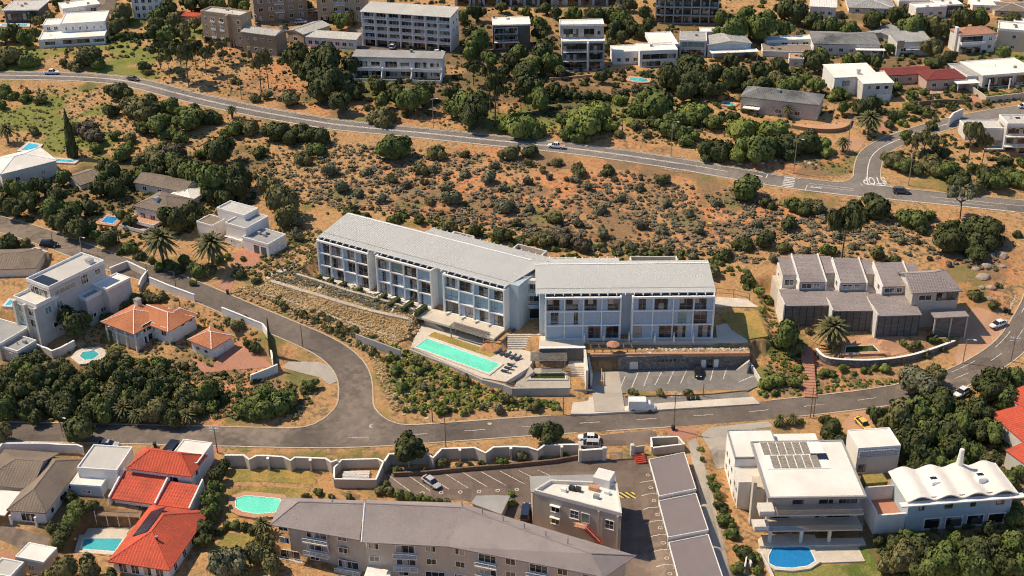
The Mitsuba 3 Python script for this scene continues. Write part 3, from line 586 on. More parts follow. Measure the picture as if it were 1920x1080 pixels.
    P = np.array([onz(*p, ZD) for p in [(768, 655), (800, 668), (845, 685), (905, 712), (945, 722), (960, 728), (1068, 727)]]); P[:, 2] = ZD; part(rw, 'body', rail_along(P, .5, 4.1, -4, follow=False), 'wall_grey')
    def pergola(label, pts, z, h, dirn, name='pergola'):
        p = [onz(*q, z + h) for q in pts]; f = Fr(p[0], p[1]); w, d = f.L, np.linalg.norm((p[3] - p[0])[:2]); k = thing(name, label, 'pergola')
        for x in (.2, w - .2): 
            for y in (.2, d - .2): part(k, 'post', f.bx(x - .1, x + .1, y - .1, y + .1, -h, -.12), 'trim_grey')
        for y in (.2, d - .2): part(k, 'beam', f.bx(0, w, y - .08, y + .08, -.12, .05), 'trim_grey')
        n = int(w / .38)
        for i in range(n + 1): part(k, 'slat', f.bx(w * i / n - .1, w * i / n + .1, -.2, d + .2, .05, .13), 'greywood') if dirn == 'y' else None
        n = int(d / .34)
        if dirn == 'x':
            for i in range(n + 1): part(k, 'slat', f.bx(-.3, w + .3, d * i / n - .1, d * i / n + .1, .05, .13), 'greywood')
        return k
    pergola('weathered timber pergola over dining chairs behind the long pool', [(843, 613), (907, 632), (915, 623), (853, 605)], ZD, 2.7, 'x')
    pergola('weathered timber pergola above the small green pool', [(997, 677), (1061, 677), (1060, 662), (1000, 662)], ZD, 2.2, 'x')
    pool('small dark green plunge pool in a grey stone surround', [(993, 711), (994, 700), (1060, 699), (1061, 711)], 8.0, 'water_green', 'wall_grey', .5)
    slab('pool_surround', [(965, 727), (975, 690), (1066, 690), (1070, 727)], 7.9, 2.5, 'concrete', 'paving round the small green pool')
    slab('planter_bed', [(912, 640), (928, 618), (966, 612), (938, 643)], ZD + 1.6, 3, 'ground', 'raised planter beside the wide stairs')
    pw = thing('planter_wall', 'dark grey planter wall between pergola and wide stairs', 'wall'); P = np.array([onz(*p, ZD) for p in [(908, 632), (914, 643), (942, 652), (968, 626)]]); part(pw, 'body', rail_along(P, .3, 2.9, -1, follow=False), 'wall_darkgrey')
    c0, c1 = onz(985, 655, ZD), onz(985, 626, ZT); steps('wide_stairs', c0, c1, 7, 8.0, 'concrete_pale', 'wide pale stairs from pool deck to hotel door')
    steps('garden_stairs', onz(843, 619, ZD), onz(801, 588, ZT), 12, 2.6, 'concrete', 'flight of stairs down to the pergola')
    steps('garden_stairs', onz(960, 714, 6.6), onz(995, 688, ZD), 12, 4.2, 'concrete', 'stepped flight between the two pools')
    steps('garden_stairs', onz(1086, 730, 6.0), onz(1086, 686, ZD), 13, 4.0, 'concrete_pale', 'flight of stairs beside the small green pool')
    slab('landing', [(1066, 688), (1066, 668), (1098, 664), (1104, 686)], ZD, 2, 'concrete_pale', 'paved landing at the head of the stairs')
    sw = thing('entrance_wall', 'dark entrance wall with a small gate below the green pool', 'wall'); A, Bq3 = onz(962, 742, 6.2), onz(1112, 742, 6.2); f = Fr(A, Bq3)
    part(sw, 'body', f.bx(0, f.L, 0, .5, -1.5, 1.3), 'wall_darkgrey'); part(sw, 'ledge', f.bx(.5, 13.5, -.3, .1, .9, 1.05), 'lawn_green'); part(sw, 'gate', f.bx(14.2, 15.8, -.08, .02, -.3, 1.1), 'metal_grey')
    # car park
    slab('car_park', [(1105, 738), (1105, 697), (1405, 687), (1425, 722), (1400, 733)], ZP, .8, 'asphalt_grey', 'pale grey hotel car park')
    slab('ramp', [(1115, 772), (1106, 697), (1160, 695), (1168, 745), (1172, 770)], ZP + .03, .5, 'concrete', 'pale concrete ramp to the garage')
    mk = []
    for x0, y0, x1, y1 in ((1172, 706, 1160, 735), (1197, 697, 1183, 730), (1218, 696, 1207, 724), (1242, 695, 1228, 722), (1264, 694, 1252, 720), (1288, 693, 1276, 719), (1338, 690, 1332, 714), (1363, 689, 1356, 711), (1412, 705, 1384, 717)):
        a, b_ = onz(x0, y0, ZP), onz(x1, y1, ZP); mk.append(sg.LineString([a[:2], b_[:2]]).buffer(.09, cap_style='flat'))
    m = MB(); [m.prism(q, ZP + .01, ZP + .03) for q in mk]; struct('parking_line', m.mesh(), 'road_paint', label='white lines of the hotel parking bays')
    struct('planting_strip', None or MB().prism(pxz([(1172, 743), (1176, 734), (1400, 731), (1330, 738)], ZP + .15), ZP - .6, ZP + .15).mesh(), 'ground', label='strip of soil with shrubs in front of the car park')
    slab('driveway', [(1165, 760), (1168, 744), (1400, 733), (1412, 752), (1300, 757)], ZP - .15, .5, 'asphalt_grey', 'driveway lane between car park and street')
    struct('pavement', MB().prism(pxz([(1105, 776), (1070, 776), (1075, 750), (1112, 744), (1122, 770), (1180, 760), (1412, 744), (1425, 757)], ZP - .1), ZP - .8, ZP - .05).mesh(), 'concrete_pale', label='pale pavement in front of the hotel')
    pw = thing('ramp_wall', 'sloping pale wall with steps at the right end of the car park', 'wall'); P = np.array([onz(*p, ZP) for p in [(1406, 688), (1415, 702), (1428, 724)]]); part(pw, 'body', rail_along(P, .35, 2.2, -1, follow=False), 'wall_offwhite')
    steps('garden_stairs', onz(1383, 692, ZP), onz(1404, 678, ZP + 2.6), 9, 1.6, 'concrete_pale', 'steps up at the corner of the car park')
    solo('barrier_post', 'orange and yellow traffic barrier post on the garage ramp', 'barrier', (lambda mb: (mb.hexa([onz(1128, 722, ZP) + np.array([x, y, z]) for z in (0, 1.15) for x, y in ((-.22, -.22), (.22, -.22), (.22, .22), (-.22, .22))]), mb.tube([onz(1128, 722, ZP) + [0, 0, .95], onz(1128, 698, ZP) + [0, 0, 1.0]], .09, 6)) and mb.mesh())(MB()), 'orange_paint')
    slab('lawn', [(1350, 588), (1396, 578), (1418, 578), (1440, 630), (1400, 636), (1372, 618)], ZT + .1, .5, 'lawn_dry', 'dry lawn right of the hotel')
    slab('paving', [(1338, 570), (1340, 556), (1400, 560), (1422, 576), (1340, 574)], ZT + .6, .9, 'concrete_pale', 'pale paved yard beyond the right end of the hotel')
    slab('terrace', [(1345, 637), (1342, 610), (1362, 606), (1400, 618), (1400, 636)], ZT + .05, .6, 'concrete_pale', 'corner terrace with tables right of the hotel')
mat('orange_paint', (.75, .32, .03), .5)
terraces()
# ---------------- houses ----------------
RB = np.random.default_rng(17)
def roof_bits(b, r, z):
    w, d = r[1] - r[0], r[3] - r[2]
    if w < 4 or d < 4: return
    for i in range(int(RB.integers(1, 4))):
        x, y = r[0] + w * RB.uniform(.15, .8), r[2] + d * RB.uniform(.25, .8); q = RB.integers(0, 3)
        if q == 0: part(b.t, 'skylight', b.f.bx(x, x + 1.2, y, y + .9, z - .02, z + .22), 'solar')
        elif q == 1: part(b.t, 'roof_unit', b.f.bx(x, x + .9, y, y + .6, z - .02, z + .7), 'trim_grey')
        else: part(b.t, 'vent_pipe', MB().tube([b.f.p(x, y, z - .1), b.f.p(x, y, z + .7)], .12, 6).mesh(), 'metal_grey')
def house(label, base, top, dir, px, wm='white', roof='flat', rm='roof_white', rh=1.6, wf=None, ws=(1.3, 1.3), cat='house', name='house', par=.35, ov=0.0, kind='tile', cap='trim_white', axis=None, below=-3.0, lv=None, fr='trim_white', h=None, zb=None, wl=None, wr=None, n2=2, pm='trim_white', z=None, **k):
    b = B(name, label, cat, base, top, dir, h=h, z=z); r = b.rect(px); g = .0 if roof == 'flat' else .0
    b.f = b.f.sub(0, r[2], 0); r = (r[0], r[1], 0.0, r[3] - r[2])
    b.r = (r[0] + ov, r[1] - ov, r[2] + ov, r[3] - ov); b.walls(b.r, below, b.h - (0.02 if roof == 'flat' else .1), wm)
    if roof == 'flat': b.flat(b.r, b.h, rm, par=par, ov=.06 if not ov else ov, pm=pm); roof_bits(b, b.r, b.h + .25)
    elif roof == 'hip': b.hip(b.r, b.h, rh, rm, kind, ov=max(ov, .3), cap=cap, axis=axis)
    elif roof == 'gable': b.hip(b.r, b.h, rh, rm, kind, ov=max(ov, .3), cap=cap, axis=axis, hipl=False, hipr=False)
    elif roof == 'mono': b.mono(b.r, b.h, b.h + rh, rm, kind, ov=max(ov, .2))
    st = 2.9; L = lv or max(1, int(b.h / 2.6)); sh = b.h / L; rows = [sh * i + (sh - ws[1]) * .45 for i in range(L)]
    if wf: b.wins(b.r, 'f', rows, wf, ws[0], ws[1], frame=fr, n=n2)
    if wl: b.wins(b.r, 'l', rows, wl, 1.2, 1.2, frame=fr)
    if wr: b.wins(b.r, 'r', rows, wr, 1.2, 1.2, frame=fr)
    return b
def upper(b, px, z0, h, wm='white', rm='roof_white', par=.3, wf=0, ws=(1.4, 1.3), wr=0, wl=0, rect=None, pm='trim_white', roof='flat', fr='trim_white', **k):
    """another volume of the same house, its roof traced at height z0+h"""
    r = rect or b.rect(px, z0 + h); part(b.t, 'wall', b.f.bx(*r, z0, z0 + h - .02), 'wall_' + wm)
    if z0 < 1: b.pad(r)
    if roof == 'flat': b.flat(r, z0 + h, rm, par=par, ov=.05, pm=pm)
    elif roof == 'hip': b.hip(r, z0 + h, k.pop('rh', 1.5), rm, k.pop('kind', 'tile'), ov=.4, cap=k.pop('cap', 'trim_white'), **k)
    elif roof == 'gable': b.hip(r, z0 + h, k.pop('rh', 1.5), rm, k.pop('kind', 'tile'), ov=.3, hipl=False, hipr=False, **k)
    zz = [max(z0, 0) + .9] if h < 4.5 else [max(z0, 0) + .9 + 3 * i for i in range(int((z0 + h - max(z0, 0)) / 2.8))]
    if wf: b.wins(r, 'f', zz, wf, *ws, n=2, frame=fr)
    if wr: b.wins(r, 'r', zz, wr, 1.2, 1.2, frame=fr)
    if wl: b.wins(r, 'l', zz, wl, 1.2, 1.2, frame=fr)
    return r
def town():
    # ---- far row, left to right ----
    b = house('dark glass house with a pale flat roof behind a strip pool, top left corner', (8, 44), 21, ((3, 21), (61, 20)), [(3, 21), (61, 20), (93, 2), (20, 9)], 'darkgrey', 'flat', 'roof_pale', par=.15, ov=.6, wf=6, ws=(2.2, 2.6), lv=1, fr='trim_dark')
    pool('narrow pale blue strip pool in front of the dark glass house', [(2, 49), (2, 45.5), (52, 45.5), (52, 49)], b.z0 + .2, 'water_sky', 'concrete_pale', .8)
    b = house('stepped white modern house above the grassy bank, long strip window in front', (88, 90), 77, ((72, 77.5), (192, 70)), [(72, 77.5), (192, 70), (203, 52), (100, 57)], 'white', 'flat', 'roof_white', wf=0)
    q = b.h; b.win(b.r, 'f', 8, .9, 9.0, 1.5, n=5, frame='trim_grey'); b.win(b.r, 'f', 2, .9, 3.5, 1.3, n=2); b.win(b.r, 'f', 18, .9, 4, 1.3, n=3)
    upper(b, [(113, 47), (173, 41), (205, 22), (150, 28)], q, 3.0, wf=6, ws=(.8, 1.2), wr=2); upper(b, [(80, 50), (113, 47), (120, 36), (95, 40)], q - .3, 2.4, wf=2)
    b = house('white house with a roof terrace behind the stepped white house', (122, 32), 19, ((118, 19), (163, 13)), [(118, 19), (163, 13), (180, 1), (138, 4)], 'white', 'flat', 'roof_white', wf=3, ws=(2.2, 1.6), wr=2)
    b.balcony(b.r, 'f', .3, 1.2, 7.5, 1.6, solid=True)
    house('brown tiled hip roof behind the white stepped house', (186, 27), 20, ((182, 20), (212, 18)), [(182, 20), (212, 18), (216, 0), (190, 0)], 'offwhite', 'hip', 'roof_brown', cap='roof_brown', wf=2)
    b = house('white house with arched openings above a small green lawn', (247, 18), -6, ((245, -5), (300, -7)), [(245, -5), (300, -7), (310, -22), (258, -20)], 'white', 'flat', 'roof_white', wf=4, ws=(1.4, 1.7), h=8)
    struct('lawn', None or drape(pxpoly([(232, 52), (250, 29), (278, 26), (272, 50)]), .06), 'lawn_green', label='green lawn between dark hedges') if 0 else LATE.append(('lawn', [(232, 52), (250, 29), (278, 26), (272, 50)], 'lawn_green', 'small green lawn between dark hedges'))
    house('small red roof between trees left of the tan apartment block', (346, 36), 30, ((343, 30), (370, 31)), [(343, 30), (370, 31), (368, 25), (346, 25)], 'offwhite', 'hip', 'roof_red', rh=.9, cap='roof_red')
    b = house('tan four storey apartment block on dark columns, with green tinted bathroom windows', (444, 88.5), 31, ((376, 23.5), (437, 31)), [(376, 23.5), (437, 31), (468, 25), (411, 17)], 'tan', 'flat', 'roof_pale', cat='apartment block', name='apartment_block', pm='wall_tan', par=.5, wr=0)
    r = b.r; w = r[1] - r[0]; h = b.h
    for v in (h - 2.2, h - 5.0, h - 7.8):
        for u, ww in ((.08, .7), (.25, 1.5), (.47, 1.5), (.90, 1.1)):
            b.win(r, 'f', w * u, v - .3, ww, 1.4, pane='glass_green' if ww > 1.4 and v < h - 3 else 'glass_dark', n=2 if ww > 1 else 1)
            if ww > 1.4: b.balcony(r, 'f', w * u - .15, v - .5, 1.8, .5, solid=True, hgt=.4)
        b.win(r, 'r', 3, v, 1, 1); b.win(r, 'r', 8, v, 1, 1)
    part(b.t, 'fin', b.f.bx(r[0] + w * .66, r[0] + w * .72, r[2] - 1.4, r[2], 0, h + .5), 'wall_tan')
    part(b.t, 'undercroft', b.f.bx(r[0] + .4, r[1] - .4, r[2] - .06, r[2] - .02, 0, 2.3), 'glass_dark'); b.posts([r[0] + .3 + w * i / 4 for i in range(5)], r[2] - .2, -2, 2.4, .5, 'wall_tan')  # dark sheet on the wall, painted shade of the open ground floor
    b = house('two storey tan house with a pale roof and a parasol terrace, below the tan block', (513, 105), 66, ((453, 59), (509, 66)), [(453, 59), (509, 66), (536, 57), (472, 51)], 'tan_dark', 'gable', 'roof_pale', rh=1.0, kind='seam', wf=4, ws=(1.2, 1.0), lv=2, cap='roof_pale', axis='x')
    b.chimney(b.r[1] - .8, b.r[3] - 1.5, b.h + .5, .9, 1.2, 'wall_tan')
    house('narrow tan house with a long pale roof running back to the right', (559, 84), 62, ((538, 57.5), (559, 62)), [(538, 57.5), (559, 62), (618, 47), (598, 43)], 'tan', 'gable', 'roof_pale', rh=1.0, kind='seam', wf=1, ws=(1.8, 1.3), wr=5, cap='roof_pale', axis='y')
    house('low white house with a pale ribbed roof and small white balconies', (575, 88), 70, ((570, 69), (668, 75)), [(570, 69), (668, 75), (669, 66), (583, 60)], 'white', 'mono', 'roof_pale', rh=.8, kind='seam', wf=7, ws=(1.6, 1.4), ov=.2)
    for lab, ba, dr_, px, n in (('tall tan apartment block at the top edge with a lit left side and white balconies', (482, 45), ((482, 45), (567, 37)), [(482, 45), (567, 37), (575, 30), (474, 34)], 5), ('tall tan apartment block at the top edge with garages on its ground floor', (597, 43), ((597, 43), (668, 42)), [(597, 43), (668, 42), (690, 32), (608, 33)], 4)):
        b = B('apartment_block', lab, 'apartment block', ba, 0, dr_, h=14.5); r = b.rect(px, 0); r = (r[0], r[1], 0, 12); b.r = r; b.walls(r, -3, 14.5, 'tan_dark' if n == 5 else 'tan'); b.flat(r, 14.5, 'roof_pale', par=.5)
        b.wins(r, 'f', (1.2, 4.2, 7.2, 10.2), n, 1.6, 1.5, n=2); b.wins(r, 'l', (1.5, 4.5, 7.5, 10.5), 2, 1, 1.2)
        for v in (3.7, 6.7, 9.7): b.balcony(r, 'f', (r[1] - r[0]) * .38, v, 3.4, 1.0)
        if n == 4:
            for i in range(3): part(b.t, 'garage_opening', b.f.bx(r[0] + 1 + 4 * i, r[0] + 4 + 4 * i, -.05, .05, 0, 2.2), 'glass_dark')  # dark sheets on a solid wall stand for shaded garage openings
    # white four storey block
    b = B('apartment_block', 'white four storey apartment block with rows of white railed balconies', 'apartment block', (829, 97), 31, ((685, 22), (822, 31))); r = b.rect([(685, 22), (822, 31), (850, 26), (693, 10)]); r = (r[0], r[1], 0, 9.5); b.r = r
    b.walls((r[0], r[1], 1.5, r[3]), -3, b.h, 'white'); b.mono((r[0], r[1], r[2], r[3]), b.h, b.h + .9, 'roof_pale', 'seam', ov=.4); n = 7; w = (r[1] - r[0]) / n
    for L in range(4):
        z = 2.6 + (b.h - 2.6) * L / 4; hh = (b.h - 2.6) / 4
        part(b.t, 'floor_slab', b.f.bx(r[0], r[1], 0, 1.5, z - .12, z + .12), 'trim_white')
        for i in range(n):
            b.win((r[0], r[1], 1.5, r[3]), 'f', w * i + .3, z + .25, w - .6, hh - .75, n=3)
            b.balcony((r[0], r[1], .4, r[3]), 'f', w * i + .15, z + .14, w - .3, .5, hgt=.8)
    for i in range(n + 1): part(b.t, 'party_wall', b.f.bx(r[0] + w * i - .12, r[0] + w * i + .12, -.02, 1.5, 0, b.h), 'trim_white')
    b.wins((r[0], r[1], 1.5, r[3]), 'r', (3.5, 6, 8.7, 11.2), 2, 1.3, 1.3); part(b.t, 'undercroft', b.f.bx(r[0] + .3, r[1] - .3, 1.4, 1.46, -.5, 2.4), 'glass_dark')  # thin dark sheet stands for the shade of the garage level
    # white terrace of three units
    b = B('terraced_house', 'row of three white two storey units with grey ribbed roof and stepped dividing walls', 'house', (835, 152), 112, ((683, 108.5), (827, 112))); r = b.rect([(683, 108.5), (827, 112), (832, 100), (668, 97)]); r = (r[0], r[1], 0, r[3]); b.walls((r[0], r[1], 1.8, r[3]), -3, b.h, 'offwhite'); b.mono((r[0], r[1], 1.3, r[3]), b.h, b.h + .6, 'roof_grey', 'seam')
    w = (r[1] - r[0]) / 3
    for i in range(3):
        for z in (.3, 3.4): b.win((r[0], r[1], 1.8, r[3]), 'f', w * i + .6, z + .1, w * .42, 2.1, n=3); b.win((r[0], r[1], 1.8, r[3]), 'f', w * i + w * .58, z + .5, w * .32, 1.5, n=2)
        b.balcony((r[0], r[1], 1.8, r[3]), 'f', w * i + .2, 3.2, w - .4, 2.3, solid=True, hgt=.8); b.balcony((r[0], r[1], 1.8, r[3]), 'f', w * i + .2, 0, w - .4, 4.2, solid=True, hgt=.9, slab='wall_offwhite')
    for i in range(4): x = r[0] + w * i; part(b.t, 'dividing_wall', MB().hexa([b.f.p(*q) for q in ((x - .12, -2.5, -2), (x + .12, -2.5, -2), (x + .12, 1.8, -2), (x - .12, 1.8, -2), (x - .12, -2.5, 1.2), (x + .12, -2.5, 1.2), (x + .12, 1.8, 5.2), (x - .12, 1.8, 5.2))]).mesh(), 'trim_white')
    b.chimney(r[0] + w * 1.9, r[3] - 1, b.h + .3, .7, .9, 'wall_darkgrey')
    # long garage at the top edge
    b = B('garage_block', 'long white garage block with dark parking openings at the top edge', 'garage', (855, 11), 0, ((853, 11), (1157, 11)), h=9); r = b.rect([(853, 11), (1157, 11)], 0); r = (r[0], r[1], 0, 10); b.walls(r, -3, 9, 'bluegrey'); b.flat(r, 9, 'roof_pale')
    for i in range(12): part(b.t, 'bay', b.f.bx(r[0] + 1 + 5.1 * i, r[0] + 5.2 + 5.1 * i, -.05, .05, .1, 2.4), 'glass_dark')  # each bay is a dark sheet, its inner shade painted on the wall
    b = house('dark brick house with white flat roof and open glazed floors', (926, 95), 49, ((925, 49), (988, 47.5)), [(925, 49), (988, 47.5), (992, 33), (922, 35)], 'darkgrey', 'flat', 'roof_white', par=.2, ov=.2); w = b.r[1] - b.r[0]
    for z in (.4, 3.5, b.h - 2.9): b.win(b.r, 'f', .4, z, w * .64, 2.2, n=5, fw=.15)
    b.balcony(b.r, 'f', .2, 3.2, w * .68, 1.6, rail='metal_dark', slab='trim_white'); b.balcony(b.r, 'f', .2, b.h - 3.2, w * .68, 1.4, rail='metal_dark', slab='trim_dark'); part(b.t, 'side_panel', b.f.bx(b.r[0] - .12, b.r[0] - .02, 0, 4, 2, b.h - .4), 'paving_red')
    b.chimney(b.r[0] + .6, b.r[3] - .6, b.h, .6, 1.2, 'wall_darkgrey')
    b = house('grey concrete cube house in two stepped volumes with wide glazed openings', (1063, 131), 80, ((1056, 80), (1130, 79)), [(1056, 80), (1130, 79), (1132, 70), (1052, 70)], 'grey', 'flat', 'roof_white', par=.25); h, w = b.h, b.r[1] - b.r[0]
    for i in range(3): b.win(b.r, 'f', .5, .3 + h / 3 * i, w * .54, h / 3 - .6, n=3, frame='trim_grey'); b.win(b.r, 'f', w * .64, .3 + h / 3 * i, w * .32, h / 3 - .6, n=2, frame='trim_grey'); b.balcony(b.r, 'f', .3, .1 + h / 3 * i, w * .57, .9, rail='metal_grey')
    part(b.t, 'fin', b.f.bx(b.r[0] + w * .59, b.r[0] + w * .62, -1.6, 0, -1, h + .2), 'trim_white')
    r = upper(b, [(1052, 49), (1132, 48), (1130, 38.5), (1049, 39.5)], h, 4.4, 'grey', par=.35); b.win(r, 'f', 1, .6 + h, w * .36, 2.9, frame='trim_grey', n=2); b.win(r, 'f', w * .55, .6 + h, w * .25, 2.9, frame='trim_grey', n=2); b.win(r, 'f', w * .87, 1.4 + h, 1.0, 1.2, frame='trim_dark')
    b = house('white house with an L shaped white flat roof beside the small green pool', (1205, 126), 98, ((1200, 98), (1260, 96)), [(1200, 98), (1260, 96), (1262, 82), (1194, 84)], 'white', 'flat', par=.3); w = b.r[1] - b.r[0]; b.win(b.r, 'f', .8, 2.6, w * .9, 1.8, n=4); b.win(b.r, 'f', .8, .2, w * .5, 1.8, n=3)
    upper(b, [(1222, 85), (1262, 85), (1258, 63), (1218, 63)], b.h - 1, 1.0, par=.3); upper(b, [(1150, 100), (1196, 98), (1196, 86), (1150, 88)], -2, b.h - 1.2 + 2, wf=3)
    pool('small kidney green pool on a sandy garden terrace', [(1178, 150), (1183, 144.5), (1215, 148), (1216, 153), (1200, 154)], G(1200, 150)[2] + .2, 'water_cyan', 'paving_orange', 1.0)
    # grey concrete shell
    b = B('apartment_block', 'unfinished grey concrete apartment block with open floors at the top edge', 'apartment block', (1240, 44), 0, ((1228, 44), (1346, 46)), h=14); r = b.rect([(1228, 44), (1346, 46)], 0); r = (r[0], r[1], 0, 12); b.walls((r[0] + .3, r[1] - .3, 1.2, 12), -3, 14, 'darkgrey'); n = 7
    for z in (0, 3, 6, 9, 12): part(b.t, 'floor_slab', b.f.bx(r[0], r[1], -.3, 1.3, z - .15, z + .15), 'wall_grey')
    for i in range(n + 1): part(b.t, 'column', b.f.bx(r[0] + (r[1] - r[0] - .4) * i / n, r[0] + (r[1] - r[0] - .4) * i / n + .4, 0, .9, -1, 14), 'wall_grey')
    for i in range(n):
        for z in (.3, 3.3, 6.3): b.win((r[0], r[1], 1.2, 12), 'f', (r[1] - r[0]) * i / n + .6, z, (r[1] - r[0]) / n - .8, 2.2, n=2, frame='trim_dark')
    # ---- right of the top ----
    b = house('modern blue glazed cube house with grey flat roof', (1286, 106), 78, ((1284, 78), (1325, 79)), [(1284, 78), (1325, 79), (1318, 62), (1275, 62)], 'bluegrey', 'flat', 'roof_grey', par=.3); w = b.r[1] - b.r[0]; b.win(b.r, 'f', .5, 3.2, w - 1, 2.4, n=4, pane='glass_green'); b.win(b.r, 'f', .5, .2, w - 1, 2.4, n=3)
    b = house('white house with two light grey pitched roofs and a ground floor awning', (1332, 108), 84, ((1328, 84), (1402, 81)), [(1328, 84), (1402, 81), (1395, 66), (1327, 69)], 'bluegrey', 'gable', 'roof_pale', rh=1.1, kind='seam', axis='y', cap='roof_pale', wf=4, ws=(1.7, 1.3)); part(b.t, 'awning', b.f.bx(b.r[0] + .5, b.r[1] + 2, -3.5, 0, 2.3, 2.5), 'roof_white'); b.posts([b.r[0] + 1, b.r[1] + 1.5], -3.2, -1, 2.3, .2)
    house('low white flat roofed house behind the pitched grey roofs', (1316, 70), 62, ((1314, 62), (1372, 62)), [(1314, 62), (1372, 62), (1370, 54), (1316, 54)], 'white', wf=4)
    house('long low white flat roofed house with three wide windows', (1442, 88), 79, ((1438, 79), (1520, 76)), [(1438, 79), (1520, 76), (1516, 68), (1455, 71)], 'white', wf=4, ws=(2.2, 1.0))
    house('dark brown flat roof below the long low white house', (1436, 106), 97, ((1430, 97), (1518, 99)), [(1430, 97), (1518, 99), (1520, 86), (1428, 85)], 'offwhite', rm='roof_brown', par=.1)
    house('small cream flat roofed outbuilding among shrubs', (1482, 124), 112, ((1480, 112), (1506, 113)), [(1480, 112), (1506, 113), (1506, 104), (1480, 103)], 'offwhite', rm='paving_orange', wf=1)
    b = house('two storey house with a weathered slate roof and a glazed gable terrace', (1560, 104), 83, ((1545, 82), (1650, 84)), [(1545, 82), (1650, 84), (1638, 61), (1520, 65)], 'offwhite', 'hip', 'roof_slate', rh=1.5, wf=6, ws=(1.5, 1.3), cap='trim_grey'); part(b.t, 'awning', b.f.bx(b.r[1] - 8, b.r[1] + 1.5, -2.6, 0, 2.5, 2.7), 'trim_white'); b.posts([b.r[1] - 7.5, b.r[1] - 3, b.r[1] + 1], -2.3, -1, 2.5, .2)
    house('small grey gabled house between the slate roof and the ochre house', (1652, 78), 70, ((1650, 68), (1678, 72)), [(1650, 68), (1678, 72), (1660, 52), (1636, 54)], 'offwhite', 'gable', 'roof_grey', rh=1.4, axis='y', cap='roof_grey')
    b = house('grey roofed two storey house with an ochre wall panel and balconies', (1690, 106), 79, ((1683, 79), (1738, 77)), [(1683, 79), (1738, 77), (1728, 63), (1680, 67)], 'offwhite', 'mono', 'roof_grey', rh=1.2, kind='seam', wf=3, ws=(1.9, 1.3)); b.balcony(b.r, 'f', 3, 2.6, 5, 1.2); part(b.t, 'panel', b.f.bx(b.r[0] - .05, b.r[0] + 2.4, -.06, 0, 2.6, 5.4), 'wall_tan')
    b = house('white three storey house with a pink tiled hip roof and a tall white chimney', (1796, 102), 67, ((1801, 67), (1861, 63)), [(1801, 67), (1861, 63), (1852, 52), (1793, 54)], 'white', 'hip', 'roof_pinktile', rh=1.6, cap='roof_pinktile', ov=.3); w, h = b.r[1] - b.r[0], b.h; b.win(b.r, 'f', .4, h - 2.6, w * .6, 2.0, n=4, frame='trim_grey'); b.balcony(b.r, 'f', .1, h - 2.8, w * .66, 1.3, solid=True, hgt=.7); b.win(b.r, 'f', .4, h - 5.4, 2.4, 1.6, n=2)
    for v in (h - 2.4, h - 5.2): b.win(b.r, 'f', w * .8, v, 1.3, 1.4, n=2)
    part(b.t, 'undercroft', b.f.bx(b.r[0] + .4, b.r[0] + w * .6, -.06, 0, .2, 2.2), 'glass_dark'); k = part(b.t, 'chimney', b.f.bx(b.r[0] - .7, b.r[0] - .02, 2.0, 3.6, -2, h + 2.0), 'wall_white'); part(k, 'cap', b.f.bx(b.r[0] - .8, b.r[0] + .08, 1.9, 3.7, h + 2.0, h + 2.2), 'trim_white')  # the dark sheet under the balcony stands for shade, the wall is solid
    house('sand coloured house with a stepped garden wall at the right edge', (1893, 95), 58, ((1885, 58), (1935, 62)), [(1885, 58), (1935, 62), (1920, 46), (1872, 50)], 'cream', par=.5, wf=1, wl=1)
    house('white house with small dormer at the top right edge', (1907, 62), 46, ((1905, 46), (1950, 48)), [(1905, 46), (1950, 48), (1945, 38), (1903, 38)], 'white', wf=2)
    for lab, ba, tp, d, px, wm, rf, rm in (
        ('white gabled house with one black window at the top edge', (1527, 33), 12, ((1525, 12), (1568, 14)), [(1525, 12), (1568, 14), (1560, 0), (1520, 0)], 'white', 'gable', 'roof_white'),
        ('grey brown roof over a wide low house at the top edge', (1600, 24), 14, ((1592, 14), (1660, 16)), [(1592, 14), (1660, 16), (1670, -4), (1595, -6)], 'offwhite', 'hip', 'roof_grey'),
        ('white cube house with a recessed balcony near the top right', (1721, 36), 17, ((1718, 17), (1760, 15)), [(1718, 17), (1760, 15), (1762, 6), (1720, 8)], 'white', 'flat', 'roof_white'),
        ('dark glazed house right of the white cube near the top right', (1764, 32), 12, ((1762, 12), (1792, 11)), [(1762, 12), (1792, 11), (1792, 2), (1762, 2)], 'darkgrey', 'flat', 'roof_white'),
        ('brown flat roof with skylights at the top edge right of centre', (1690, 14), 4, ((1686, 4), (1740, 5)), [(1686, 4), (1740, 5), (1738, -8), (1688, -8)], 'offwhite', 'flat', 'roof_brown'),
        ('white roofed house near the top right corner', (1830, 20), 12, ((1824, 12), (1868, 13)), [(1824, 12), (1868, 13), (1872, 1), (1826, 1)], 'white', 'flat', 'roof_white'),
        ('cream roofed house in the top right corner', (1872, 30), 20, ((1866, 20), (1926, 22)), [(1866, 20), (1926, 22), (1926, 4), (1870, 3)], 'cream', 'hip', 'roof_brown')):
        house(lab, ba, tp, d, px, wm, rf, rm, wf=3, ws=(1.5, 1.2), axis='x' if rf == 'gable' else None, rh=1.2)
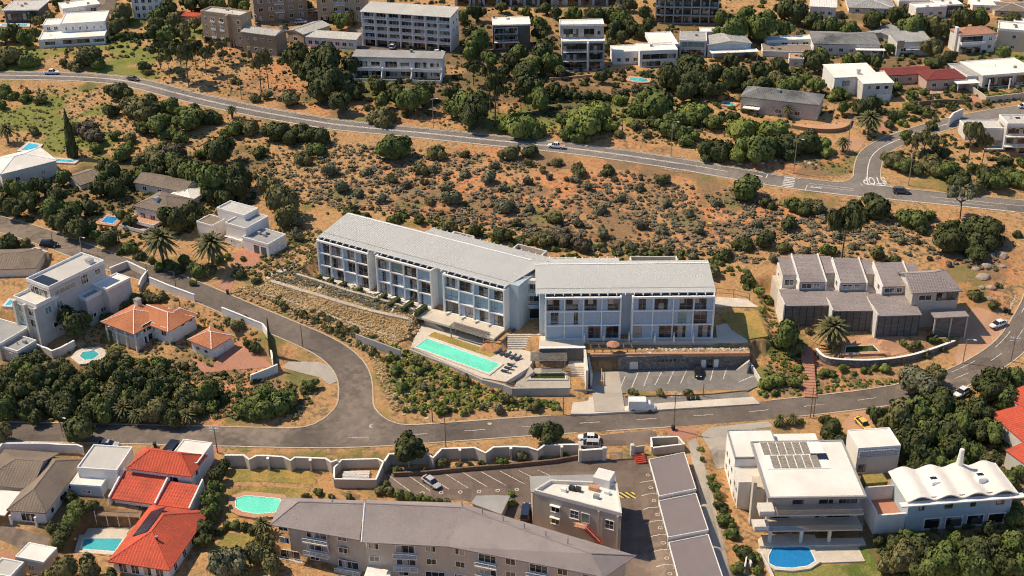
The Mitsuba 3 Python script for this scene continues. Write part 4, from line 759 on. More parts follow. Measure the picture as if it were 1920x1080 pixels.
    # white roofed terrace house, maroon roof, L shaped, slate hip
    b = house('white house with wide white flat roofs over a deep shaded veranda, at the right edge', (1850, 166), 144, ((1843, 144), (1935, 137)), [(1843, 144), (1935, 137), (1905, 113), (1823, 116)], 'offwhite', 'flat', 'roof_white', par=.25, ov=.3); w = b.r[1] - b.r[0]; b.win(b.r, 'f', 1.0, .3, w * .5, 3.0, n=4, frame='trim_grey'); b.win(b.r, 'f', w * .6, .3, w * .36, 3, n=3, frame='trim_grey'); b.posts([b.r[0] + 1, b.r[0] + 8], -2.2, -1, b.h - .4, .35); upper(b, [(1800, 137), (1843, 143), (1828, 122), (1783, 122)], -2, b.h + 1, rm='roof_grey')
    b = house('pink walled house with a maroon hip roof beside a walled court', (1746, 170), 150, ((1738, 150), (1800, 147)), [(1738, 150), (1800, 147), (1790, 130), (1725, 132)], 'pink', 'hip', 'roof_maroon', rh=1.3, cap='roof_maroon', wf=3, ws=(1.5, 1.2), ov=.2, axis='x'); upper(b, [(1660, 136), (1735, 138), (1735, 127), (1650, 128)], -1, b.h + .6, 'pink', 'roof_maroon', roof='gable', rh=1.1, wf=3)
    part(b.t, 'porch_roof', b.f.bx(b.r[1] - 4, b.r[1] + 3.5, -3, .5, 2.6, 2.8), 'roof_white'); b.posts([b.r[1] - 3.5, b.r[1] + 3], -2.6, -1, 2.6, .25)
    b = house('white two storey house with an L shaped pale ribbed roof and a garage below', (1620, 190), 157, ((1618, 157), (1677, 155)), [(1618, 157), (1677, 155), (1652, 138), (1601, 138)], 'offwhite', 'mono', 'roof_white', rh=.3, kind='seam', ov=.25); w = b.r[1] - b.r[0]; b.wins(b.r, 'f', (3.6,), 3, 1.4, 1.2); part(b.t, 'garage_door', b.f.bx(b.r[0] + 4.5, b.r[1] - .6, -.06, 0, -.2, 2.1), 'trim_white'); b.win(b.r, 'l', 2, 1.2, 1.4, 1.4, n=2)
    r = b.rect([(1565, 145), (1606, 145), (1623, 121), (1548, 128)]); part(b.t, 'wall', b.f.bx(*r, -3, b.h - .1), 'wall_white'); b.mono(r, b.h + .25, b.h + .5, 'roof_white', 'seam'); b.wins(r, 'f', (2.9,), 2, 2.4, 1.8, n=3, frame='trim_grey'); b.chimney(b.r[0] + 1, b.r[3] - 1, b.h + .5, 1.0, 1.0)
    b = house('grey walled house with a weathered slate hip roof above the brick patio', (1512, 225), 195, ((1388, 181), (1512, 195)), [(1388, 181), (1512, 195), (1542, 187), (1410, 163)], 'greige', 'hip', 'roof_slate', rh=1.9, cap='trim_grey', wf=0, ov=.35); w = b.r[1] - b.r[0]; b.win(b.r, 'f', 1.5, .5, 4, 2.0, n=3, frame='trim_grey'); b.win(b.r, 'f', w * .45, 1, 2, 1.4, n=2); b.win(b.r, 'f', w * .7, 1, 2, 1.4, n=2); b.win(b.r, 'r', 2, 1.4, 1.2, 1.4); part(b.t, 'awning', b.f.bx(b.r[0] + 1, b.r[0] + 6, -2.2, 0, 2.1, 2.3), 'trim_white'); b.chimney(b.r[0] + w * .45, b.r[3] * .4, b.h + 1, 1.0, 1.2)
    struct('patio', MB().prism(pxz([(1480, 238), (1497, 228), (1535, 213), (1596, 224), (1590, 240), (1560, 245), (1520, 243)], b.z0 - .2), b.z0 - 2, b.z0 - .2).mesh(), 'paving_orange', label='brick paved patio below the slate roofed house')
    k = thing('retaining_wall', 'curved brown brick wall holding up the brick patio', 'wall'); P = np.array([onz(*p, b.z0 - .2) for p in chaikin([(1484, 238), (1520, 244), (1560, 246), (1590, 241), (1598, 226)], 2)]); part(k, 'body', rail_along(P, .35, 3.6, -3, follow=False), 'wood')
    pool('tiny turquoise pool on the terrace left of the slate hip roof', [(1352, 196), (1358, 190), (1380, 194), (1374, 199)], b.z0 + .4, 'water_cyan', 'paving_orange', .8)
    b = house('white modern house with stacked balconies at the right edge above a cyan pool', (1906, 291), 236, ((1889, 235), (1935, 235)), [(1889, 235), (1935, 235), (1935, 219), (1877, 218)], 'offwhite', 'flat', 'roof_pale', par=.4); w, h = b.r[1] - b.r[0], b.h
    for z in (.4, h / 3 + .3, h * 2 / 3 + .4): b.win(b.r, 'f', .4, z, w - .8, h / 3 - 1.1, n=4, frame='trim_grey')
    for z in (h / 3, h * 2 / 3): b.balcony(b.r, 'f', 0, z, w, 1.5, glass='glass_clear', rail='trim_grey')
    b.win(b.r, 'l', 1.2, h - 2.6, 4, 1.6, n=2, frame='trim_grey')
    upper(b, [(1812, 241), (1884, 243), (1876, 228), (1800, 229)], h - 5.2, 3.2, 'offwhite', 'roof_pale', wf=0, par=.25)
    pool('cyan pool on a dark plinth beside the white modern house', [(1848, 280), (1852, 273), (1892, 273), (1902, 279)], b.z0 + 1.5, 'water_cyan', 'concrete_pale', .4, proud=.2); pw = thing('pool_plinth', 'dark wall under the cyan pool at the right edge', 'wall'); A, C2 = onz(1847, 281, b.z0 + 1.4), onz(1902, 280, b.z0 + 1.4); f = Fr(A, C2); part(pw, 'body', f.bx(-.2, f.L + .2, -.6, -.3, -3, .1), 'wall_darkgrey')
    # ---- left middle ----
    b = house('white house with two white pyramid roofs at the left edge', (58, 343), 313, ((5, 326), (57, 313)), [(0, 327), (57, 313), (93, 289), (45, 283)], 'offwhite', 'hip', 'roof_white', rh=1.6, kind='flat', cap='trim_white', wf=2, wr=2, ov=.3); upper(b, [(-30, 330), (10, 326), (35, 306), (-10, 305)], -1, b.h - .4, 'offwhite', roof='hip', kind='flat')
    pool('bright blue rectangular pool behind the white pyramid roofs', [(38, 282), (55, 268), (75, 272), (66, 282)], G(60, 276)[2] + .3, 'water_sky', 'concrete_pale', .8)
    pool('narrow bright blue pool beside the small lawn of the pyramid roofed house', [(97, 303), (103, 297.5), (143, 301), (138, 305)], G(120, 302)[2] + .2, 'water_sky', 'concrete_pale', .8)
    house('small brown gabled roof among dark trees', (151, 356), 347, ((127, 335), (151, 347)), [(127, 335), (151, 347), (188, 331), (165, 318)], 'offwhite', 'gable', 'roof_brown', rh=1.3, axis='y', cap='roof_brown')
    b = house('brown gabled house with a white pyramid roofed annex', (262, 366), 350, ((254, 342), (338, 358)), [(254, 342), (338, 358), (368, 346), (283, 325)], 'offwhite', 'gable', 'roof_brown', rh=1.5, axis='x', cap='roof_brown', wf=3); upper(b, [(330, 366), (352, 374), (379, 362), (350, 347)], -2, b.h - .6 + 2, 'white', 'roof_white', roof='hip', kind='flat', rh=1.0)
    b = house('brown roofed house with a white chimney and stepped sun decks', (300, 428), 399, ((249, 386), (305, 399)), [(249, 386), (305, 399), (366, 374), (300, 359)], 'offwhite', 'hip', 'roof_brown', rh=2.0, cap='roof_brown', wf=3, ws=(1.8, 1.5), ov=.4); b.chimney(b.r[0] + 5, 3.2, b.h + 1, 1.3, 1.2)
    w = b.r[1] - b.r[0]; b.balcony(b.r, 'f', 0, b.h - 3, w * .8, 3.6, solid=True, hgt=.7, slab='paving_orange'); b.balcony(b.r, 'f', -1, .4, w * .75, 5.6, solid=True, hgt=.7, slab='paving_orange')
    pool('covered bright blue pool with brick surround in front of dark trees', [(188, 417), (200, 405), (225, 408), (212, 420)], G(205, 413)[2] + .3, 'water_blue', 'paving_orange', 1.2)
    b = house('white stepped flat roofed house with grey roofs and a garage beside the red court', (495, 478), 458, ((455, 448), (493, 459)), [(455, 448), (493, 459), (536, 443), (490, 430)], 'white', 'flat', 'roof_grey', par=.4); w = b.r[1] - b.r[0]
    for i in range(2): part(b.t, 'garage_door', b.f.bx(b.r[0] + w * (.42 + .28 * i), b.r[0] + w * (.62 + .28 * i), -.05, .03, .1, 2.3), 'wall_darkgrey')
    b.win(b.r, 'r', 4, .8, 1.6, .3)
    upper(b, [(422, 421), (450, 428), (503, 409), (477, 402)], 0, b.h + 2.0, rm='roof_grey', par=.4, wr=2); upper(b, [(407, 393), (450, 404), (484, 394), (443, 384)], 1.0, b.h + 2.2, rm='roof_pale', par=.4); upper(b, [(424, 446), (452, 455), (468, 446), (440, 436)], -1, b.h - .4, wf=1); upper(b, [(376, 420), (398, 426), (416, 412), (394, 405)], 0, b.h + .6, rm='roof_brown')
    LATE.append(('court', [(443, 470), (470, 466), (495, 478), (478, 500), (452, 500), (440, 486)], 'paving_red', 'red paved court in front of the white garage')); LATE.append(('driveway', [(398, 532), (440, 520), (434, 545), (430, 550)], 'paving_red', 'red paved driveway by the street'))
    # ---- left ----
    b = house('grey tiled roof at the left edge above the street', (60, 512), 497, ((-20, 500), (66, 497)), [(-20, 505), (66, 500), (74, 487), (20, 473), (-20, 470)], 'offwhite', 'hip', 'roof_brown', rh=1.6, cap='roof_brown')
    b = B('villa', 'large pale grey three storey villa with stepped flat roofs and tall front windows', 'villa', (84, 646), 578, ((26, 561), (69, 578))); r = b.rect([(26, 561), (69, 578)]); R3 = b.rect([(42, 543), (85.5, 554), (197, 494), (151, 489)], b.h + 2.9); D = R3[3]; w = r[1] - r[0]; h = b.h; r = (r[0], r[1], 0, D); b.walls((r[0], r[1], 0, D), -4, h, 'palegrey'); b.flat((r[0], r[1], 0, 6), h, 'wall_offwhite', par=.7, name='terrace')
    u = (r[0] + .3, r[1], 4.0, D); part(b.t, 'wall', b.f.bx(*u, h, h + 2.9), 'wall_palegrey'); b.flat(u, h + 2.9, 'roof_pale', par=.55, ov=.1); part(b.t, 'skylight', b.f.bx(u[0] + 1, u[1] - 1.2, 4.6, 7.6, h + 3.1, h + 3.3), 'solar'); b.win(u, 'f', .8, h + .3, w - 1.8, 2.1, n=4)
    for x in (r[0] + .35, r[0] + w * .5, r[1] - .35): part(b.t, 'pilaster', b.f.bx(x - .35, x + .35, -.7, 0, -4, h), 'wall_palegrey')
    for v in (h - 2.7, h - 5.6): b.win(r, 'f', .9, v, w * .35, 2.0, n=2, pane='glass_green'); b.win(r, 'f', w * .56, v, w * .34, 2.0, n=2)
    for uu in (1.8, 5.0): b.win(r, 'r', uu, h - 2.6, 1.8, 1.8, n=2, pane='glass_green')
    b.win(r, 'r', 3.2, h - 6.6, 2.4, 1.2, n=2); b.win(u, 'r', 1, h + .6, 6, 1.4, n=4, pane='glass_green'); b.win(u, 'r', 8.5, h + .2, 2, 2.2, n=3); b.win(u, 'r', D - 7, h + .9, 1.7, 1.4, n=2); b.chimney(u[1] - 2.5, D - 2, h + 3.2, 1.4, .8)
    A1 = b.rect([(181, 534), (214, 514), (244, 524), (195, 543)], h - 1.4); A1 = (r[1] + .02, max(A1[1], r[1] + 4), A1[2], A1[3]); Q1 = (r[1] + .02, r[1] + 2.6, b.xy(126, 552, h - 2.6)[1], A1[2] - .02)
    upper(b, None, -4, h - 1.4 + 4, 'palegrey', 'roof_white', rect=A1); upper(b, None, -4, h - 2.6 + 4, 'palegrey', 'roof_grey', rect=Q1, par=.6); b.win(Q1, 'r', 1.2, 2.0, .9, 1.1); b.win(Q1, 'r', 3.4, 2.2, 2.6, 1.2, n=3); b.win(Q1, 'r', 3.6, -.8, 2.2, 1.6, n=2); b.pad(A1, 1.8, 4.0); b.pad(Q1, .2, 4.0)
    pool('small sky blue pool behind the large grey villa', [(8, 573), (18, 562), (27, 563), (20, 574)], G(18, 569)[2] + 1.0, 'water_sky', 'concrete_pale', .5)
    b = house('low grey house with stepped flat roofs at the left edge', (36, 683), 662, ((0, 652), (35, 663)), [(-12, 648), (34, 662), (66, 642), (24, 628)], 'greige', 'flat', 'roof_grey', par=.35, wf=2, ws=(1.2, 2), lv=1); upper(b, [(-30, 640), (0, 648), (22, 618), (-8, 598)], -2, b.h + 1.0 + 2, 'greige', 'roof_grey'); 
    # orange villa
    b = B('villa', 'white villa with orange tiled hip roofs and a columned veranda', 'villa', (249, 651), 624, ((190, 603), (243, 623))); w0 = b.rect([(190, 603), (243, 623), (277, 612), (257, 574)]); h = b.h; c = b.xy(315, 622); e = b.xy(373, 591); W = w0[1]
    r1 = (w0[0] + .5, W - .5, 0.5, 10.0); b.pad(r1, -1.5); part(b.t, 'wall', b.f.bx(r1[0] + 2.2, r1[1] - .02, 2.4, 10, -3, h), 'wall_white'); part(b.t, 'veranda_floor', b.f.bx(r1[0], r1[1], .5, 2.4, 1.9, 2.15), 'trim_white'); part(b.t, 'veranda_base', b.f.bx(r1[0] + 1, r1[1], 1.2, 2.4, -3, 1.9), 'wall_offwhite')
    for i in range(4): x = r1[0] + .15 + (r1[1] - r1[0] - .3) * i / 3; part(b.t, 'column', b.f.bx(x - .16, x + .16, .5, .85, -3, h), 'trim_white')
    for y in (3.6, 6.5): part(b.t, 'column', b.f.bx(r1[1] - .02, r1[1] + .3, y, y + .32, -3, h), 'trim_white')
    b.balcony((r1[0], r1[1], .5, 10), 'f', .2, 2.15, r1[1] - r1[0] - .4, .05, hgt=.8); b.win((r1[0] + 2.2, r1[1], 2.4, 10), 'f', .6, 2.4, 5, 2.0, n=4); b.win((r1[0], r1[1], 2.4, 10), 'r', .5, 2.4, 4.5, 2.0, n=3, deep=.1); b.win((r1[0], r1[1], 2.4, 10), 'r', .5, -.4, 4.5, 1.9, n=1, deep=.1)
    b.hip(r1, h, 2.2, 'roof_orange', cap='trim_white', ov=.6, axis='y')
    r2 = (W - .5, c[0] - .5, c[1] + .5, e[1] - .4); b.pad(r2); part(b.t, 'wall', b.f.bx(r1[1] + .02, r2[1], r2[2], r2[3], -3, h - .02), 'wall_white'); b.hip((r1[1] - 4, r2[1], r2[2], r2[2] + 7.0), h - .02, 2.0, 'roof_orange', cap='trim_white', ov=.6, axis='x', hipl=False)
    b.hip((r2[1] - 5.2, r2[1], r2[2] + 5, r2[3]), h + .05, 1.7, 'roof_orange', cap='trim_white', ov=.5, axis='y', hipl=False); b.hip((r1[1] - .5, r2[1] - 5.5, r2[2] + 6, r2[3] - 2), h - .3, 1.3, 'roof_orange', cap='trim_white', ov=.4, axis='x')
    b.win(r2, 'f', .6, 2.2, 1.0, 2.1, n=1, deep=.1); b.win((r2[1] - 6, r2[1], r2[2], r2[3]), 'f', 3.6, 1.8, 1.7, 2.4, n=2, m=2); b.win(r2, 'r', 3.8, 2.7, 1.1, 1.2, n=2); b.win(r2, 'r', 6.2, 2.7, 1.1, 1.2, n=2); b.chimney(r1[0] + 2, 9.0, h + .6, 1.2, 1.8)
    q = b.rect([(352, 637), (393, 653), (436, 631), (396, 614)], 2.6); b2 = B('garage', 'white garage with an orange tiled hip roof beside the villa', 'garage', (397, 675), 653, ((352, 637), (393, 653))); q = b2.rect([(352, 637), (393, 653), (436, 631), (396, 614)]); q = (q[0] + .5, q[1] - .5, q[2] + .5, q[3] - .5); b2.walls(q, -2, b2.h, 'white'); b2.hip(q, b2.h, 1.7, 'roof_orange', cap='trim_white', ov=.6); b2.wins(q, 'f', (.9,), 2, 1.2, .9)
    for i in range(2): part(b2.t, 'garage_door', b2.f.bx(q[1] - .02, q[1] + .04, q[2] + .8 + 3.2 * i, q[2] + 3.4 + 3.2 * i, 0, 2.0), 'trim_white')
    LATE.append(('court', [(355, 668), (397, 690), (437, 640), (470, 648), (512, 688), (430, 695), (380, 700)], 'paving_red', 'brick red forecourt of the orange roofed villa')); LATE.append(('parking_pad', [(530, 690), (540, 678), (600, 680), (632, 690), (634, 714), (618, 722), (600, 708)], 'concrete', 'grey concrete parking pad at the bend of the street'))
    pool('small round pale pool with stone surround below the orange roofed villa', [(148, 668), (155, 660), (178, 657), (188, 664), (176, 674), (158, 676)], G(165, 666)[2] + .3, 'water_cyan', 'concrete_pale', 1.6)
VILLA_Z, LATE = [], []
town()
# ---------------- the lower row and the right side ----------------
def lower():
    # taupe townhouses
    zb = G(1590, 622)[2] + .3; hh = None
    spec = (('first taupe townhouse from the left, white parapet walls and a meshed lower front', [(1478, 573), (1552, 572), (1546, 548), (1462, 550)], [(1505, 533), (1548, 533), (1531, 494), (1484, 493)], 1507),
            ('second taupe townhouse from the left, behind the tall palm', [(1562, 583), (1633, 582), (1628, 558), (1548, 551)], [(1583, 543), (1630, 543), (1609, 503), (1560, 500)], 1590),
            ('third taupe townhouse from the left, meshed front above the brick paved garden', [(1646, 592), (1720, 590), (1708, 561), (1629, 558)], [(1661, 545), (1703, 545), (1691, 509), (1637, 508)], 1650))
    for i, (lab, lo, up, bx) in enumerate(spec):
        b = B('townhouse', lab, 'house', (lo[0][0], (612, 622, 632)[i]), lo[0][1], (lo[0], lo[1]), z=zb); r = b.rect(lo); hl = b.h; b.r = r; D = r[3]
        b.pad((r[0], r[1], 0, D + 9)); part(b.t, 'wall', b.f.bx(r[0], r[1], 1.2, D + 9, -3, hl - .1), 'wall_greige'); b.mono((r[0], r[1], 0, D), hl, hl + .9, 'roof_mauve', 'shingle', ov=.15, pitch=.36)
        part(b.t, 'mesh_screen', b.f.bx(r[0] + .2, r[1] - .2, .1, .16, .1, hl - .3), 'screen'); n = 6
        for k in range(n + 1): part(b.t, 'screen_post', b.f.bx(r[0] + .2 + (r[1] - r[0] - .5) * k / n, r[0] + .3 + (r[1] - r[0] - .5) * k / n, .0, .1, -1, hl - .1), 'trim_dark')
        part(b.t, 'side_wall', b.f.bx(r[0] - .3, r[0], -.4, D + .5, -2, hl + .5), 'wall_offwhite')
        q = b.rect(up, hl + 2.9); q = (q[0], q[1], D - .2, q[3]); part(b.t, 'wall', b.f.bx(q[0], q[1], q[2], q[3], 0, hl + 2.75), 'wall_greige'); b.mono(q, hl + 2.9, hl + 5.0, 'roof_mauve', 'shingle', ov=.15); b.win(q, 'f', .4, hl + 1.2, 2.4, 1.3, n=2); b.win(q, 'f', 3.2, hl + 1.3, 1.4, 1.2, n=2)
        for x in (q[0] - .3, q[1] + .02): part(b.t, 'parapet_wall', MB().hexa([b.f.p(*p) for p in ((x, q[2] - .4, 0), (x + .28, q[2] - .4, 0), (x + .28, q[3] + .3, 0), (x, q[3] + .3, 0), (x, q[2] - .4, hl + 3.15), (x + .28, q[2] - .4, hl + 3.15), (x + .28, q[3] + .3, hl + 5.3), (x, q[3] + .3, hl + 5.3))]).mesh(), 'wall_white')
        b.win((q[0] - .3, q[1], q[2], q[3]), 'l', q[3] - q[2] - 2.6, hl + 1.2, 1.4, 1.4, n=2)
        b.mono((q[1] + .3, q[1] + 3.2, q[2] + 3.5, q[3]), hl + 3.2, hl + 4.6, 'roof_mauve', 'shingle', ov=.05); part(b.t, 'wall', b.f.bx(q[1] + .3, q[1] + 3.2, q[2] + 3.6, q[3], 0, hl + 3.1), 'wall_greige')
        b.mono((q[0] - 3.4, q[0] - .3, D + 2.5, q[3]), hl + 3.2, hl + 4.6, 'roof_mauve', 'shingle', ov=.05) if i == 0 else None
        if i == 0: w = (q[0] - 3.4, q[0] - .3, D + 2.6, q[3]); part(b.t, 'wall', b.f.bx(*w, -2, hl + 3.1), 'wall_offwhite'); b.win(w, 'f', .5, hl + .6, 2.2, 1.5, n=2); b.balcony((w[0], w[1], w[2], w[3]), 'f', -.5, hl - .3, 4, 2.6, solid=True, hgt=.7); b.win(w, 'l', 2, hl + .6, 1.2, 1.2)
    b = B('townhouse', 'last taupe townhouse on the right, wide hipped roof over a dark veranda', 'house', (1740, 617), 550, ((1710, 550), (1813, 545)), z=zb); r = b.rect([(1710, 550), (1813, 545), (1751, 511), (1692, 512)]); r = (r[0] + .4, r[1] - 1.5, r[2] + .4, r[3]); h = b.h; b.walls(r, -3, h - .1, 'greige'); b.hip((r[0], r[1], r[2], r[3]), h, 2.3, 'roof_mauve', cap='roof_mauve', ov=.5, hipl=False, axis='x'); w = r[1] - r[0]
    b.win(r, 'f', 1.5, h - 2.2, 3, 1.4, n=2); b.win(r, 'f', w * .52, h - 2.4, w * .45, 1.9, n=4, frame='trim_dark'); part(b.t, 'veranda_roof', b.f.bx(r[0] + 4, r[1] + 1.2, -3.4, 0, h * .5, h * .5 + .25), 'roof_mauve'); b.posts([r[0] + 4.3, r[0] + 8, r[1] + .9], -3.2, -2, h * .5, .3, 'wall_greige'); part(b.t, 'screen', b.f.bx(r[0] + 4.3, r[1] + .9, -3.1, -3.0, -.5, h * .5), 'screen'); b.win(r, 'f', w * .6, .1, 2, 2.2, n=2)
    LATE.append(('forecourt', [(1800, 600), (1830, 575), (1895, 600), (1885, 632), (1850, 655), (1812, 678), (1795, 690), (1790, 668), (1800, 640)], 'paving_orange', 'orange brick forecourt beside the street bend')); LATE.append(('garden_paving', [(1582, 662), (1585, 632), (1690, 628), (1715, 655), (1640, 670)], 'paving_orange', 'brick paving round the townhouse pool'))
    pool('dark green pool in brick paving in front of the townhouses', [(1583, 662), (1586, 649), (1637, 647), (1650, 660)], zb - .4, 'water_green', 'paving_orange', .8); LATE.append(('lawn', [(1740, 640), (1745, 625), (1775, 620), (1790, 635), (1760, 652)], 'lawn_dry', 'small lawn patch right of the townhouses'))
    st = thing('garden_wall', 'curved grey stone wall along the foot of the townhouse gardens', 'wall'); P = chaikin([onz(*p, zb - .6) for p in ((1530, 655), (1545, 672), (1580, 676), (1640, 677), (1700, 670), (1750, 655), (1790, 640))], 2); part(st, 'stonework', rail_along(P, .5, 4.2, -4, follow=False), 'stone'); part(st, 'coping', rail_along(P + [0, 0, .2], .6, .12, 0, follow=False), 'trim_white')
    A, C2 = G(1520, 745), G(1512, 655); steps('garden_stairs', A, [C2[0], C2[1], max(C2[2], A[2] + 2.4)], 18, 2.6, 'paving_red', 'red brick stairs up to the townhouses')
    # ---- bottom right villa ----
    b = B('villa', 'large white flat roofed villa with glass balconies above a blue pool', 'villa', (1600, 1010), 933, ((1440, 935), (1625, 932))); r = b.rect([(1440, 935), (1625, 932), (1582, 841), (1412, 829)]); h, D = b.h, r[3]; x0, x1 = r[0], r[1]; w = x1 - x0; b.r = r; sh = h / 3
    b.walls((x0 + .6, x1 - .4, 2.2, D), -2, h - .3, 'greige'); b.flat((x0, x1, 0.0, D), h - .28, 'roof_white', th=.36, par=.16, pm='trim_grey', pw=.4)
    for i, m in ((1, 'trim_white'), (2, 'trim_white')): part(b.t, 'balcony_floor', b.f.bx(x0 - (1.4 if i == 2 else 2.2), x1 - .3, -.7 if i == 2 else -1.2, 2.2, sh * i - .3, sh * i), 'wall_greige')
    for i, y, xl in ((1, -1.1, x0 + .6), (2, -.6, x0 + 1.4)):
        k = part(b.t, 'balustrade', b.f.bx(xl, x1 - .3, y - .05, y + .05, sh * i + .95, sh * i + 1.0), 'metal_grey'); part(k, 'glass_panel', MB().quad(b.f.p(xl, y, sh * i), b.f.p(x1 - .3, y, sh * i), b.f.p(x1 - .3, y, sh * i + .95), b.f.p(xl, y, sh * i + .95)).mesh(), 'glass_clear'); part(k, 'glass_side', MB().quad(b.f.p(x1 - .3, y, sh * i), b.f.p(x1 - .3, 2.2, sh * i), b.f.p(x1 - .3, 2.2, sh * i + 2.2), b.f.p(x1 - .3, y, sh * i + 2.2)).mesh(), 'glass_clear')
    q = (x0 + .6, x1 - .4, 2.2, D)
    for z, L in ((.1, ((.03, .3, 1), (.55, .25, 4))), (sh + .1, ((.03, .22, 2), (.5, .1, 1), (.62, .28, 4))), (2 * sh + .1, ((.25, .12, 1), (.52, .1, 1), (.62, .3, 4)))):
        for u, ww, n in L: b.win(q, 'f', w * u, z, w * ww, 2.2, n=n, frame='trim_grey')
    b.posts([x0 + .9, x0 + w * .37, x0 + w * .66], -.6, -.5, sh - .3, .55, 'wall_offwhite', 'column')
    part(b.t, 'planter', b.f.bx(x0 - 2.2, x0 + .5, -1.1, .9, sh, sh + .9), 'wall_offwhite'); part(b.t, 'planter', b.f.bx(x0 - 1.4, x0 + 1.3, -.6, 2.0, 2 * sh, 2 * sh + .8), 'wall_offwhite')
    part(b.t, 'floor_slab', b.f.bx(x0 - 1, x1 + .6, -1.6, 2.2, -.6, -.03), 'concrete_pale')
    # roof light with its frames, and the skylight
    a0, a1 = b.xy(1420, 832), b.xy(1528, 880); gx, gy = (a0[0], b.xy(1505, 832)[0]), (b.xy(1440, 881)[1], b.xy(1440, 831)[1])
    rl = part(b.t, 'roof_light', b.f.bx(gx[0] + .3, gx[1] + 3.4, gy[0], gy[1], h + .1, h + .22), 'trim_white')
    for j in range(2):
        for i in range(6 - j * 0): X = gx[0] + .5 + (gx[1] - gx[0] + .4) * i / 6 + (1.0 if j == 0 else 0); Y0 = gy[0] + .15 + (gy[1] - gy[0]) * .5 * j; part(rl, 'panel', b.f.bx(X, X + (gx[1] - gx[0]) / 6 - .1, Y0, Y0 + (gy[1] - gy[0]) * .5 - .3, h + .22, h + .27), 'lath')
    s0 = b.xy(1519, 852); part(b.t, 'skylight', b.f.bx(s0[0], s0[0] + 3.0, s0[1] - 2.0, s0[1], h + .1, h + .25), 'solar')
    q2 = b.rect([(1364, 809), (1466, 806), (1480, 856), (1380, 859)], h - .6); q2 = (q2[0], x0 + 5, q2[2], q2[3]); upper(b, None, -3, h - .8 + 3, 'white', 'roof_white', rect=q2, par=.16, pm='trim_grey'); b.wins(q2, 'l', (1.2, 4.2), 3, 1.0, 1.0, frame='trim_grey')
    q3 = (x0 + 5.05, x1 - 4, D, q2[3] + .4); part(b.t, 'wall', b.f.bx(*q3, -1, h - 2.2), 'wall_white'); b.mono(q3, h - 2.1, h - 1.9, 'roof_white', 'seam', ov=.1)
    part(b.t, 'side_wing', b.f.bx(q2[0], x0 + .6, 8.5, q2[2], -2, h - 2.6), 'wall_offwhite'); part(b.t, 'side_wing', b.f.bx(x0 - 1.2, x0 + .55, 4.6, 8.45, -2, h - 1.2), 'wall_cream'); part(b.t, 'flue', b.f.bx(x0 - 1.9, x0 - 1.25, 4.0, 5.4, -1, h + .6), 'wall_greige')
    b.wins((q2[0], x0, 8.5, q2[2]), 'l', (1.0, 3.6), 2, .9, .9, frame='trim_grey')
    pool('bright blue curved pool with white edging in front of the large white villa', [(1441, 1057), (1440, 1042), (1448, 1026), (1480, 1020), (1518, 1026), (1530, 1052), (1515, 1062), (1485, 1066), (1455, 1064)], b.z0 - .4, 'water_blue', 'concrete_pale', .7)
    slab('pool_terrace', [(1418, 1030), (1440, 1022), (1610, 1026), (1622, 1052), (1540, 1055), (1510, 1066), (1460, 1068), (1432, 1050)], b.z0 - .52, .6, 'concrete_pale', 'cream paved terrace round the bright blue pool'); LATE.append(('lawn', [(1455, 1085), (1440, 1070), (1540, 1062), (1622, 1058), (1612, 1026), (1630, 1030), (1660, 1085)], 'lawn_green', 'lawn in front of the bright blue pool'))
    # white cube and wave roofed house
    c = B('house', 'white cube house with a latticed parapet beside the large villa', 'house', (1612, 890), 843, ((1613, 843), (1685, 838))); r = c.rect([(1613, 843), (1685, 838), (1667, 804), (1590, 811)]); c.walls(r, -3, c.h - .02, 'white'); c.flat(r, c.h, 'roof_white', par=.15); h2 = c.h; ww = r[1] - r[0]
    lt = part(c.t, 'lattice', c.f.bx(r[0] + .2, r[1] - .6, -.12, -.02, h2 - 1.8, h2 - .15), 'trim_grey'); lm = MB()
    for i in range(22): x = r[0] + .3 + (ww - 1.2) * i / 22; c.f.box(lm, x, x + .09, -.2, -.12, h2 - 1.8, h2 - .15)
    for j in range(5): c.f.box(lm, r[0] + .2, r[1] - .6, -.22, -.13, h2 - 1.8 + .36 * j, h2 - 1.74 + .36 * j)
    part(lt, 'bars', lm.mesh(), 'trim_white', stuff=True); c.win(r, 'f', .4, .6, 1.6, 1.8, n=2, frame='trim_grey')
    d = B('house', 'white house with a wavy vaulted white roof and large dark windows', 'house', (1704, 1000), 942, ((1702, 941), (1905, 925))); r = d.rect([(1707, 938), (1903, 923), (1860, 878), (1668, 886)]); h3 = d.h; w3, D3 = r[1] - r[0], r[3]; d.walls((r[0] + .3, r[1] - .3, .4, D3 - .3), -2, h3 - .3, 'bluegrey'); nw = 4; N = 48; V, Fq = [], []
    for j, (y, t_) in enumerate(((-.1, 0), (D3, 0), (-.1, -.22), (D3, -.22))):
        for i in range(N + 1): x = r[0] - .3 + (w3 + .6) * i / N; V.append(d.f.p(x, y, h3 + .35 + 0.85 * (.5 - .5 * math.cos(2 * math.pi * nw * i / N)) ** .85 + t_))
    for i in range(N): o = N + 1; Fq += [[i, i + 1, o + i + 1], [i, o + i + 1, o + i], [2 * o + i, 3 * o + i + 1, 2 * o + i + 1], [2 * o + i, 3 * o + i, 3 * o + i + 1], [i, 2 * o + i, 2 * o + i + 1], [i, 2 * o + i + 1, i + 1], [o + i, o + i + 1, 3 * o + i + 1], [o + i, 3 * o + i + 1, 3 * o + i]]
    rf = part(d.t, 'roof', (np.array(V), np.array(Fq)), 'roof_white', 40); part(d.t, 'eave_beam', d.f.bx(r[0] - 1.6, r[1] + 1.4, -.9, .4, h3 - .3, h3 - .05), 'trim_white'); part(d.t, 'spandrel', d.f.bx(r[0] + .3, r[1] - .3, .45, .6, h3 - .05, h3 + .5), 'wall_darkgrey')
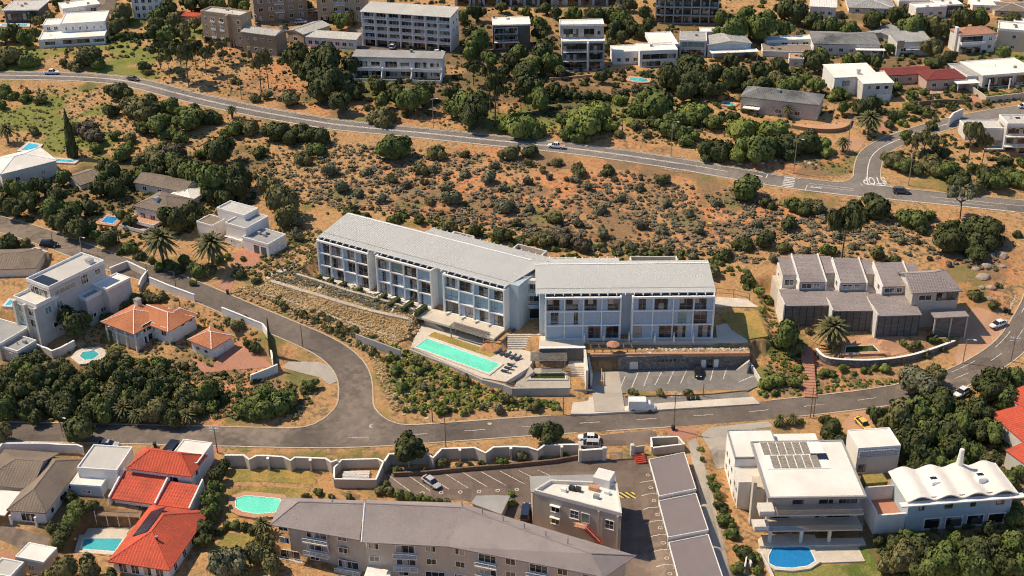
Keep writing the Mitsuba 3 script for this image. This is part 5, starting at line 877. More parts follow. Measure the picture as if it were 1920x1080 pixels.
    for i in (1, 2): X = r[0] + w3 * (.28 if i == 1 else .72); sk = part(rf, 'skylight', d.f.bx(X, X + 1.5, D3 * .38, D3 * .58, h3 + .2, h3 + 1.42), 'trim_white'); part(sk, 'pane', d.f.bx(X + .15, X + 1.35, D3 * .48, D3 * .56, h3 + 1.42, h3 + 1.46), 'solar')
    q = (r[0] + .3, r[1] - .3, .4, D3)
    for i in range(4): d.win(q, 'f', w3 * (.17 + .2 * i), .3, w3 * .165, 2.5, n=1, frame='trim_white', fw=.18); d.win(q, 'f', w3 * (.1 + .24 * i), h3 - 2.3, 1.0 + .5 * (i % 2), 1.8, frame='trim_dark')
    part(d.t, 'low_wall', d.f.bx(r[0] - 5.5, r[0] + .2, .6, 1.0, -2, h3 - 2.9), 'wall_white'); part(d.t, 'courtyard_wall', d.f.bx(r[0] - 5.6, r[0] - 5.3, .6, D3 + 3, -2, h3 - 2.0), 'wall_white'); part(d.t, 'courtyard_floor', d.f.bx(r[0] - 5.3, r[0] + .2, 1.0, 8, 0, h3 - 4.4), 'paving_red'); part(d.t, 'cross_wall', d.f.bx(r[0] - 5.3, r[0] + .2, 7, 7.3, 0, h3 - 1.4), 'wall_offwhite'); part(d.t, 'thatch_patch', d.f.bx(r[0] - 4.8, r[0] - .6, 8, D3 + 1.5, 0, h3 - 1.2), 'lawn_dry')
    fl = d.f.p(*d.xy(1797, 880, h3)[:2], h3); part(d.t, 'chimney', MB().tube([fl - [0, 0, 2], fl + [0, 0, 2], fl + [0, 0, 4.6]], [.75, .6, .42], 12).mesh(), 'wall_white', 40)
    # red roofs at the right edge
    for lab, ba, tp, dd, px in (('red ribbed roof at the right edge, upper one', (1890, 790), 762, ((1885, 742), (1935, 775)), [(1885, 742), (1935, 775), (1960, 752), (1915, 728)]), ('red ribbed roof at the right edge below the upper one', (1872, 815), 787, ((1870, 787), (1930, 838)), [(1870, 787), (1930, 838), (1965, 806), (1905, 765)]), ('red ribbed roof at the right edge, lowest one', (1895, 880), 850, ((1888, 846), (1935, 880)), [(1888, 846), (1935, 880), (1960, 860), (1910, 836)])):
        house(lab, ba, tp, dd, px, 'offwhite', 'mono', 'roof_red', rh=.5, kind='seam', ov=.2)
    # ---- bottom left ----
    b = house('brown tiled hip roofed house with a white courtyard, bottom left', (82, 984), 962, ((12, 957), (77, 962)), [(12, 957), (77, 962), (160, 862), (95, 858)], 'white', 'hip', 'roof_brown', rh=2.2, cap='roof_brown', ov=.4, axis='y', wr=4, h=None); w = b.r[1] - b.r[0]; b.win(b.r, 'f', 2.0, .3, 3.0, 1.9, n=3)
    r = b.rect([(0, 915), (100, 912), (150, 855), (15, 848), (-30, 880)], b.h + .3); part(b.t, 'wall', b.f.bx(-14, b.r[0] - .02, b.r[3] * .45, b.r[3], -1, b.h), 'wall_white'); b.hip((-16, b.r[0] + 1.0, b.r[3] * .42, b.r[3] + 1), b.h + .3, 2.2, 'roof_brown', cap='roof_brown', axis='x', hipr=False); b.box('terrace_roof', -13, b.r[0] - .3, -1.0, b.r[3] * .42 - .8, b.h - .6, b.h - .35, 'roof_white'); b.posts([-12, -6, -1], -.6, -1, b.h - .6, .4)
    b = house('white flat roofed annex in two steps between the brown and red roofs', (146, 928), 910, ((132, 910), (177, 913)), [(132, 910), (177, 913), (208, 886), (153, 883)], 'bluegrey', 'flat', 'roof_white', par=.12, wf=1, ws=(1.6, .8)); upper(b, [(147, 878), (200, 884), (248, 843), (186, 838)], -1, b.h + 2.0 + 1, 'white', 'roof_pale', wr=3)
    b = B('villa', 'white villa with bright red tiled roofs in three tiers and a solar panel', 'villa', (318, 1092), 1070, ((202, 1053), (318, 1070))); r = b.rect([(202, 1053), (318, 1070), (368, 957), (288, 943)]); h = b.h; r = (r[0] + .6, r[1] - .6, r[2] + .6, r[3] - 1); b.walls(r, -3, h, 'white'); b.hip(r, h, 3.0, 'roof_red', cap='roof_red', ov=.6, axis='y'); b.wins(r, 'f', (.2,), 4, 1.6, 1.9, n=2); b.wins(r, 'r', (.2,), 4, 1.2, 1.8, n=2)
    xc, sl = (r[0] + r[1]) / 2, 3.0 / ((r[1] - r[0]) / 2 + .6); y0, y1 = r[3] * .38, r[3] * .83; xa, xb = r[0] + 1.2, xc - 1.0; sp = []
    for x, y in ((xa, y0), (xb, y0), (xb, y1), (xa, y1)): sp.append(b.f.p(x, y, h + (x - r[0] + .6) * sl + .14))
    part(b.t, 'solar_panel', MB().hexa(sp + [p + [0, 0, .1] for p in sp]).mesh(), 'solar'); b.chimney(xc + 1.5, r[3] * .3, h + 2, .3, 1.0, 'metal_dark')
    q = b.rect([(223, 937), (293, 943), (305, 905), (237, 897)], h + .6); q = (q[0], q[1] - .3, r[3] + .3, q[3]); part(b.t, 'wall', b.f.bx(q[0] + .3, q[1] - .2, q[2] + .4, q[3], -2, h + .2), 'wall_white'); b.mono(q, h + .4, h + 2.2, 'roof_red', 'tile', ov=.2); b.win((q[0] + .3, q[1], q[2] + .4, q[3]), 'f', .5, h - 3, q[1] - q[0] - 1.5, 2.2, n=3)
    q2 = (q[1] + .4, q[1] + 6.8, r[3] + .3, q[3] - 1); part(b.t, 'wall', b.f.bx(q2[0], q2[1] - .2, q2[2] + .4, q2[3], -2, h + .2), 'wall_white'); b.mono(q2, h + .4, h + 1.8, 'roof_red', 'tile', ov=.2)
    for x in (q[0] - .45, q[1] + .05, q2[1] + .25): part(b.t, 'parapet_wall', MB().hexa([b.f.p(*p) for p in ((x, q[2] - .3, 0), (x + .3, q[2] - .3, 0), (x + .3, q[3], 0), (x, q[3], 0), (x, q[2] - .3, h + .9), (x + .3, q[2] - .3, h + .9), (x + .3, q[3], h + 2.8), (x, q[3], h + 2.8))]).mesh(), 'trim_white')
    u = b.rect([(230, 890), (352, 902), (373, 872), (268, 842)], h + 3.4); u = (u[0] + .5, u[1] - .5, q[3] + .02, u[3]); part(b.t, 'wall', b.f.bx(*u, -1, h + 3.3), 'wall_white'); b.hip(u, h + 3.4, 2.4, 'roof_red', cap='roof_red', ov=.6, axis='x'); b.win(u, 'f', u[1] - u[0] - 5, h + 1.2, 2.4, 1.2, n=2); b.win(u, 'r', 2, h + 1.4, 1.2, 1.2)
    e = (u[1] - 6, u[1] + .2, u[3] - 3, u[3] + 4); part(b.t, 'wall', b.f.bx(*e, -1, h + 3.6), 'wall_white'); b.flat(e, h + 3.6, 'roof_white', par=.2); part(b.t, 'skylight', b.f.bx(e[0] - 2.2, e[0] - .3, u[3] - 1, u[3] + 3, h + 3.4, h + 4.4), 'glass_dark')
    z = b.z0 + .1; slab('timber_deck', [(178, 966), (196, 938), (228, 934), (238, 944), (270, 950), (262, 970)], z + 1.2, .3, 'wood', 'timber deck beside the red roofed villa', padland=False); k = thing('deck_railing', 'dark railing along the timber deck of the red roofed villa', 'railing'); P = np.array([onz(*p, z + 1.2) for p in ((196, 938), (178, 966), (262, 970))])
    part(k, 'rail', MB().tube(dense(P, 2) + [0, 0, 1.0], .06, 5).mesh(), 'trim_dark'); [part(k, 'post', MB().tube([p - [0, 0, 3.0], p + [0, 0, 1.0]], .07, 5).mesh(), 'trim_white') for p in dense(P, 1.9)]
    pool('teal pool with a pale terrace in front of the red roofed villa', [(150, 1030), (156, 1009), (233, 1009), (216, 1035)], z - 1.2, 'water_cyan', 'concrete_pale', .9); slab('pool_terrace', [(140, 1032), (165, 990), (245, 988), (232, 1012), (205, 1042)], z - 1.25, .5, 'concrete_pale', 'pale terrace above the teal pool')
    b = house('small white flat roofed outbuilding at the bottom left', (80, 1080), 1055, ((30, 1046), (80, 1056)), [(30, 1046), (80, 1056), (104, 1033), (60, 1021)], 'cream', 'flat', 'roof_white', par=.15, wf=1); upper(b, [(-20, 1075), (20, 1085), (38, 1062), (5, 1050)], -2, b.h - .3 + 2, 'cream', 'roof_pale'); LATE.append(('court', [(0, 1045), (10, 1030), (30, 1045), (20, 1070), (0, 1080)], 'paving_red', 'red tiled court at the left bottom edge')); LATE.append(('driveway', [(-5, 1010), (-5, 985), (40, 992), (95, 1010), (90, 1022), (40, 1030)], 'asphalt_lot', 'dark driveway below the brown roofed house'))
    # ---- the long mauve roofed block at the bottom ----
    zb = G(760, 1094)[2]; t = thing('apartment_block', 'long three storey apartment block with a bent mauve tiled roof', 'apartment block'); ze = zb + 8.6; zr = ze + 2.2
    E0, E1, E2, E3 = [onz(*p, ze) for p in ((678, 1017), (840, 1025), (1133, 1082), (1193, 1042))]; R1, R2, R3 = [onz(*p, zr) for p in ((640, 942), (866, 952), (1107, 1038))]; K1, K2 = [onz(*p, ze) for p in ((640, 937), (864, 943))]
    R1 = onz(684, 944, zr); K1 = onz(688, 938, ze)
    planes(t, [(E0, E1, R2, R1), (E1, E2, R3, R2), (E2, E3, R3, R3), (E3, K2, R2, R3), (K2, K1, R1, R2)], 'roof_mauve', 'shingle', caps=([[R1, R2], [R2, R3], [E2, R3], [E3, R3]], 'roof_mauve'))
    L0, L1 = onz(507, 984, ze - .5), onz(612, 1003, ze - .5); L1 = onz(674, 1013, ze - .5); M0, M1 = onz(560, 941, zr - .5), onz(684, 945, zr - .5); N0, N1 = onz(530, 933, ze - .5), onz(686, 939, ze - .5)
    planes(t, [(L0, L1, M1, M0), (N1, N0, M0, M1), (N0, L0, M0, M0)], 'roof_mauve', 'shingle', caps=([[M0, M1], [L0, M0]], 'roof_mauve')); vg = MB(); vg.tube([E0 + [0, 0, .1], R1 + [0, 0, .1]], .14, 4); part(t, 'verge', vg.mesh(), 'trim_white')
    def ins(p, c, d=.9): v = (c - p); v[2] = 0; return (p + v / np.linalg.norm(v) * d)[:2]
    ctr = (E1 + K2) / 2; foot = sg.Polygon([ins(L0, M0, 2), L1[:2], E0[:2], E1[:2], E2[:2], E3[:2], K2[:2], K1[:2], ins(N0, M0, 2)]).buffer(0).buffer(-1.0); pad(list(foot.exterior.coords), zb, 2.0); part(t, 'wall', MB().prism(foot, zb - 3, ze - .6).mesh(), 'wall_greige')
    bb = B(t, None, None, (0, 0), 0, ((0, 0), (1, 0)), z=zb, h=1)
    for A, C2 in ((L0, L1), (E0, E1), (E1, E2)):
        bb.f = Fr([*A[:2], zb], e1=(C2 - A)); L = bb.f.L * 0 + np.linalg.norm((C2 - A)[:2]); rr = (0, L, 1.0, 5)
        n = max(2, int(L / 4.6))
        for z in (.3, 3.1, 5.9):
            for i in range(n):
                u = L * (i + .12) / n
                if (i + int(z)) % 2 == 0: bb.win(rr, 'f', u, z, L / n * .7, 1.7, n=3); bb.balcony(rr, 'f', u - .3, z - .15, L / n * .85, 1.4, slab='wall_offwhite', hgt=.9)
                else: bb.win(rr, 'f', u + .3, z + .5, 1.8, 1.3, n=2)
    solo('awning', 'white corrugated awning at the foot of the long apartment block', 'awning', MB().hexa([onz(*p, zb + z) for z in (2.5, 2.65) for p in ((678, 1092), (730, 1092), (733, 1070), (690, 1060))]).mesh(), 'roof_white')
    for i in range(7): q = M0 + (M1 - M0) * .5 if i == 0 else R2 + (R3 - R2) * (i - 1) / 6; part(t, 'vent_pipe', MB().tube([q + [0, .8, -.5], q + [0, .8, .9]], .1, 6).mesh(), 'trim_grey')
    # roof terrace building
    zc = G(1161, 1033)[2]; b = B('apartment_building', 'grey building with a walled roof terrace and a red outside stair', 'building', (1160, 1038), 968, ((1002, 925), (1165, 968))); r = b.rect([(1002, 925), (1165, 968)]); D = b.rect([(993, 893), (1155, 888), (1165, 968)])[3] * .62; r = (r[0], r[1], 0, D); h = b.h; w = r[1] - r[0]
    P4 = pxz([(1002, 925), (1165, 968), (1156, 912), (1032, 906)], b.z0 + h); pad(list(P4.exterior.coords), b.z0, 2); part(b.t, 'wall', MB().prism(P4, b.z0 - 3, b.z0 + h - .02).mesh(), 'wall_greige'); part(b.t, 'roof_terrace', MB().prism(P4.buffer(.02), b.z0 + h - .02, b.z0 + h + .12).mesh(), 'roof_white'); part(b.t, 'parapet', MB().prism(P4.buffer(.1).difference(P4.buffer(-.25)), b.z0 + h + .1, b.z0 + h + .8).mesh(), 'wall_offwhite')
    P5 = pxz([(995, 922), (1006, 923), (1034, 904), (1156, 911), (1153, 888), (993, 893)], b.z0 + h - .3); part(b.t, 'wall', MB().prism(P5.buffer(-.3), b.z0 - 3, b.z0 + h - .5).mesh(), 'wall_greige'); part(b.t, 'metal_roof', MB().prism(P5, b.z0 + h - .5, b.z0 + h - .3).mesh(), 'roof_grey')
    pp = b.f.loc(onz(1128, 905, b.z0 + h)); part(b.t, 'stair_head', b.f.bx(pp[0] - 1.2, pp[0] + 2.0, pp[1] - 1.5, pp[1] + 1.6, h, h + 2.0), 'wall_white'); [part(b.t, 'roof_unit', Fr(onz(px_, py_, b.z0 + h + .1), e1=b.f.e1).bx(-.5, .5, -.35, .35, 0, hh_), m_) for px_, py_, hh_, m_ in ((1057, 921, .7, 'trim_white'), (1072, 919, .9, 'metal_dark'), (1084, 921, .9, 'metal_dark'), (1118, 934, .8, 'trim_grey'), (1138, 926, .7, 'trim_white'))]; part(b.t, 'brick_planter', b.f.bx(pp[0] - 1.4, pp[0] + .4, pp[1] - 3.2, pp[1] - 2.2, h + .1, h + .9), 'paving_orange')
    for u, v, ww, hh in ((.2, h - 2.9, 1.7, 1.5), (.2, h - 5.6, 1.7, 1.5), (.42, h - 3.2, 1.7, 1.8), (.82, h - 3.4, 1.7, 1.9)): b.win(r, 'f', w * u, v, ww, hh, n=2, m=2 if u > .3 else 1, sill=True); part(b.t, 'window_hood', b.f.bx(w * u + r[0] - .15, w * u + r[0] + ww + .15, -.6, 0, v + hh, v + hh + .12), 'trim_white') if u < .3 else None
    b.win(r, 'f', w * .55, h - 3.6, 1.6, 2.2, n=1, pane='glass_green'); zs = h - 3.7; part(b.t, 'stair_landing', b.f.bx(r[0] + w * .5, r[0] + w * .62, -1.6, 0, zs - .15, zs), 'paving_red'); stp = MB()
    for i in range(12): b.f.box(stp, r[0] + w * .62 + .26 * i, r[0] + w * .62 + .26 * (i + 1), -1.5, -.2, zs - .22 * (i + 1) - .1, zs - .22 * i - .05)
    part(b.t, 'stair_steps', stp.mesh(), 'paint_red', stuff=True); part(b.t, 'stair_rail', MB().tube([b.f.p(r[0] + w * .5, -1.6, zs + .9), b.f.p(r[0] + w * .62, -1.6, zs + .9), b.f.p(r[0] + w * .62 + 3.1, -1.6, zs - 1.8)], .05, 5).mesh(), 'trim_white'); part(b.t, 'pilaster', b.f.bx(r[0] + w * .74, r[0] + w * .76, -.25, 0, -2, h), 'wall_greige'); part(b.t, 'pilaster', b.f.bx(r[0] + w * .955, r[0] + w * .975, -.25, 0, -2, h), 'wall_greige')
    P6 = pxz([(883, 944), (940, 965), (957, 930), (930, 929), (893, 930)], zc + 3.0); kk = thing('shed', 'small shed with a triangular grey metal roof behind the long block', 'shed'); part(kk, 'wall', MB().prism(P6.buffer(-.25), zc - 2, zc + 2.9).mesh(), 'wall_tan'); part(kk, 'roof', MB().prism(P6, zc + 2.9, zc + 3.1).mesh(), 'roof_grey')
    # carports, each a level roof stepping down towards the viewer
    zz = G(1260, 900)[2]
    for i, (lab, px) in enumerate((('first carport from the street, flat mauve roof with a white edge', [(1217, 862), (1283, 849), (1305, 917), (1236, 931)]), ('second carport from the street, flat mauve roof with a white edge', [(1235, 940), (1305, 926), (1328, 994), (1253, 1008)]), ('third carport from the street, flat mauve roof at the bottom edge', [(1254, 1018), (1328, 1003), (1356, 1085), (1276, 1100)]))):
        z0 = zz - .3 * i; P = pxz(px, z0 + 2.6); k = thing('carport', lab, 'carport'); pad(list(P.exterior.coords), z0, 2); part(k, 'roof', MB().prism(P, z0 + 2.45, z0 + 2.62).mesh(), 'roof_carport'); part(k, 'fascia', MB().prism(P.buffer(.06, join_style='mitre').difference(P.buffer(-.08)), z0 + 2.2, z0 + 2.75).mesh(), 'trim_white')
        c_ = np.array([onz(*p, z0) for p in px]); part(k, 'rear_wall', rail_along(np.array([onz(*px[1], z0 + 2.6), onz(*px[2], z0 + 2.6)]) - [.4, 0, 2.6], .25, 2.4, -.2, follow=False), 'wall_offwhite'); part(k, 'end_wall', rail_along(np.array([onz(*px[2], z0 + 2.6), onz(*px[3], z0 + 2.6)]) + [0, .4, -2.6], .25, 2.4, -.2, follow=False), 'wall_offwhite')
        A, Bq = onz(*px[0], z0 + 2.6), onz(*px[3], z0 + 2.6)
        for j in range(4): p = A + (Bq - A) * (j / 3 * .94 + .03) + [.35, 0, 0]; part(k, 'post', MB().tube([p - [0, 0, 2.8], p - [0, 0, .2]], .13, 6).mesh(), 'trim_white')
    struct_lot()
def struct_lot():
    LATE.append(('parking_lot', [(722, 885), (735, 880), (880, 876), (1000, 862), (1090, 850), (1085, 862), (1140, 862), (1180, 862), (1222, 862), (1290, 1110), (1180, 1110), (1160, 1020), (1120, 985), (1000, 985), (930, 960), (880, 940), (760, 930), (730, 915)], 'asphalt_lot', 'brown tarred parking yard of the long apartment block'))
    LATE.append(('driveway', [(1290, 830), (1305, 822), (1330, 900), (1375, 1095), (1350, 1095), (1310, 920)], 'concrete', 'long concrete driveway beside the carports')); LATE.append(('forecourt', [(1315, 815), (1330, 802), (1440, 790), (1450, 800), (1365, 812), (1372, 870), (1345, 880)], 'concrete', 'concrete forecourt of the large white villa'))
    LATE.append(('apron', [(1110, 838), (1112, 818), (1222, 806), (1232, 815), (1225, 832), (1185, 835)], 'asphalt_lot', 'tarred apron outside the sliding gate')); LATE.append(('apron', [(1238, 806), (1300, 800), (1310, 818), (1278, 826)], 'paving_red', 'red paved strip beside the driveway'))
    LATE.append(('lawn', [(424, 905), (436, 880), (590, 882), (592, 910), (540, 906), (470, 902)], 'lawn_dry', 'dry lawn between zigzag wall and round pool')); LATE.append(('lawn', [(415, 972), (420, 925), (470, 912), (560, 916), (590, 925), (520, 978)], 'lawn_dry', 'dry lawn round the kidney shaped pool')); LATE.append(('lawn', [(395, 1040), (420, 1000), (480, 1000), (500, 1020), (450, 1085), (400, 1090)], 'lawn_dry', 'dry grass patch at the bottom left of centre')); LATE.append(('driveway', [(1575, 800), (1600, 772), (1625, 770), (1640, 800), (1600, 812)], 'paving_orange', 'rough brick drive with a parked yellow car')); LATE.append(('paving', [(300, 845), (305, 835), (415, 838), (420, 848), (340, 852)], 'paving_red', 'red paved strip between street and red roofs')); LATE.append(('court', [(1720, 172), (1760, 168), (1780, 172), (1720, 182)], 'paving_orange', 'brick court in front of the maroon roofed house')); LATE.append(('driveway', [(1812, 195), (1818, 180), (1842, 182), (1845, 194)], 'paving_red', 'red driveway below the white roofed house')); LATE.append(('driveway', [(1645, 256), (1655, 215), (1668, 210), (1668, 222), (1672, 245), (1652, 252)], 'paving_red', 'red brick driveway beside the tall palm')); LATE.append(('driveway', [(1594, 285), (1594, 252), (1618, 260), (1625, 262), (1606, 285)], 'paving_orange', 'orange paved kerbside beside the junction'))
    LATE.append(('car_park', [(640, 62), (690, 45), (700, 80), (760, 96), (770, 100), (680, 98), (668, 90)], 'asphalt_lot', 'yard beside the white apartment block')); LATE.append(('car_park', [(570, 40), (595, 20), (600, 42), (560, 50)], 'asphalt_lot', 'yard between the two tall tan blocks'))
    pool('pale green kidney shaped pool with a pink brick rim', [(441, 952), (441, 935), (460, 929), (488, 931), (525, 935), (532, 945), (515, 962), (480, 964), (455, 960)], G(485, 945)[2] + .15, 'water_turquoise', 'paving_orange', 1.2)
def screen_fn(p, n, uv): return mix((.11, .10, .092), (.19, .175, .16), noise(p.x * .8, p.y * .8, p.z * 2))
mat('screen', proc(screen_fn), .8); mat('paint_red', (.42, .075, .05), .7)
lower()
# ---------------- plants ----------------
def leafmat(name, a, b, c):
    def fn(p, n, uv):
        k = noise(p.x * .55, p.y * .55, p.z * .55); h = cell_rand(p.x * 3.1, p.y * 3.1, p.z * 3.1)
        return mix(mix(a, b, smoothstep(.25, .75, k)), c, smoothstep(.5, 1.0, h) * .8)
    mat('leaf_' + name, proc(fn), .75, spec=.25)
leafmat('dark', (0.043, 0.058, 0.020), (0.074, 0.084, 0.029), (0.120, 0.131, 0.046))
leafmat('mid', (0.069, 0.101, 0.024), (0.117, 0.150, 0.040), (0.178, 0.204, 0.062))
leafmat('bright', (0.119, 0.166, 0.033), (0.188, 0.225, 0.051), (0.264, 0.278, 0.085))
leafmat('olive', (0.103, 0.103, 0.040), (0.152, 0.143, 0.056), (0.220, 0.205, 0.090))
leafmat('grey', (0.111, 0.115, 0.063), (0.163, 0.165, 0.096), (0.259, 0.258, 0.156))
leafmat('brown', (.075, .066, .042), (.105, .09, .058), (.145, .125, .085))
leafmat('yellow', (0.398, 0.312, 0.069), (0.503, 0.400, 0.112), (0.557, 0.475, 0.200))
leafmat('litter', (.20, .155, .095), (.25, .195, .125), (.30, .24, .16)); leafmat('sage', (.155, .15, .10), (.20, .19, .13), (.25, .235, .17))
leafmat('straw', (0.398, 0.269, 0.125), (0.530, 0.375, 0.194), (0.600, 0.500, 0.288))
leafmat('palm', (0.086, 0.094, 0.035), (0.139, 0.138, 0.056), (0.252, 0.213, 0.100))
def bark_fn(p, n, uv): return mix((.10, .08, .06), (.20, .165, .13), noise(p.x * 6, p.y * 6, p.z * 1.5))
mat('bark', proc(bark_fn), .95)
def cards(C, Nn, size, r_):
    """leaf clumps: a folded pair of triangles at each point C, tilted about the outward normal Nn"""
    n = len(C); t = r_.normal(size=(n, 3)); t -= (t * Nn).sum(1, keepdims=True) * Nn; t /= np.linalg.norm(t, axis=1, keepdims=True); b = np.cross(Nn, t); s = size * r_.uniform(.6, 1.3, (n, 1)); tl = r_.uniform(-.9, .9, (n, 1))
    u = t * s; w = (b + Nn * tl) * s * .75
    V = np.stack([C - u, C - w, C + u, C + w], 1).reshape(-1, 3); i = np.arange(n)[:, None] * 4
    f = np.vstack([i + [0, 1, 2], i + [0, 2, 3]]); NN = np.repeat(Nn, 4, 0) + r_.normal(size=(4 * n, 3)) * .28; NN /= np.linalg.norm(NN, axis=1, keepdims=True); return V, f, NN
def crown(seed, lumps, n, size, shape='round', core=2):
    """a crown about 1 in radius and 1 high from its foot: lumps with an uneven shell of leaf clumps"""
    r_ = np.random.default_rng(seed); V, Fc, NN, o = [], [], [], 0; L = []
    for k in range(lumps):
        a = r_.uniform(0, 2 * math.pi); rr = r_.uniform(.1, .72) if k else 0
        if shape == 'round': c = [rr * math.cos(a), rr * math.sin(a), r_.uniform(.38, .72) if k else .5]; R = r_.uniform(.26, .46) if k else .6
        elif shape == 'flat': c = [rr * math.cos(a) * 1.15, rr * math.sin(a) * 1.15, r_.uniform(.74, .94)]; R = r_.uniform(.26, .44)
        elif shape == 'spire': z = (k + .5) / lumps; c = [0, 0, .1 + .85 * z]; R = .9 * (1 - z) ** .8 * .75 + .12
        else: c = [rr * math.cos(a), rr * math.sin(a), r_.uniform(.25, .5)]; R = r_.uniform(.35, .55)
        L.append((np.array(c), R, np.array([1, 1, .22 if shape == 'flat' else .75 if shape != 'spire' else .5])))
    ico = trimesh.creation.icosphere(core, 1.0)
    for c, R, sc in L:
        if core: d = meshkit.fbm(ico.vertices * 2.2 + c * 5 + seed, 3) ; v = c + ico.vertices * (R * (.60 + .42 * d))[:, None] * sc; V.append(v); Fc.append(ico.faces + o); NN.append(ico.vertices); o += len(v)
    W = np.array([R ** 2 for _, R, _ in L]); ks = r_.choice(len(L), n, p=W / W.sum()); d = r_.normal(size=(n, 3)); d /= np.linalg.norm(d, axis=1, keepdims=True); d[:, 2] = np.where(d[:, 2] < -.35, -d[:, 2], d[:, 2])
    cc = np.array([L[k][0] for k in ks]); RR = np.array([L[k][1] for k in ks]); q = meshkit.fbm(d * 2.2 + cc * 5 + seed, 3)
    C = cc + d * (RR * (.70 + .42 * q) * (r_.uniform(.84, 1.10, n) + .16 * (r_.random(n) < .18)))[:, None] * np.array([1, 1, .24 if shape == 'flat' else .75 if shape != 'spire' else .6]); C[:, 2] = np.maximum(C[:, 2], .0)
    v, f, nn = cards(C, d, size, r_); V.append(v); Fc.append(f + o); NN.append(nn)
    return np.vstack(V), np.vstack(Fc), np.vstack(NN)
CROWN = {}
def crown_ply(kind, var, lod, leaf):
    key = (kind, var, lod)
    if key not in CROWN:
        l, n, s, c = {('round', 2): (8, 1150, .095, 2), ('round', 1): (6, 480, .125, 1), ('round', 0): (3, 110, .21, 1), ('flat', 2): (11, 900, .085, 1), ('flat', 1): (8, 500, .11, 1), ('low', 2): (9, 1150, .09, 2), ('low', 1): (6, 470, .125, 1), ('low', 0): (3, 100, .22, 1), ('spire', 2): (7, 900, .10, 1), ('spire', 1): (7, 500, .12, 1)}[(kind, lod)]
        v, f, nn = crown(100 * var + lod * 7 + len(kind), l, n, s, kind, c); CROWN[key] = meshkit.write_ply((v, f), normals=nn)
    return {'type': 'ply', 'filename': CROWN[key], 'face_normals': False, 'bsdf': {'type': 'ref', 'id': 'm_leaf_' + leaf}}
TRUNK = {}
def trunk_ply(var, bare):
    if (var, bare) not in TRUNK:
        r_ = np.random.default_rng(var + 50); m = MB(); top = .80 if bare else .5; b = r_.uniform(-.1, .1, 2)
        m.tube([[0, 0, -.08], [b[0] * .4, b[1] * .4, top * .4], [b[0], b[1], top * .75], [b[0] * 1.4, b[1] * 1.4, top]], [.05, .042, .034, .022] if bare else [.09, .07, .055, .035], 6)
        for k in range(5): a = k * 1.257 + r_.uniform(0, .5); e = r_.uniform(.35, .6); z = top * r_.uniform(.62, .85); m.tube([[b[0], b[1], z], [b[0] + e * .5 * math.cos(a), b[1] + e * .5 * math.sin(a), z + .08], [b[0] + e * math.cos(a), b[1] + e * math.sin(a), z + .14]], [.02, .014, .008], 5)
        TRUNK[(var, bare)] = ply(m.mesh(), 'm_bark', 40)
    return TRUNK[(var, bare)]
def pix_scale(P): return F / float((np.asarray(P) - CAM) @ FW)
PC = [0]; PLANTS = []
def plant(kind, px, py, r, leaf, label, group, name=None, hr=1.0, base=None, tall=None):
    """kind: tree, bush, pine, spire; (px, py) the middle of its crown in the survey, r half its width there"""
    PC[0] += 1; v = PC[0]; rr = np.random.default_rng(v); k = {'tree': 1.05, 'bush': .50, 'pine': 1.6, 'spire': 1.0}[kind]
    P = G(*(base or (px, py + r * k)))
    if group and shapely.contains_xy(BUILT, P[0], P[1]): return
    s = pix_scale(P); R = r / s; var = v % 7; rot = T().rotate([0, 0, 1], float(rr.uniform(0, 360)))
    lod = 2 if r > 21 else 1 if r > 9.5 else 0
    if kind == 'bush':
        H = R * 1.35 * hr; kk = solo_key(name or ('hedge_shrub' if 'hedge' in label else 'garden_shrub' if 'garden' in label or 'strip' in label or 'villa' in label or 'slope below' in label else 'thicket_shrub' if 'thicket' in label or 'mass' in label else 'bush' if 'scrub' in label else 'shrub'), label, group, 'shrub'); name == 'scrub_tuft' or PLANTS.append((kk, kind, px, py, r, leaf)); return scene_plant(kk, crown_ply('low' if var % 2 else 'round', var, lod, leaf), P - [0, 0, .12 * H], R * 1.08, R * 1.08, H, rot)
    if kind == 'tree': R *= 1.16; H = R * 1.55 * hr
    elif kind == 'pine': Hc = base[1] - py if base else r * 1.6; H = (Hc / s / .87) / .78
    else: H = tall / s / .87
    t = thing(name or {'tree': 'tree', 'pine': 'pine_tree', 'spire': 'cypress_tree'}[kind], label, 'tree', group); lod = max(lod, 1); group and PLANTS.append((t, kind, px, py, r, leaf))
    scene_plant(t + '__crown', crown_ply({'tree': 'round', 'pine': 'flat', 'spire': 'spire'}[kind], var, lod, leaf), P, R, R, H, rot); scene_plant(t + '__trunk', trunk_ply(var, kind == 'pine'), P, max(R, H * .3) if kind != 'spire' else H * .2, max(R, H * .3) if kind != 'spire' else H * .2, H, rot)
def solo_key(name, label, group, cat): return thing(name, label, cat, group)
def scene_plant(key, d, P, sx, sy, sz, rot):
    USED.add(key); scene[key] = {**d, 'to_world': T().translate(np.asarray(P, float).tolist()) @ rot @ T().scale([float(sx), float(sy), float(sz)])}; return key
def many(kind, leaf, label, group, txt, jitter=None, **k):
    L = [tuple(float(q) for q in w.split(',')) for w in txt.split()]
    for i, (x, y, r) in enumerate(L):
        lf = leaf if jitter is None else jitter[(int(x * 7 + y * 3) % len(jitter))]
        plant(kind, x, y, r, lf, label, group, **k)
DK = ('dark', 'dark', 'mid', 'olive')
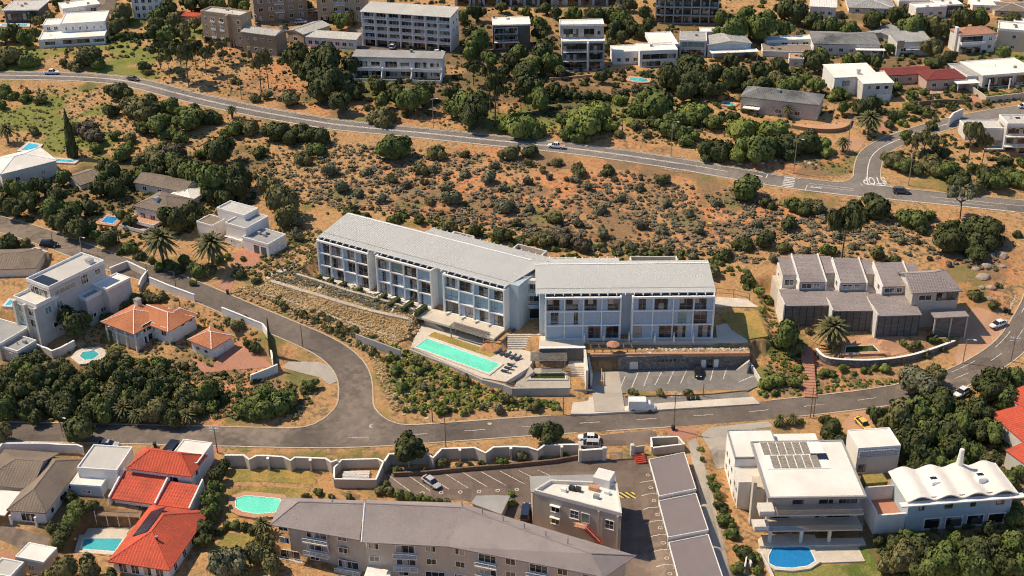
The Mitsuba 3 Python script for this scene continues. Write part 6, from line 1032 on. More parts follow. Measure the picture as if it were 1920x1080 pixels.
def plants():
    many('tree', 0, 'dense dark green tree among the houses at the top left', 'trees among the top left houses', '235,22,22 222,47,18 300,30,18 320,15,22 290,58,18 318,60,20 345,56,20 365,44,14 300,45,18 330,35,18 385,6,16 360,3,20 410,4,18 440,4,16 75,38,11 95,30,13 62,30,12 30,58,20 50,68,18 10,64,16 66,60,13 458,12,14 640,38,18 655,30,16 575,8,12 205,12,12 110,2,14 70,8,12', DK)
    many('bush', 0, 'clipped dark hedge shrub below the small green lawn', 'hedge below the green lawn', '212,72,11 225,69,11 238,68,11 251,67,11 264,67,11 276,66,10', ('dark',))
    many('bush', 0, 'rounded dark shrub on the grassy bank above the main road, top left', 'shrubs above the road, top left', '20,106,28 55,112,23 165,108,30 140,121,17 187,120,19 5,120,18 270,125,16 452,78,10 275,135,10 120,118,12 440,150,12', ('dark', 'mid', 'olive'))
    many('tree', 0, 'large dark spreading tree on the bank left of the white terraced units', 'large dark trees left of the terraced units', '563,100,30 617,106,36 585,130,30 617,146,36 645,152,30 660,120,24 600,165,28 640,186,24 670,170,18', ('dark',))
    many('bush', 0, 'round olive shrub on the bank just above the main road', 'shrubs just above the main road', '543,186,22 477,183,14 717,214,30 500,180,12 690,200,12 808,212,10 760,215,10 1193,234,15 1160,250,12 1215,250,14 1100,262,12', ('olive', 'dark', 'olive'))
    many('tree', 0, 'green garden tree below the white terraced units', 'trees below the terraced units', '712,160,20 745,172,24 773,182,30 790,168,22 720,185,18 700,150,14 850,175,18 870,190,30 895,200,34 880,215,26 848,200,20 900,180,18', ('mid', 'dark', 'mid'))
    pines = ((288, 96, 22, 302, 130), (325, 104, 24, 343, 152), (343, 110, 18, 354, 162), (365, 96, 20, 368, 130), (380, 106, 18, 387, 140), (405, 90, 18, 419, 120), (310, 115, 16, 318, 145), (475, 122, 18, 490, 177), (498, 119, 16, 504, 166))
    for x, y, r, bx, by in pines: plant('pine', x, y, r, 'olive' if r < 19 else 'dark', 'umbrella pine with a bare leaning trunk on the orange slope, top left', 'umbrella pines on the orange slope', base=(bx, by))
    for x, y, r, bx, by in ((922, 168, 24, 928, 235), (938, 175, 18, 934, 214), (975, 180, 18, 977, 212), (885, 132, 20, 888, 160), (915, 150, 15, 920, 210)): plant('pine', x, y, r, 'dark', 'dark pine with a thin bare trunk above the middle of the main road', 'pines above the middle of the main road', base=(bx, by))
    many('tree', 0, 'dense green tree between the brick house and the grey cube house', 'trees beside the grey cube house', '987,138,30 1017,100,28 1040,116,22 993,158,26 1012,182,26 973,95,20 1023,84,20 900,74,28 893,22,18 868,30,16 1010,42,17 1013,60,18 955,110,18 1000,120,22 1040,165,18 920,110,18 880,100,18 945,130,16', ('mid', 'dark', 'mid', 'dark'))
    many('tree', 0, 'rounded tree in the strip of trees at the top edge, centre', 'trees at the top edge, centre', '940,12,12 1023,14,14 1043,22,14 1075,24,18 1107,29,22 1140,29,20 1160,22,20 1167,36,22 1180,8,14 1207,22,16 1155,50,18 1183,50,18 1165,68,16 1140,86,14 1215,45,16 1200,60,14 1145,64,14 985,22,10', ('dark', 'mid', 'olive', 'dark'))
    many('bush', 0, 'brown leaved hedge shrub below the grey cube house terrace', 'brown hedge below the grey cube house', '1030,180,14 1048,179,14 1066,178,14 1084,178,14 1102,179,14 1120,180,14 1138,181,13 1155,178,13 1170,172,12 1190,168,12 1208,166,12 1226,163,12', ('brown', 'dark', 'brown'))
    many('bush', 0, 'large bright green rounded shrub above the main road, centre', 'bright shrubs above the main road', '1100,230,44 1075,242,30 1125,215,32 975,228,42 950,233,24 1003,238,26 1140,235,22 1060,225,22 1160,187,18', ('bright', 'mid', 'bright'))
    many('bush', 0, 'large dark green shrub thicket below the small green pool', 'dark thicket below the green pool', '1233,198,44 1205,200,30 1250,240,30 1268,216,30 1275,250,24 1222,228,18', ('mid', 'dark', 'mid'))
    many('tree', 0, 'tall dark tree between the small green pool and the slate roofed houses', 'dark trees right of the small green pool', '1263,142,30 1290,150,28 1250,128,18 1293,120,30 1305,142,32 1340,133,22 1380,140,25 1367,112,18 1280,170,22 1130,142,14 1320,160,22 1345,165,18', ('dark',))
    many('tree', 0, 'green tree among the houses at the top right', 'trees among the top right houses', '1380,50,30 1423,48,32 1397,30,24 1467,52,20 1493,20,26 1467,18,20 1520,36,18 1557,45,20 1533,55,16 1590,55,22 1633,35,24 1673,30,20 1690,26,16 1710,50,30 1747,46,26 1800,32,26 1830,30,22 1897,34,16 1680,50,18 1423,130,22 1453,147,22 1430,156,20 1480,160,25 1460,122,18 1513,104,16 1527,114,22 1513,143,14 1527,157,18 1610,110,18 1587,112,16 1640,112,18 1667,90,12 1690,118,26 1713,122,22 1747,86,22 1757,114,18 1633,190,18 1613,200,18 1580,200,14 1880,98,18 1780,60,18 1850,62,16 1440,30,18 1350,30,18 1345,60,14 1540,100,14 1775,112,14 1740,120,12 1408,160,18 1365,150,18', ('mid', 'dark', 'olive', 'dark', 'mid'))
    many('bush', 0, 'clipped garden shrub beside the white and slate roofed houses', 'garden shrubs of the upper right houses', '1570,174,18 1590,178,13 1710,178,13 1733,171,12 1683,162,14 1787,165,12 1673,218,17 1667,232,13 1700,198,13 1717,206,12 1690,228,12 1560,182,12 1650,205,14 1690,212,12 1640,180,12 1862,180,10 1880,178,10 1900,176,10 1850,182,9 1455,208,12 1400,205,12 1478,215,10 1752,222,9 1735,214,9', ('mid', 'dark', 'bright', 'mid'))
    many('bush', 0, 'broad mid green shrub in the big thicket below the brick patio', 'thicket below the brick patio', '1347,274,36 1420,278,44 1467,262,38 1513,268,35 1535,272,24 1397,238,36 1440,247,34 1293,206,32 1300,222,24 1297,254,20 1287,263,18 1340,230,22 1373,216,18 1385,290,24 1480,285,24 1550,285,16 1325,292,18', ('mid', 'bright', 'mid', 'dark'))
    many('bush', 0, 'dark shrub in the thicket right of the road junction', 'thicket right of the junction', '1677,300,26 1697,310,22 1747,306,32 1780,319,28 1800,336,28 1847,329,30 1880,320,30 1907,336,28 1863,340,26 1827,346,22 1697,254,16 1745,233,15 1760,286,22 1915,300,18 1720,318,18 1735,290,18 1890,300,18 1820,315,14', ('dark', 'mid', 'dark', 'olive'))
    for x, y, r, bx, by in ((1823, 256, 24, 1813, 316), (1840, 270, 18, 1840, 312), (1723, 266, 22, 1728, 302), (1748, 272, 20, 1746, 306), (1700, 270, 15, 1706, 300)): plant('pine', x, y, r, 'olive', 'loose grey green pine with bare stems right of the junction', 'pines right of the junction', base=(bx, by))
    # left slope
    many('bush', 0, 'large rounded shrub on the slope below the main road, left', 'shrubs on the left slope', '10,168,22 5,197,14 47,183,16 80,185,17 55,170,9 227,172,27 207,208,20 267,198,34 240,197,24 283,181,14 320,198,22 368,199,14 300,234,32 360,226,34 393,218,26 270,241,20 320,246,24 247,258,16 460,233,28 440,242,22 520,248,30 563,244,27 603,256,27 590,276,22 490,285,18 567,294,22 340,258,18 420,250,14 345,205,18 545,258,22 28,178,14 290,205,20', ('dark', 'dark', 'mid', 'olive'))
    many('bush', 0, 'brownish olive scrub bush on the left slope', 'brownish scrub on the left slope', '165,236,28 140,240,18 180,256,22 185,276,18 230,290,24 295,290,32 330,286,28 67,243,16 262,300,18 245,272,12 380,285,18 215,255,14 310,270,16', ('brown', 'olive', 'mid'))
    many('tree', 0, 'dense dark tree around the brown roofed houses on the left', 'dark trees round the brown roofed houses', '345,310,28 417,276,32 370,320,32 400,330,36 443,326,32 450,346,26 213,316,24 297,312,20 245,332,18 60,372,22 30,386,22 100,386,26 85,346,20 50,352,22 140,390,22 120,412,20 155,424,24 20,346,18 190,350,18 215,346,22 200,330,18 170,386,18 127,408,28 143,426,24 410,355,22 425,370,18 395,362,18 120,330,18 230,355,14 270,320,18 330,300,22 5,380,18 110,365,20', ('dark', 'dark', 'mid', 'dark'))
    many('bush', 0, 'leafy green shrub along the upper edge of the left street', 'shrubs along the left street', '207,448,25 247,461,20 180,440,16 225,470,14 83,396,16 285,488,12 337,506,14 373,509,22 393,500,18 410,486,15 320,492,18 345,485,14 453,514,14 480,527,13 455,485,8 265,478,14 20,455,26 50,455,18 300,500,14 428,480,10 360,530,10', ('mid', 'dark', 'mid', 'olive'))
    many('tree', 0, 'dark bushy tree beside the sun decks of the brown roofed house', 'trees beside the sun decks', '333,406,30 353,396,22 320,396,18 245,413,13 230,400,12 365,410,16', ('dark',))
    many('tree', 0, 'loose grey green tree left of the hotel', 'loose trees left of the hotel', '525,368,34 548,398,24 512,346,24 556,436,14 565,410,14 530,410,18', ('olive', 'grey', 'olive'))
    plant('spire', 125, 255, 14, 'dark', 'tall dark leaning conifer above the blue pools on the left', None, name='conifer_tree', base=(138, 296), tall=80)
    plant('spire', 497, 628, 5, 'dark', 'slim dark cypress beside the white wall at the street bend', None, base=(509, 668), tall=70); plant('spire', 512, 660, 4.5, 'dark', 'short dark column of foliage at the end of the white wall', None, base=(517, 695), tall=40)
    plant('tree', 145, 600, 32, 'dark', 'big round dark tree between the grey villa and the orange roofed villa', None); plant('tree', 166, 590, 18, 'mid', 'smaller green tree behind the orange roofed villa veranda', None)
    many('bush', 0, 'garden shrub round the orange roofed villa', 'shrubs round the orange roofed villa', '230,572,20 255,562,20 275,556,20 208,592,18 290,560,14 305,552,14 443,610,18 425,600,12 478,651,17 463,644,11 347,682,14 215,664,22 240,672,16 300,682,24 320,696,14 190,655,10 270,680,14 455,595,12 325,700,12 365,690,10 410,606,10', ('mid', 'dark', 'olive'))
    r_ = np.random.default_rng(3); Z = sg.Polygon([(0, 700), (60, 665), (150, 690), (280, 690), (330, 715), (400, 738), (385, 772), (340, 788), (60, 785), (0, 770)]); pts = []
    for _ in range(6000):
        x, y = r_.uniform(0, 440), r_.uniform(660, 790)
        if Z.contains(sg.Point(x, y)) and all((x - a) ** 2 + ((y - b) * 1.5) ** 2 > 19 ** 2 for a, b in pts): pts.append((x, y))
        if len(pts) >= 82: break
    for i, (x, y) in enumerate(sorted(pts, key=lambda q: q[1])): plant('tree' if i % 3 else 'bush', x, y - 8, r_.uniform(15, 27), ('dark', 'dark', 'olive', 'mid', 'dark')[i % 5], 'dark tree in the dense thicket above the street, lower left', 'thicket of dark trees, lower left')
    plant('tree', 153, 802, 36, 'dark', 'broad dark round tree standing over the street at the lower left', None, base=(150, 828), hr=.85); plant('tree', 8, 798, 26, 'olive', 'grey green tree at the left edge of the lower street', None, base=(8, 830))
    many('bush', 0, 'big glossy green shrub left of the street bend', 'glossy shrubs at the street bend', '500,752,42 462,766,24 532,746,28 480,775,20 583,722,17', ('mid',)); many('bush', 0, 'scattered shrub on the orange verge above the lower street', 'shrubs on the orange verge', '420,745,14 400,760,16 570,735,10 365,742,16 445,740,10 390,735,12 345,728,12 300,715,12 420,700,10 480,712,9', ('dark', 'mid', 'olive'))
    many('tree', 0, 'tree in the tall dark hedge right of the red roofed villa', 'tall hedge right of the red roofed villa', '420,868,15 412,886,18 404,910,20 398,935,21 392,960,22 388,985,22 384,1008,18 402,922,16', ('dark', 'dark', 'mid')); many('bush', 0, 'dark shrub between the brown roof and the timber deck', 'shrubs left of the timber deck', '147,952,22 172,944,18 140,985,24 118,1000,24 100,988,18 160,972,18 130,930,16 112,1020,18 128,905,10', ('dark', 'mid'))
    many('tree', 0, 'leafy tree at the bottom left edge', 'trees at the bottom left edge', '130,1055,32 172,1062,28 100,1075,20 212,1078,18 60,1085,18', ('dark', 'olive', 'dark')); many('tree', 0, 'grey green pine like tree at the bottom edge left of the long block', 'trees left of the long block', '427,1045,36 482,1030,28 503,1008,20 512,1050,26 455,1065,22', ('olive', 'grey', 'olive'))
    many('bush', 0, 'clipped hedge shrub below the kidney shaped pool', 'hedge below the kidney pool', '425,984,14 442,984,14 459,986,14 475,990,14 490,1000,10 415,994,12', ('mid', 'dark'))
    plant('tree', 767, 822, 36, 'dark', 'dark round street tree above the zigzag wall, left one', None, base=(767, 862), hr=.85); plant('tree', 1033, 801, 30, 'dark', 'dark round street tree beside the parked white car', None, base=(1028, 830), hr=.85)
    many('bush', 0, 'small shrub in the bed below the zigzag wall', 'shrubs below the zigzag wall', '827,868,15 977,853,15 903,864,9 940,866,13 742,880,12 860,872,9 1010,858,9 795,880,8 1060,850,8 885,870,7 955,870,8 725,905,10', ('dark', 'mid', 'olive')); many('bush', 0, 'hedge shrub behind the long mauve roofed block', 'hedge behind the long block', '715,918,14 733,920,16 750,926,16 768,930,14 785,933,12 803,936,11 820,938,10 838,939,9 963,940,13 958,925,9 655,930,10 600,920,12 575,930,10 620,928,8', ('mid', 'bright', 'mid', 'olive'))
    r_ = np.random.default_rng(5); Z = sg.Polygon([(735, 648), (770, 660), (835, 690), (905, 722), (958, 744), (1040, 752), (1060, 764), (1000, 768), (900, 772), (770, 774), (740, 745), (722, 690)]); pts = []
    for _ in range(4000):
        x, y = r_.uniform(720, 1060), r_.uniform(645, 775); r = r_.choice([5, 7, 9, 12, 15], p=[.28, .28, .22, .14, .08])
        if Z.contains(sg.Point(x, y)) and all((x - a) ** 2 + ((y - b) * 1.5) ** 2 > (.8 * (r + c)) ** 2 for a, b, c in pts): pts.append((x, y, r))
        if len(pts) > 115: break
    for i, (x, y, r) in enumerate(pts): plant('bush', x, y, r, ('mid', 'bright', 'mid', 'grey', 'bright', 'olive', 'dark')[i % 7], 'shrub on the planted slope below the long hotel pool', 'shrubs on the slope below the pool')
    many('bush', 0, 'rounded shrub in the strip before the hotel car park', 'shrubs before the hotel car park', '1183,734,13 1237,737,11 1288,734,12 1310,738,10 1260,742,6 1330,741,7', ('mid', 'olive', 'mid')); many('bush', 0, 'shrub in the stepped garden right of the hotel car park', 'shrubs right of the car park', '1440,718,20 1462,712,18 1488,716,15 1428,734,11 1452,735,10 1500,690,14 1480,660,14 1490,640,12 1505,705,10 1465,590,14 1440,560,14 1425,545,14 1412,530,12 1430,580,10 1455,640,16 1545,695,14 1580,690,12 1620,692,12 1560,700,10 1600,700,8 1660,690,14 1640,688,10 1690,640,10 1705,650,10 1735,660,14 1750,635,14 1720,645,12 1775,640,10 1740,600,18 1515,620,10 1770,655,8', ('mid', 'olive', 'bright', 'dark'))
    plant('tree', 1477, 598, 30, 'mid', 'tall loose green tree in front of the taupe townhouses', None, base=(1475, 660), hr=1.3); plant('tree', 1497, 622, 18, 'olive', 'shorter olive tree beside the red brick stairs', None, base=(1495, 665))
    plant('pine', 1583, 420, 34, 'dark', 'lone dark pine with a straight trunk behind the townhouses', None, base=(1577, 494)); plant('pine', 1812, 368, 28, 'grey', 'loose grey tree beside the main road, right', None, base=(1800, 410))
    many('bush', 0, 'big dark green shrub mass on the right of the scrub slope', 'dark shrubs right of the scrub slope', '1840,432,40 1818,452,36 1782,450,38 1800,430,24 1850,455,28 1870,450,20 1765,440,20 1830,475,22', ('dark',))
    plant('tree', 1715, 700, 42, 'grey', 'wide loose grey tree beside the street in front of the townhouses', None, base=(1712, 738), hr=.7); plant('tree', 1748, 690, 24, 'olive', 'smaller grey green tree by the garden wall near the street', None, base=(1748, 720))
    many('tree', 0, 'dense dark tree in the grove at the right between street and white houses', 'dark grove at the right', '1683,766,36 1720,762,38 1760,748,34 1700,792,32 1740,802,32 1710,822,40 1770,802,36 1780,832,32 1640,772,20 1800,782,28 1830,762,28 1850,722,32 1870,702,28 1880,742,28 1820,842,28 1850,862,26 1790,872,28 1860,802,26 1740,850,28 1900,702,22 1713,870,26 1680,830,22 1895,760,18 1835,800,24 1690,850,20 1655,790,18', ('dark', 'dark', 'mid', 'olive')); many('tree', 0, 'dark tree between the villa forecourt and the yellow car', 'trees beside the yellow car', '1560,800,24 1571,826,22 1550,785,14', ('dark',))
    many('tree', 0, 'leafy tree in the grove at the bottom right', 'grove at the bottom right', '1690,1032,36 1723,1020,32 1763,1042,40 1827,1028,36 1813,1056,36 1897,1008,32 1863,1012,24 1873,1042,32 1677,1014,20 1647,1008,14 1730,1062,28 1903,962,22 1890,902,22 1912,880,18 1660,1050,22 1910,1050,26 1790,1010,22 1850,985,18 1700,1000,14', ('mid', 'dark', 'olive', 'mid'))
    many('bush', 0, 'garden shrub in the strip beside the concrete driveway', 'shrubs beside the concrete driveway', '1340,912,15 1350,945,17 1360,972,19 1376,1000,20 1396,1035,22 1386,1062,18 1412,1042,16 1334,895,10 1422,1066,14 1345,928,12 1310,840,8 1316,860,7 1372,985,12 1500,790,9 1480,790,9 1455,792,8', ('mid', 'dark', 'bright', 'mid')); many('bush', 0, 'low shrub under the wall of the wavy roofed house', 'shrubs below the wavy roofed house', '1700,1002,9 1725,998,9 1750,992,9 1780,988,10 1810,984,10 1840,978,10 1640,985,10', ('dark', 'mid'))
    # the scrub slope behind the hotel
    many('bush', 0, 'dark green rounded bush on the orange scrub slope behind the hotel', 'dark bushes on the scrub slope', '737,278,40 817,284,23 957,288,22 998,284,20 873,289,12 1395,356,36 1436,378,18 1487,384,22 1520,381,24 1510,396,17 1480,418,21 1600,388,28 1643,391,36 1703,404,33 1743,404,17 1617,408,17 1780,426,22 1727,429,15 1397,453,23 1431,451,24 1360,476,19 1470,463,17 1547,464,21 1677,489,19 1643,474,21 1397,521,19 1337,508,19 1830,551,17 1863,571,13 1910,438,13 940,440,22 890,432,20 840,421,22 787,411,15 743,408,16 660,394,17 690,404,14 970,418,13 1017,448,22 1870,531,9 1240,337,16 1140,316,17 1083,318,20', ('dark', 'mid', 'dark', 'olive'))
    many('bush', 0, 'grey green rounded bush on the orange scrub slope behind the hotel', 'grey bushes on the scrub slope', '923,309,15 787,316,19 810,318,13 1043,304,14 993,306,11 873,323,13 1017,318,10 1030,331,11 1080,334,13 917,331,20 987,338,13 1100,348,13 763,346,12 733,334,15 793,338,12 943,351,12 717,371,15 803,376,13 853,371,23 943,381,24 1043,408,20 1123,391,19 993,391,13 1083,418,13 1200,421,16 1130,438,16 1057,444,27 1087,458,22 1717,448,12 1778,494,9 640,350,20 670,360,14 620,320,18 690,320,14 840,350,16 1160,370,14 1250,380,12 1290,400,14 1340,380,14 1310,430,14 1240,430,16 1180,460,14 1255,470,14 1300,480,12 1420,420,14 1450,480,14 1510,470,12 1600,460,12 1690,450,12 1640,440,14 1570,440,12 1200,350,12 1150,335,10', ('grey', 'olive', 'grey', 'brown'))
    SC = sg.Polygon([(470, 300), (640, 270), (900, 290), (1240, 330), (1480, 375), (1760, 420), (1880, 440), (1870, 510), (1700, 480), (1430, 500), (1330, 480), (1000, 450), (760, 400), (640, 395), (560, 380), (480, 350)]); r_ = np.random.default_rng(11); pts = []; n = 0
    for _ in range(9000):
        x, y = r_.uniform(470, 1880), r_.uniform(270, 515); r = r_.choice([3, 4.5, 6, 8], p=[.35, .35, .2, .1])
        if SC.contains(sg.Point(x, y)) and all((x - a) ** 2 + ((y - b) * 1.7) ** 2 > (1.1 * (r + c)) ** 2 for a, b, c in pts):
            pts.append((x, y, r)); plant('bush', x, y, r, ('grey', 'olive', 'brown', 'grey', 'dark', 'brown')[len(pts) % 6], 'small low tuft of scrub on the open slope behind the hotel', 'small scrub tufts on the slope', name='scrub_tuft', hr=.8); n += 1
        if n >= 290: break
    more = MB(); base_v, base_f, _ = crown(77, 2, 17, .40, 'low', 0)
    def scatter(poly, count, s0, s1, seed, hz=.8, base_v=base_v, base_f=base_f, mask=False):
        r2 = np.random.default_rng(seed); x0, y0, x1, y1 = poly.bounds; m = MB(); k = 0
        while k < count:
            x, y = r2.uniform(x0, x1), r2.uniform(y0, y1)
            if not poly.contains(sg.Point(x, y)): continue
            P = G(x, y, 14)
            if mask and meshkit.fbm(np.array([P[0] / 13, P[1] / 13, 3.3]), 3, 4) < r2.uniform(.30, .62): continue
            a = r2.uniform(0, 6.28); s = s0 + (s1 - s0) * r2.uniform(0, 1) ** 1.6
            if shapely.contains_xy(NOPLANT, P[0], P[1]): k += 1; continue
            M = np.array([[math.cos(a), -math.sin(a), 0], [math.sin(a), math.cos(a), 0], [0, 0, hz]]) * s; m.add(base_v @ M.T + P, base_f); k += 1
        return m.mesh()
    for nm, lab, po, cnt, s0, s1, lf in (('ground_cover', 'low grey brown scrub between the bushes of the slope', SC, 1500, .4, 1.3, 'litter'), ('ground_cover', 'low grey green scrub between the bushes of the slope', SC, 1900, .4, 1.2, 'sage'),
        ('ground_cover', 'low scrub on the banks beside the main road', sg.Polygon([(260, 160), (520, 190), (900, 245), (1240, 270), (1600, 330), (1600, 290), (1240, 210), (900, 215), (700, 180), (420, 100), (270, 120)]), 1700, .3, .85, 'olive'),
        ('ground_cover', 'low scrub on the left slope', sg.Polygon([(0, 160), (200, 165), (420, 205), (640, 250), (640, 300), (480, 340), (300, 300), (150, 300), (0, 250)]), 1700, .3, .85, 'olive'),
        ('dry_grass', 'straw coloured ornamental grass in rows on the hotel garden terraces', sg.Polygon([(440, 545), (500, 525), (600, 545), (700, 580), (800, 600), (775, 628), (730, 650), (680, 640), (600, 600), (500, 560)]), 4300, .35, .85, 'straw'),
        ('ground_cover', 'low olive planting in the beds of the hotel garden terraces', sg.Polygon([(500, 520), (560, 505), (700, 550), (800, 590), (785, 600), (640, 565)]), 1000, .3, .7, 'sage'),
        ('dry_grass', 'dry grass tufts along the verge of the street bend', sg.Polygon([(430, 548), (470, 550), (600, 610), (700, 650), (730, 700), (770, 770), (735, 770), (705, 700), (690, 660), (600, 625), (480, 575)]), 900, .3, .65, 'straw'),
        ('flowering_shrubs', 'pale flowering ground cover on the slope below the hotel pool', sg.Polygon([(735, 648), (835, 690), (958, 744), (1040, 752), (1050, 766), (770, 772), (740, 740)]), 380, .3, .6, 'yellow'),
        ('ground_cover', 'low green planting on the slope below the hotel pool', sg.Polygon([(725, 640), (835, 690), (958, 744), (1040, 752), (1050, 766), (770, 772), (735, 740)]), 650, .3, .9, 'bright'),
        ('ground_cover', 'low garden planting round the villas on the left', sg.Polygon([(170, 560), (300, 540), (480, 620), (500, 690), (440, 720), (180, 690), (120, 660)]), 700, .3, .8, 'olive'), ('ground_cover', 'low planting on the bank left of the hotel', sg.Polygon([(430, 520), (470, 440), (540, 420), (600, 430), (600, 500), (500, 520)]), 700, .3, .9, 'olive'), ('ground_cover', 'low planting round the townhouses', sg.Polygon([(1410, 520), (1460, 600), (1520, 700), (1680, 715), (1800, 690), (1760, 730), (1420, 745), (1445, 660)]), 600, .3, .8, 'mid'),
        ('ground_cover', 'low undergrowth at the lower left', sg.Polygon([(0, 690), (440, 700), (600, 730), (560, 785), (0, 790)]), 1600, .35, 1.0, 'olive'),
        ('ground_cover', 'low undergrowth in the gardens of the upper houses', sg.Polygon([(0, 60), (640, 60), (1000, 120), (1280, 130), (1900, 120), (1900, 320), (1650, 320), (1600, 230), (1280, 250), (800, 200), (400, 110), (0, 120)]), 2400, .4, 1.3, 'dark'),
        ('ground_cover', 'low undergrowth in the groves at the right', sg.Polygon([(1640, 760), (1900, 690), (1920, 900), (1700, 880)]), 900, .4, 1.2, 'dark'), ('ground_cover', 'low undergrowth at the bottom right', sg.Polygon([(1640, 1010), (1920, 940), (1920, 1080), (1660, 1080)]), 400, .4, 1.1, 'mid'),
        ('ground_cover', 'low undergrowth round the brown roofed houses', sg.Polygon([(0, 330), (480, 330), (480, 400), (240, 470), (0, 400)]), 1100, .4, 1.2, 'dark')):
        solo(nm, lab, 'undergrowth', scatter(po, cnt, s0, s1, cnt, .75, mask=po is SC), 'leaf_' + lf, stuff=True)
    bv, bf, _ = crown(31, 2, 80, .26, 'low', 1); TP = sg.Polygon([(0, 0), (1920, 0), (1920, 190), (1780, 205), (1690, 250), (1640, 210), (1560, 190), (1380, 210), (1290, 240), (1000, 200), (830, 200), (660, 190), (560, 150), (440, 110), (300, 90), (0, 95)])
    for nm, lab, po, cnt, lf, sd in (('garden_thicket', 'dark garden shrubs filling the ground between the upper houses', TP, 780, 'dark', 1), ('garden_thicket', 'green garden shrubs filling the ground between the upper houses', TP, 640, 'mid', 2), ('garden_thicket', 'olive garden shrubs filling the ground between the upper houses', TP, 380, 'olive', 5), ('garden_thicket', 'dark shrubs filling the ground round the brown roofed houses', sg.Polygon([(0, 330), (250, 310), (470, 320), (480, 380), (410, 400), (260, 380), (230, 400), (160, 450), (60, 420), (0, 395)]), 110, 'dark', 3), ('garden_thicket', 'dark shrubs filling the thicket at the lower left', sg.Polygon([(0, 700), (60, 680), (150, 700), (280, 695), (440, 740), (420, 775), (380, 785), (60, 783), (0, 775)]), 120, 'dark', 4), ('garden_thicket', 'band of green shrubs on the bank just behind the hotel roofs', sg.Polygon([(600, 400), (660, 392), (780, 405), (1040, 450), (1340, 480), (1420, 520), (1400, 545), (1330, 500), (1050, 485), (1000, 475), (820, 428), (700, 412)]), 129, 'mid', 8), ('garden_thicket', 'grey green shrubs on the bank behind the hotel', sg.Polygon([(760, 398), (900, 415), (1060, 438), (1340, 470), (1330, 490), (1040, 470), (860, 435)]), 100, 'grey', 9), ('garden_thicket', 'shrubs along the lower edge of the hotel garden', sg.Polygon([(436, 548), (470, 552), (600, 615), (670, 650), (720, 690), (715, 640), (600, 590), (480, 545)]), 80, 'olive', 6)):
        solo(nm, lab, 'undergrowth', scatter(po, cnt, .7, 2.0 if cnt > 130 else 1.6, sd, .95, bv, bf), 'leaf_' + lf, stuff=True)
def palm_ply():
    r_ = np.random.default_rng(9); m = MB()
    for k in range(64):
        a = k * 2.399; e = math.radians(78 - 118 * (k / 64) ** .9); L = r_.uniform(.85, 1.1); pts = []
        for s in np.linspace(0, 1, 6): x = L * s * math.cos(e) + .03; z = L * (s * math.sin(e) - .42 * s * s); pts.append([x * math.cos(a), x * math.sin(a), z])
        pts = np.array(pts); side = np.array([-math.sin(a), math.cos(a), 0])
        for i in range(5):
            w0, w1 = [.11 * math.sin(math.pi * min(.97, .12 + .85 * t)) for t in (i / 5, (i + 1) / 5)]; dn = np.array([0, 0, -.05])
            for sg_ in (1, -1): m.quad(pts[i], pts[i] + side * w0 * sg_ + dn, pts[i + 1] + side * w1 * sg_ + dn, pts[i + 1])
    return ply(m.mesh(), 'm_leaf_palm')
PALM = palm_ply(); 
def ptrunk_ply():
    m = MB(); z = np.linspace(-.05, 1, 14); m.tube([[0, 0, q] for q in z], [.9 + .12 * (i % 2) if i < 12 else 1.25 for i in range(14)], 9); return ply(m.mesh(), 'm_bark')
PTR = ptrunk_ply()
def palm(px, py, r, base, label, group=None):
    P = G(*base); s = pix_scale(P); H = (base[1] - py) / s / .87; t = thing('palm_tree', label, 'palm tree', group); rot = T().rotate([0, 0, 1], px * 37.0 % 360)
    scene_plant(t + '__fronds', PALM, P + [0, 0, H], r / s * 1.15, r / s * 1.15, r / s * 1.05, rot); scene_plant(t + '__trunk', PTR, P, .38, .38, H, rot)
def palms():
    palm(307, 447, 32, (308, 500), 'tall feathery palm beside the left street, left one of the pair'); palm(398, 455, 30, (401, 506), 'tall feathery palm beside the left street, right one of the pair'); palm(1555, 612, 32, (1557, 652), 'tall palm in front of the taupe townhouses'); palm(1623, 222, 22, (1628, 252), 'palm beside the side road junction')
    palm(1580, 266, 13, (1580, 284), 'small palm left of the side road junction'); palm(885, 60, 20, (888, 84), 'palm left of the dark brick house'); palm(1050, 130, 10, (1050, 148), 'small palm in front of the grey cube house'); palm(15, 243, 16, (16, 268), 'palm at the left edge below the grass slope'); palm(435, 205, 10, (436, 222), 'small palm just below the main road'); palm(493, 978, 18, (495, 1000), 'small palm beside the kidney shaped pool')
    for x, y, r in ((170, 764, 20), (232, 764, 22), (300, 756, 22), (352, 776, 18), (260, 775, 16)): palm(x, y, r, (x, y + 20), 'dark palm in the thicket above the lower street', 'palms in the lower left thicket')
    for x, y, r in ((1462, 784, 12), (1486, 782, 12)): palm(x, y, r, (x, y + 12), 'small yellowish palm beside the villa forecourt', 'small palms at the villa forecourt')
    palm(1452, 200, 9, (1452, 215), 'small palm in front of the slate hip roof'); palm(1476, 205, 11, (1477, 222), 'bushy palm beside the brick patio')
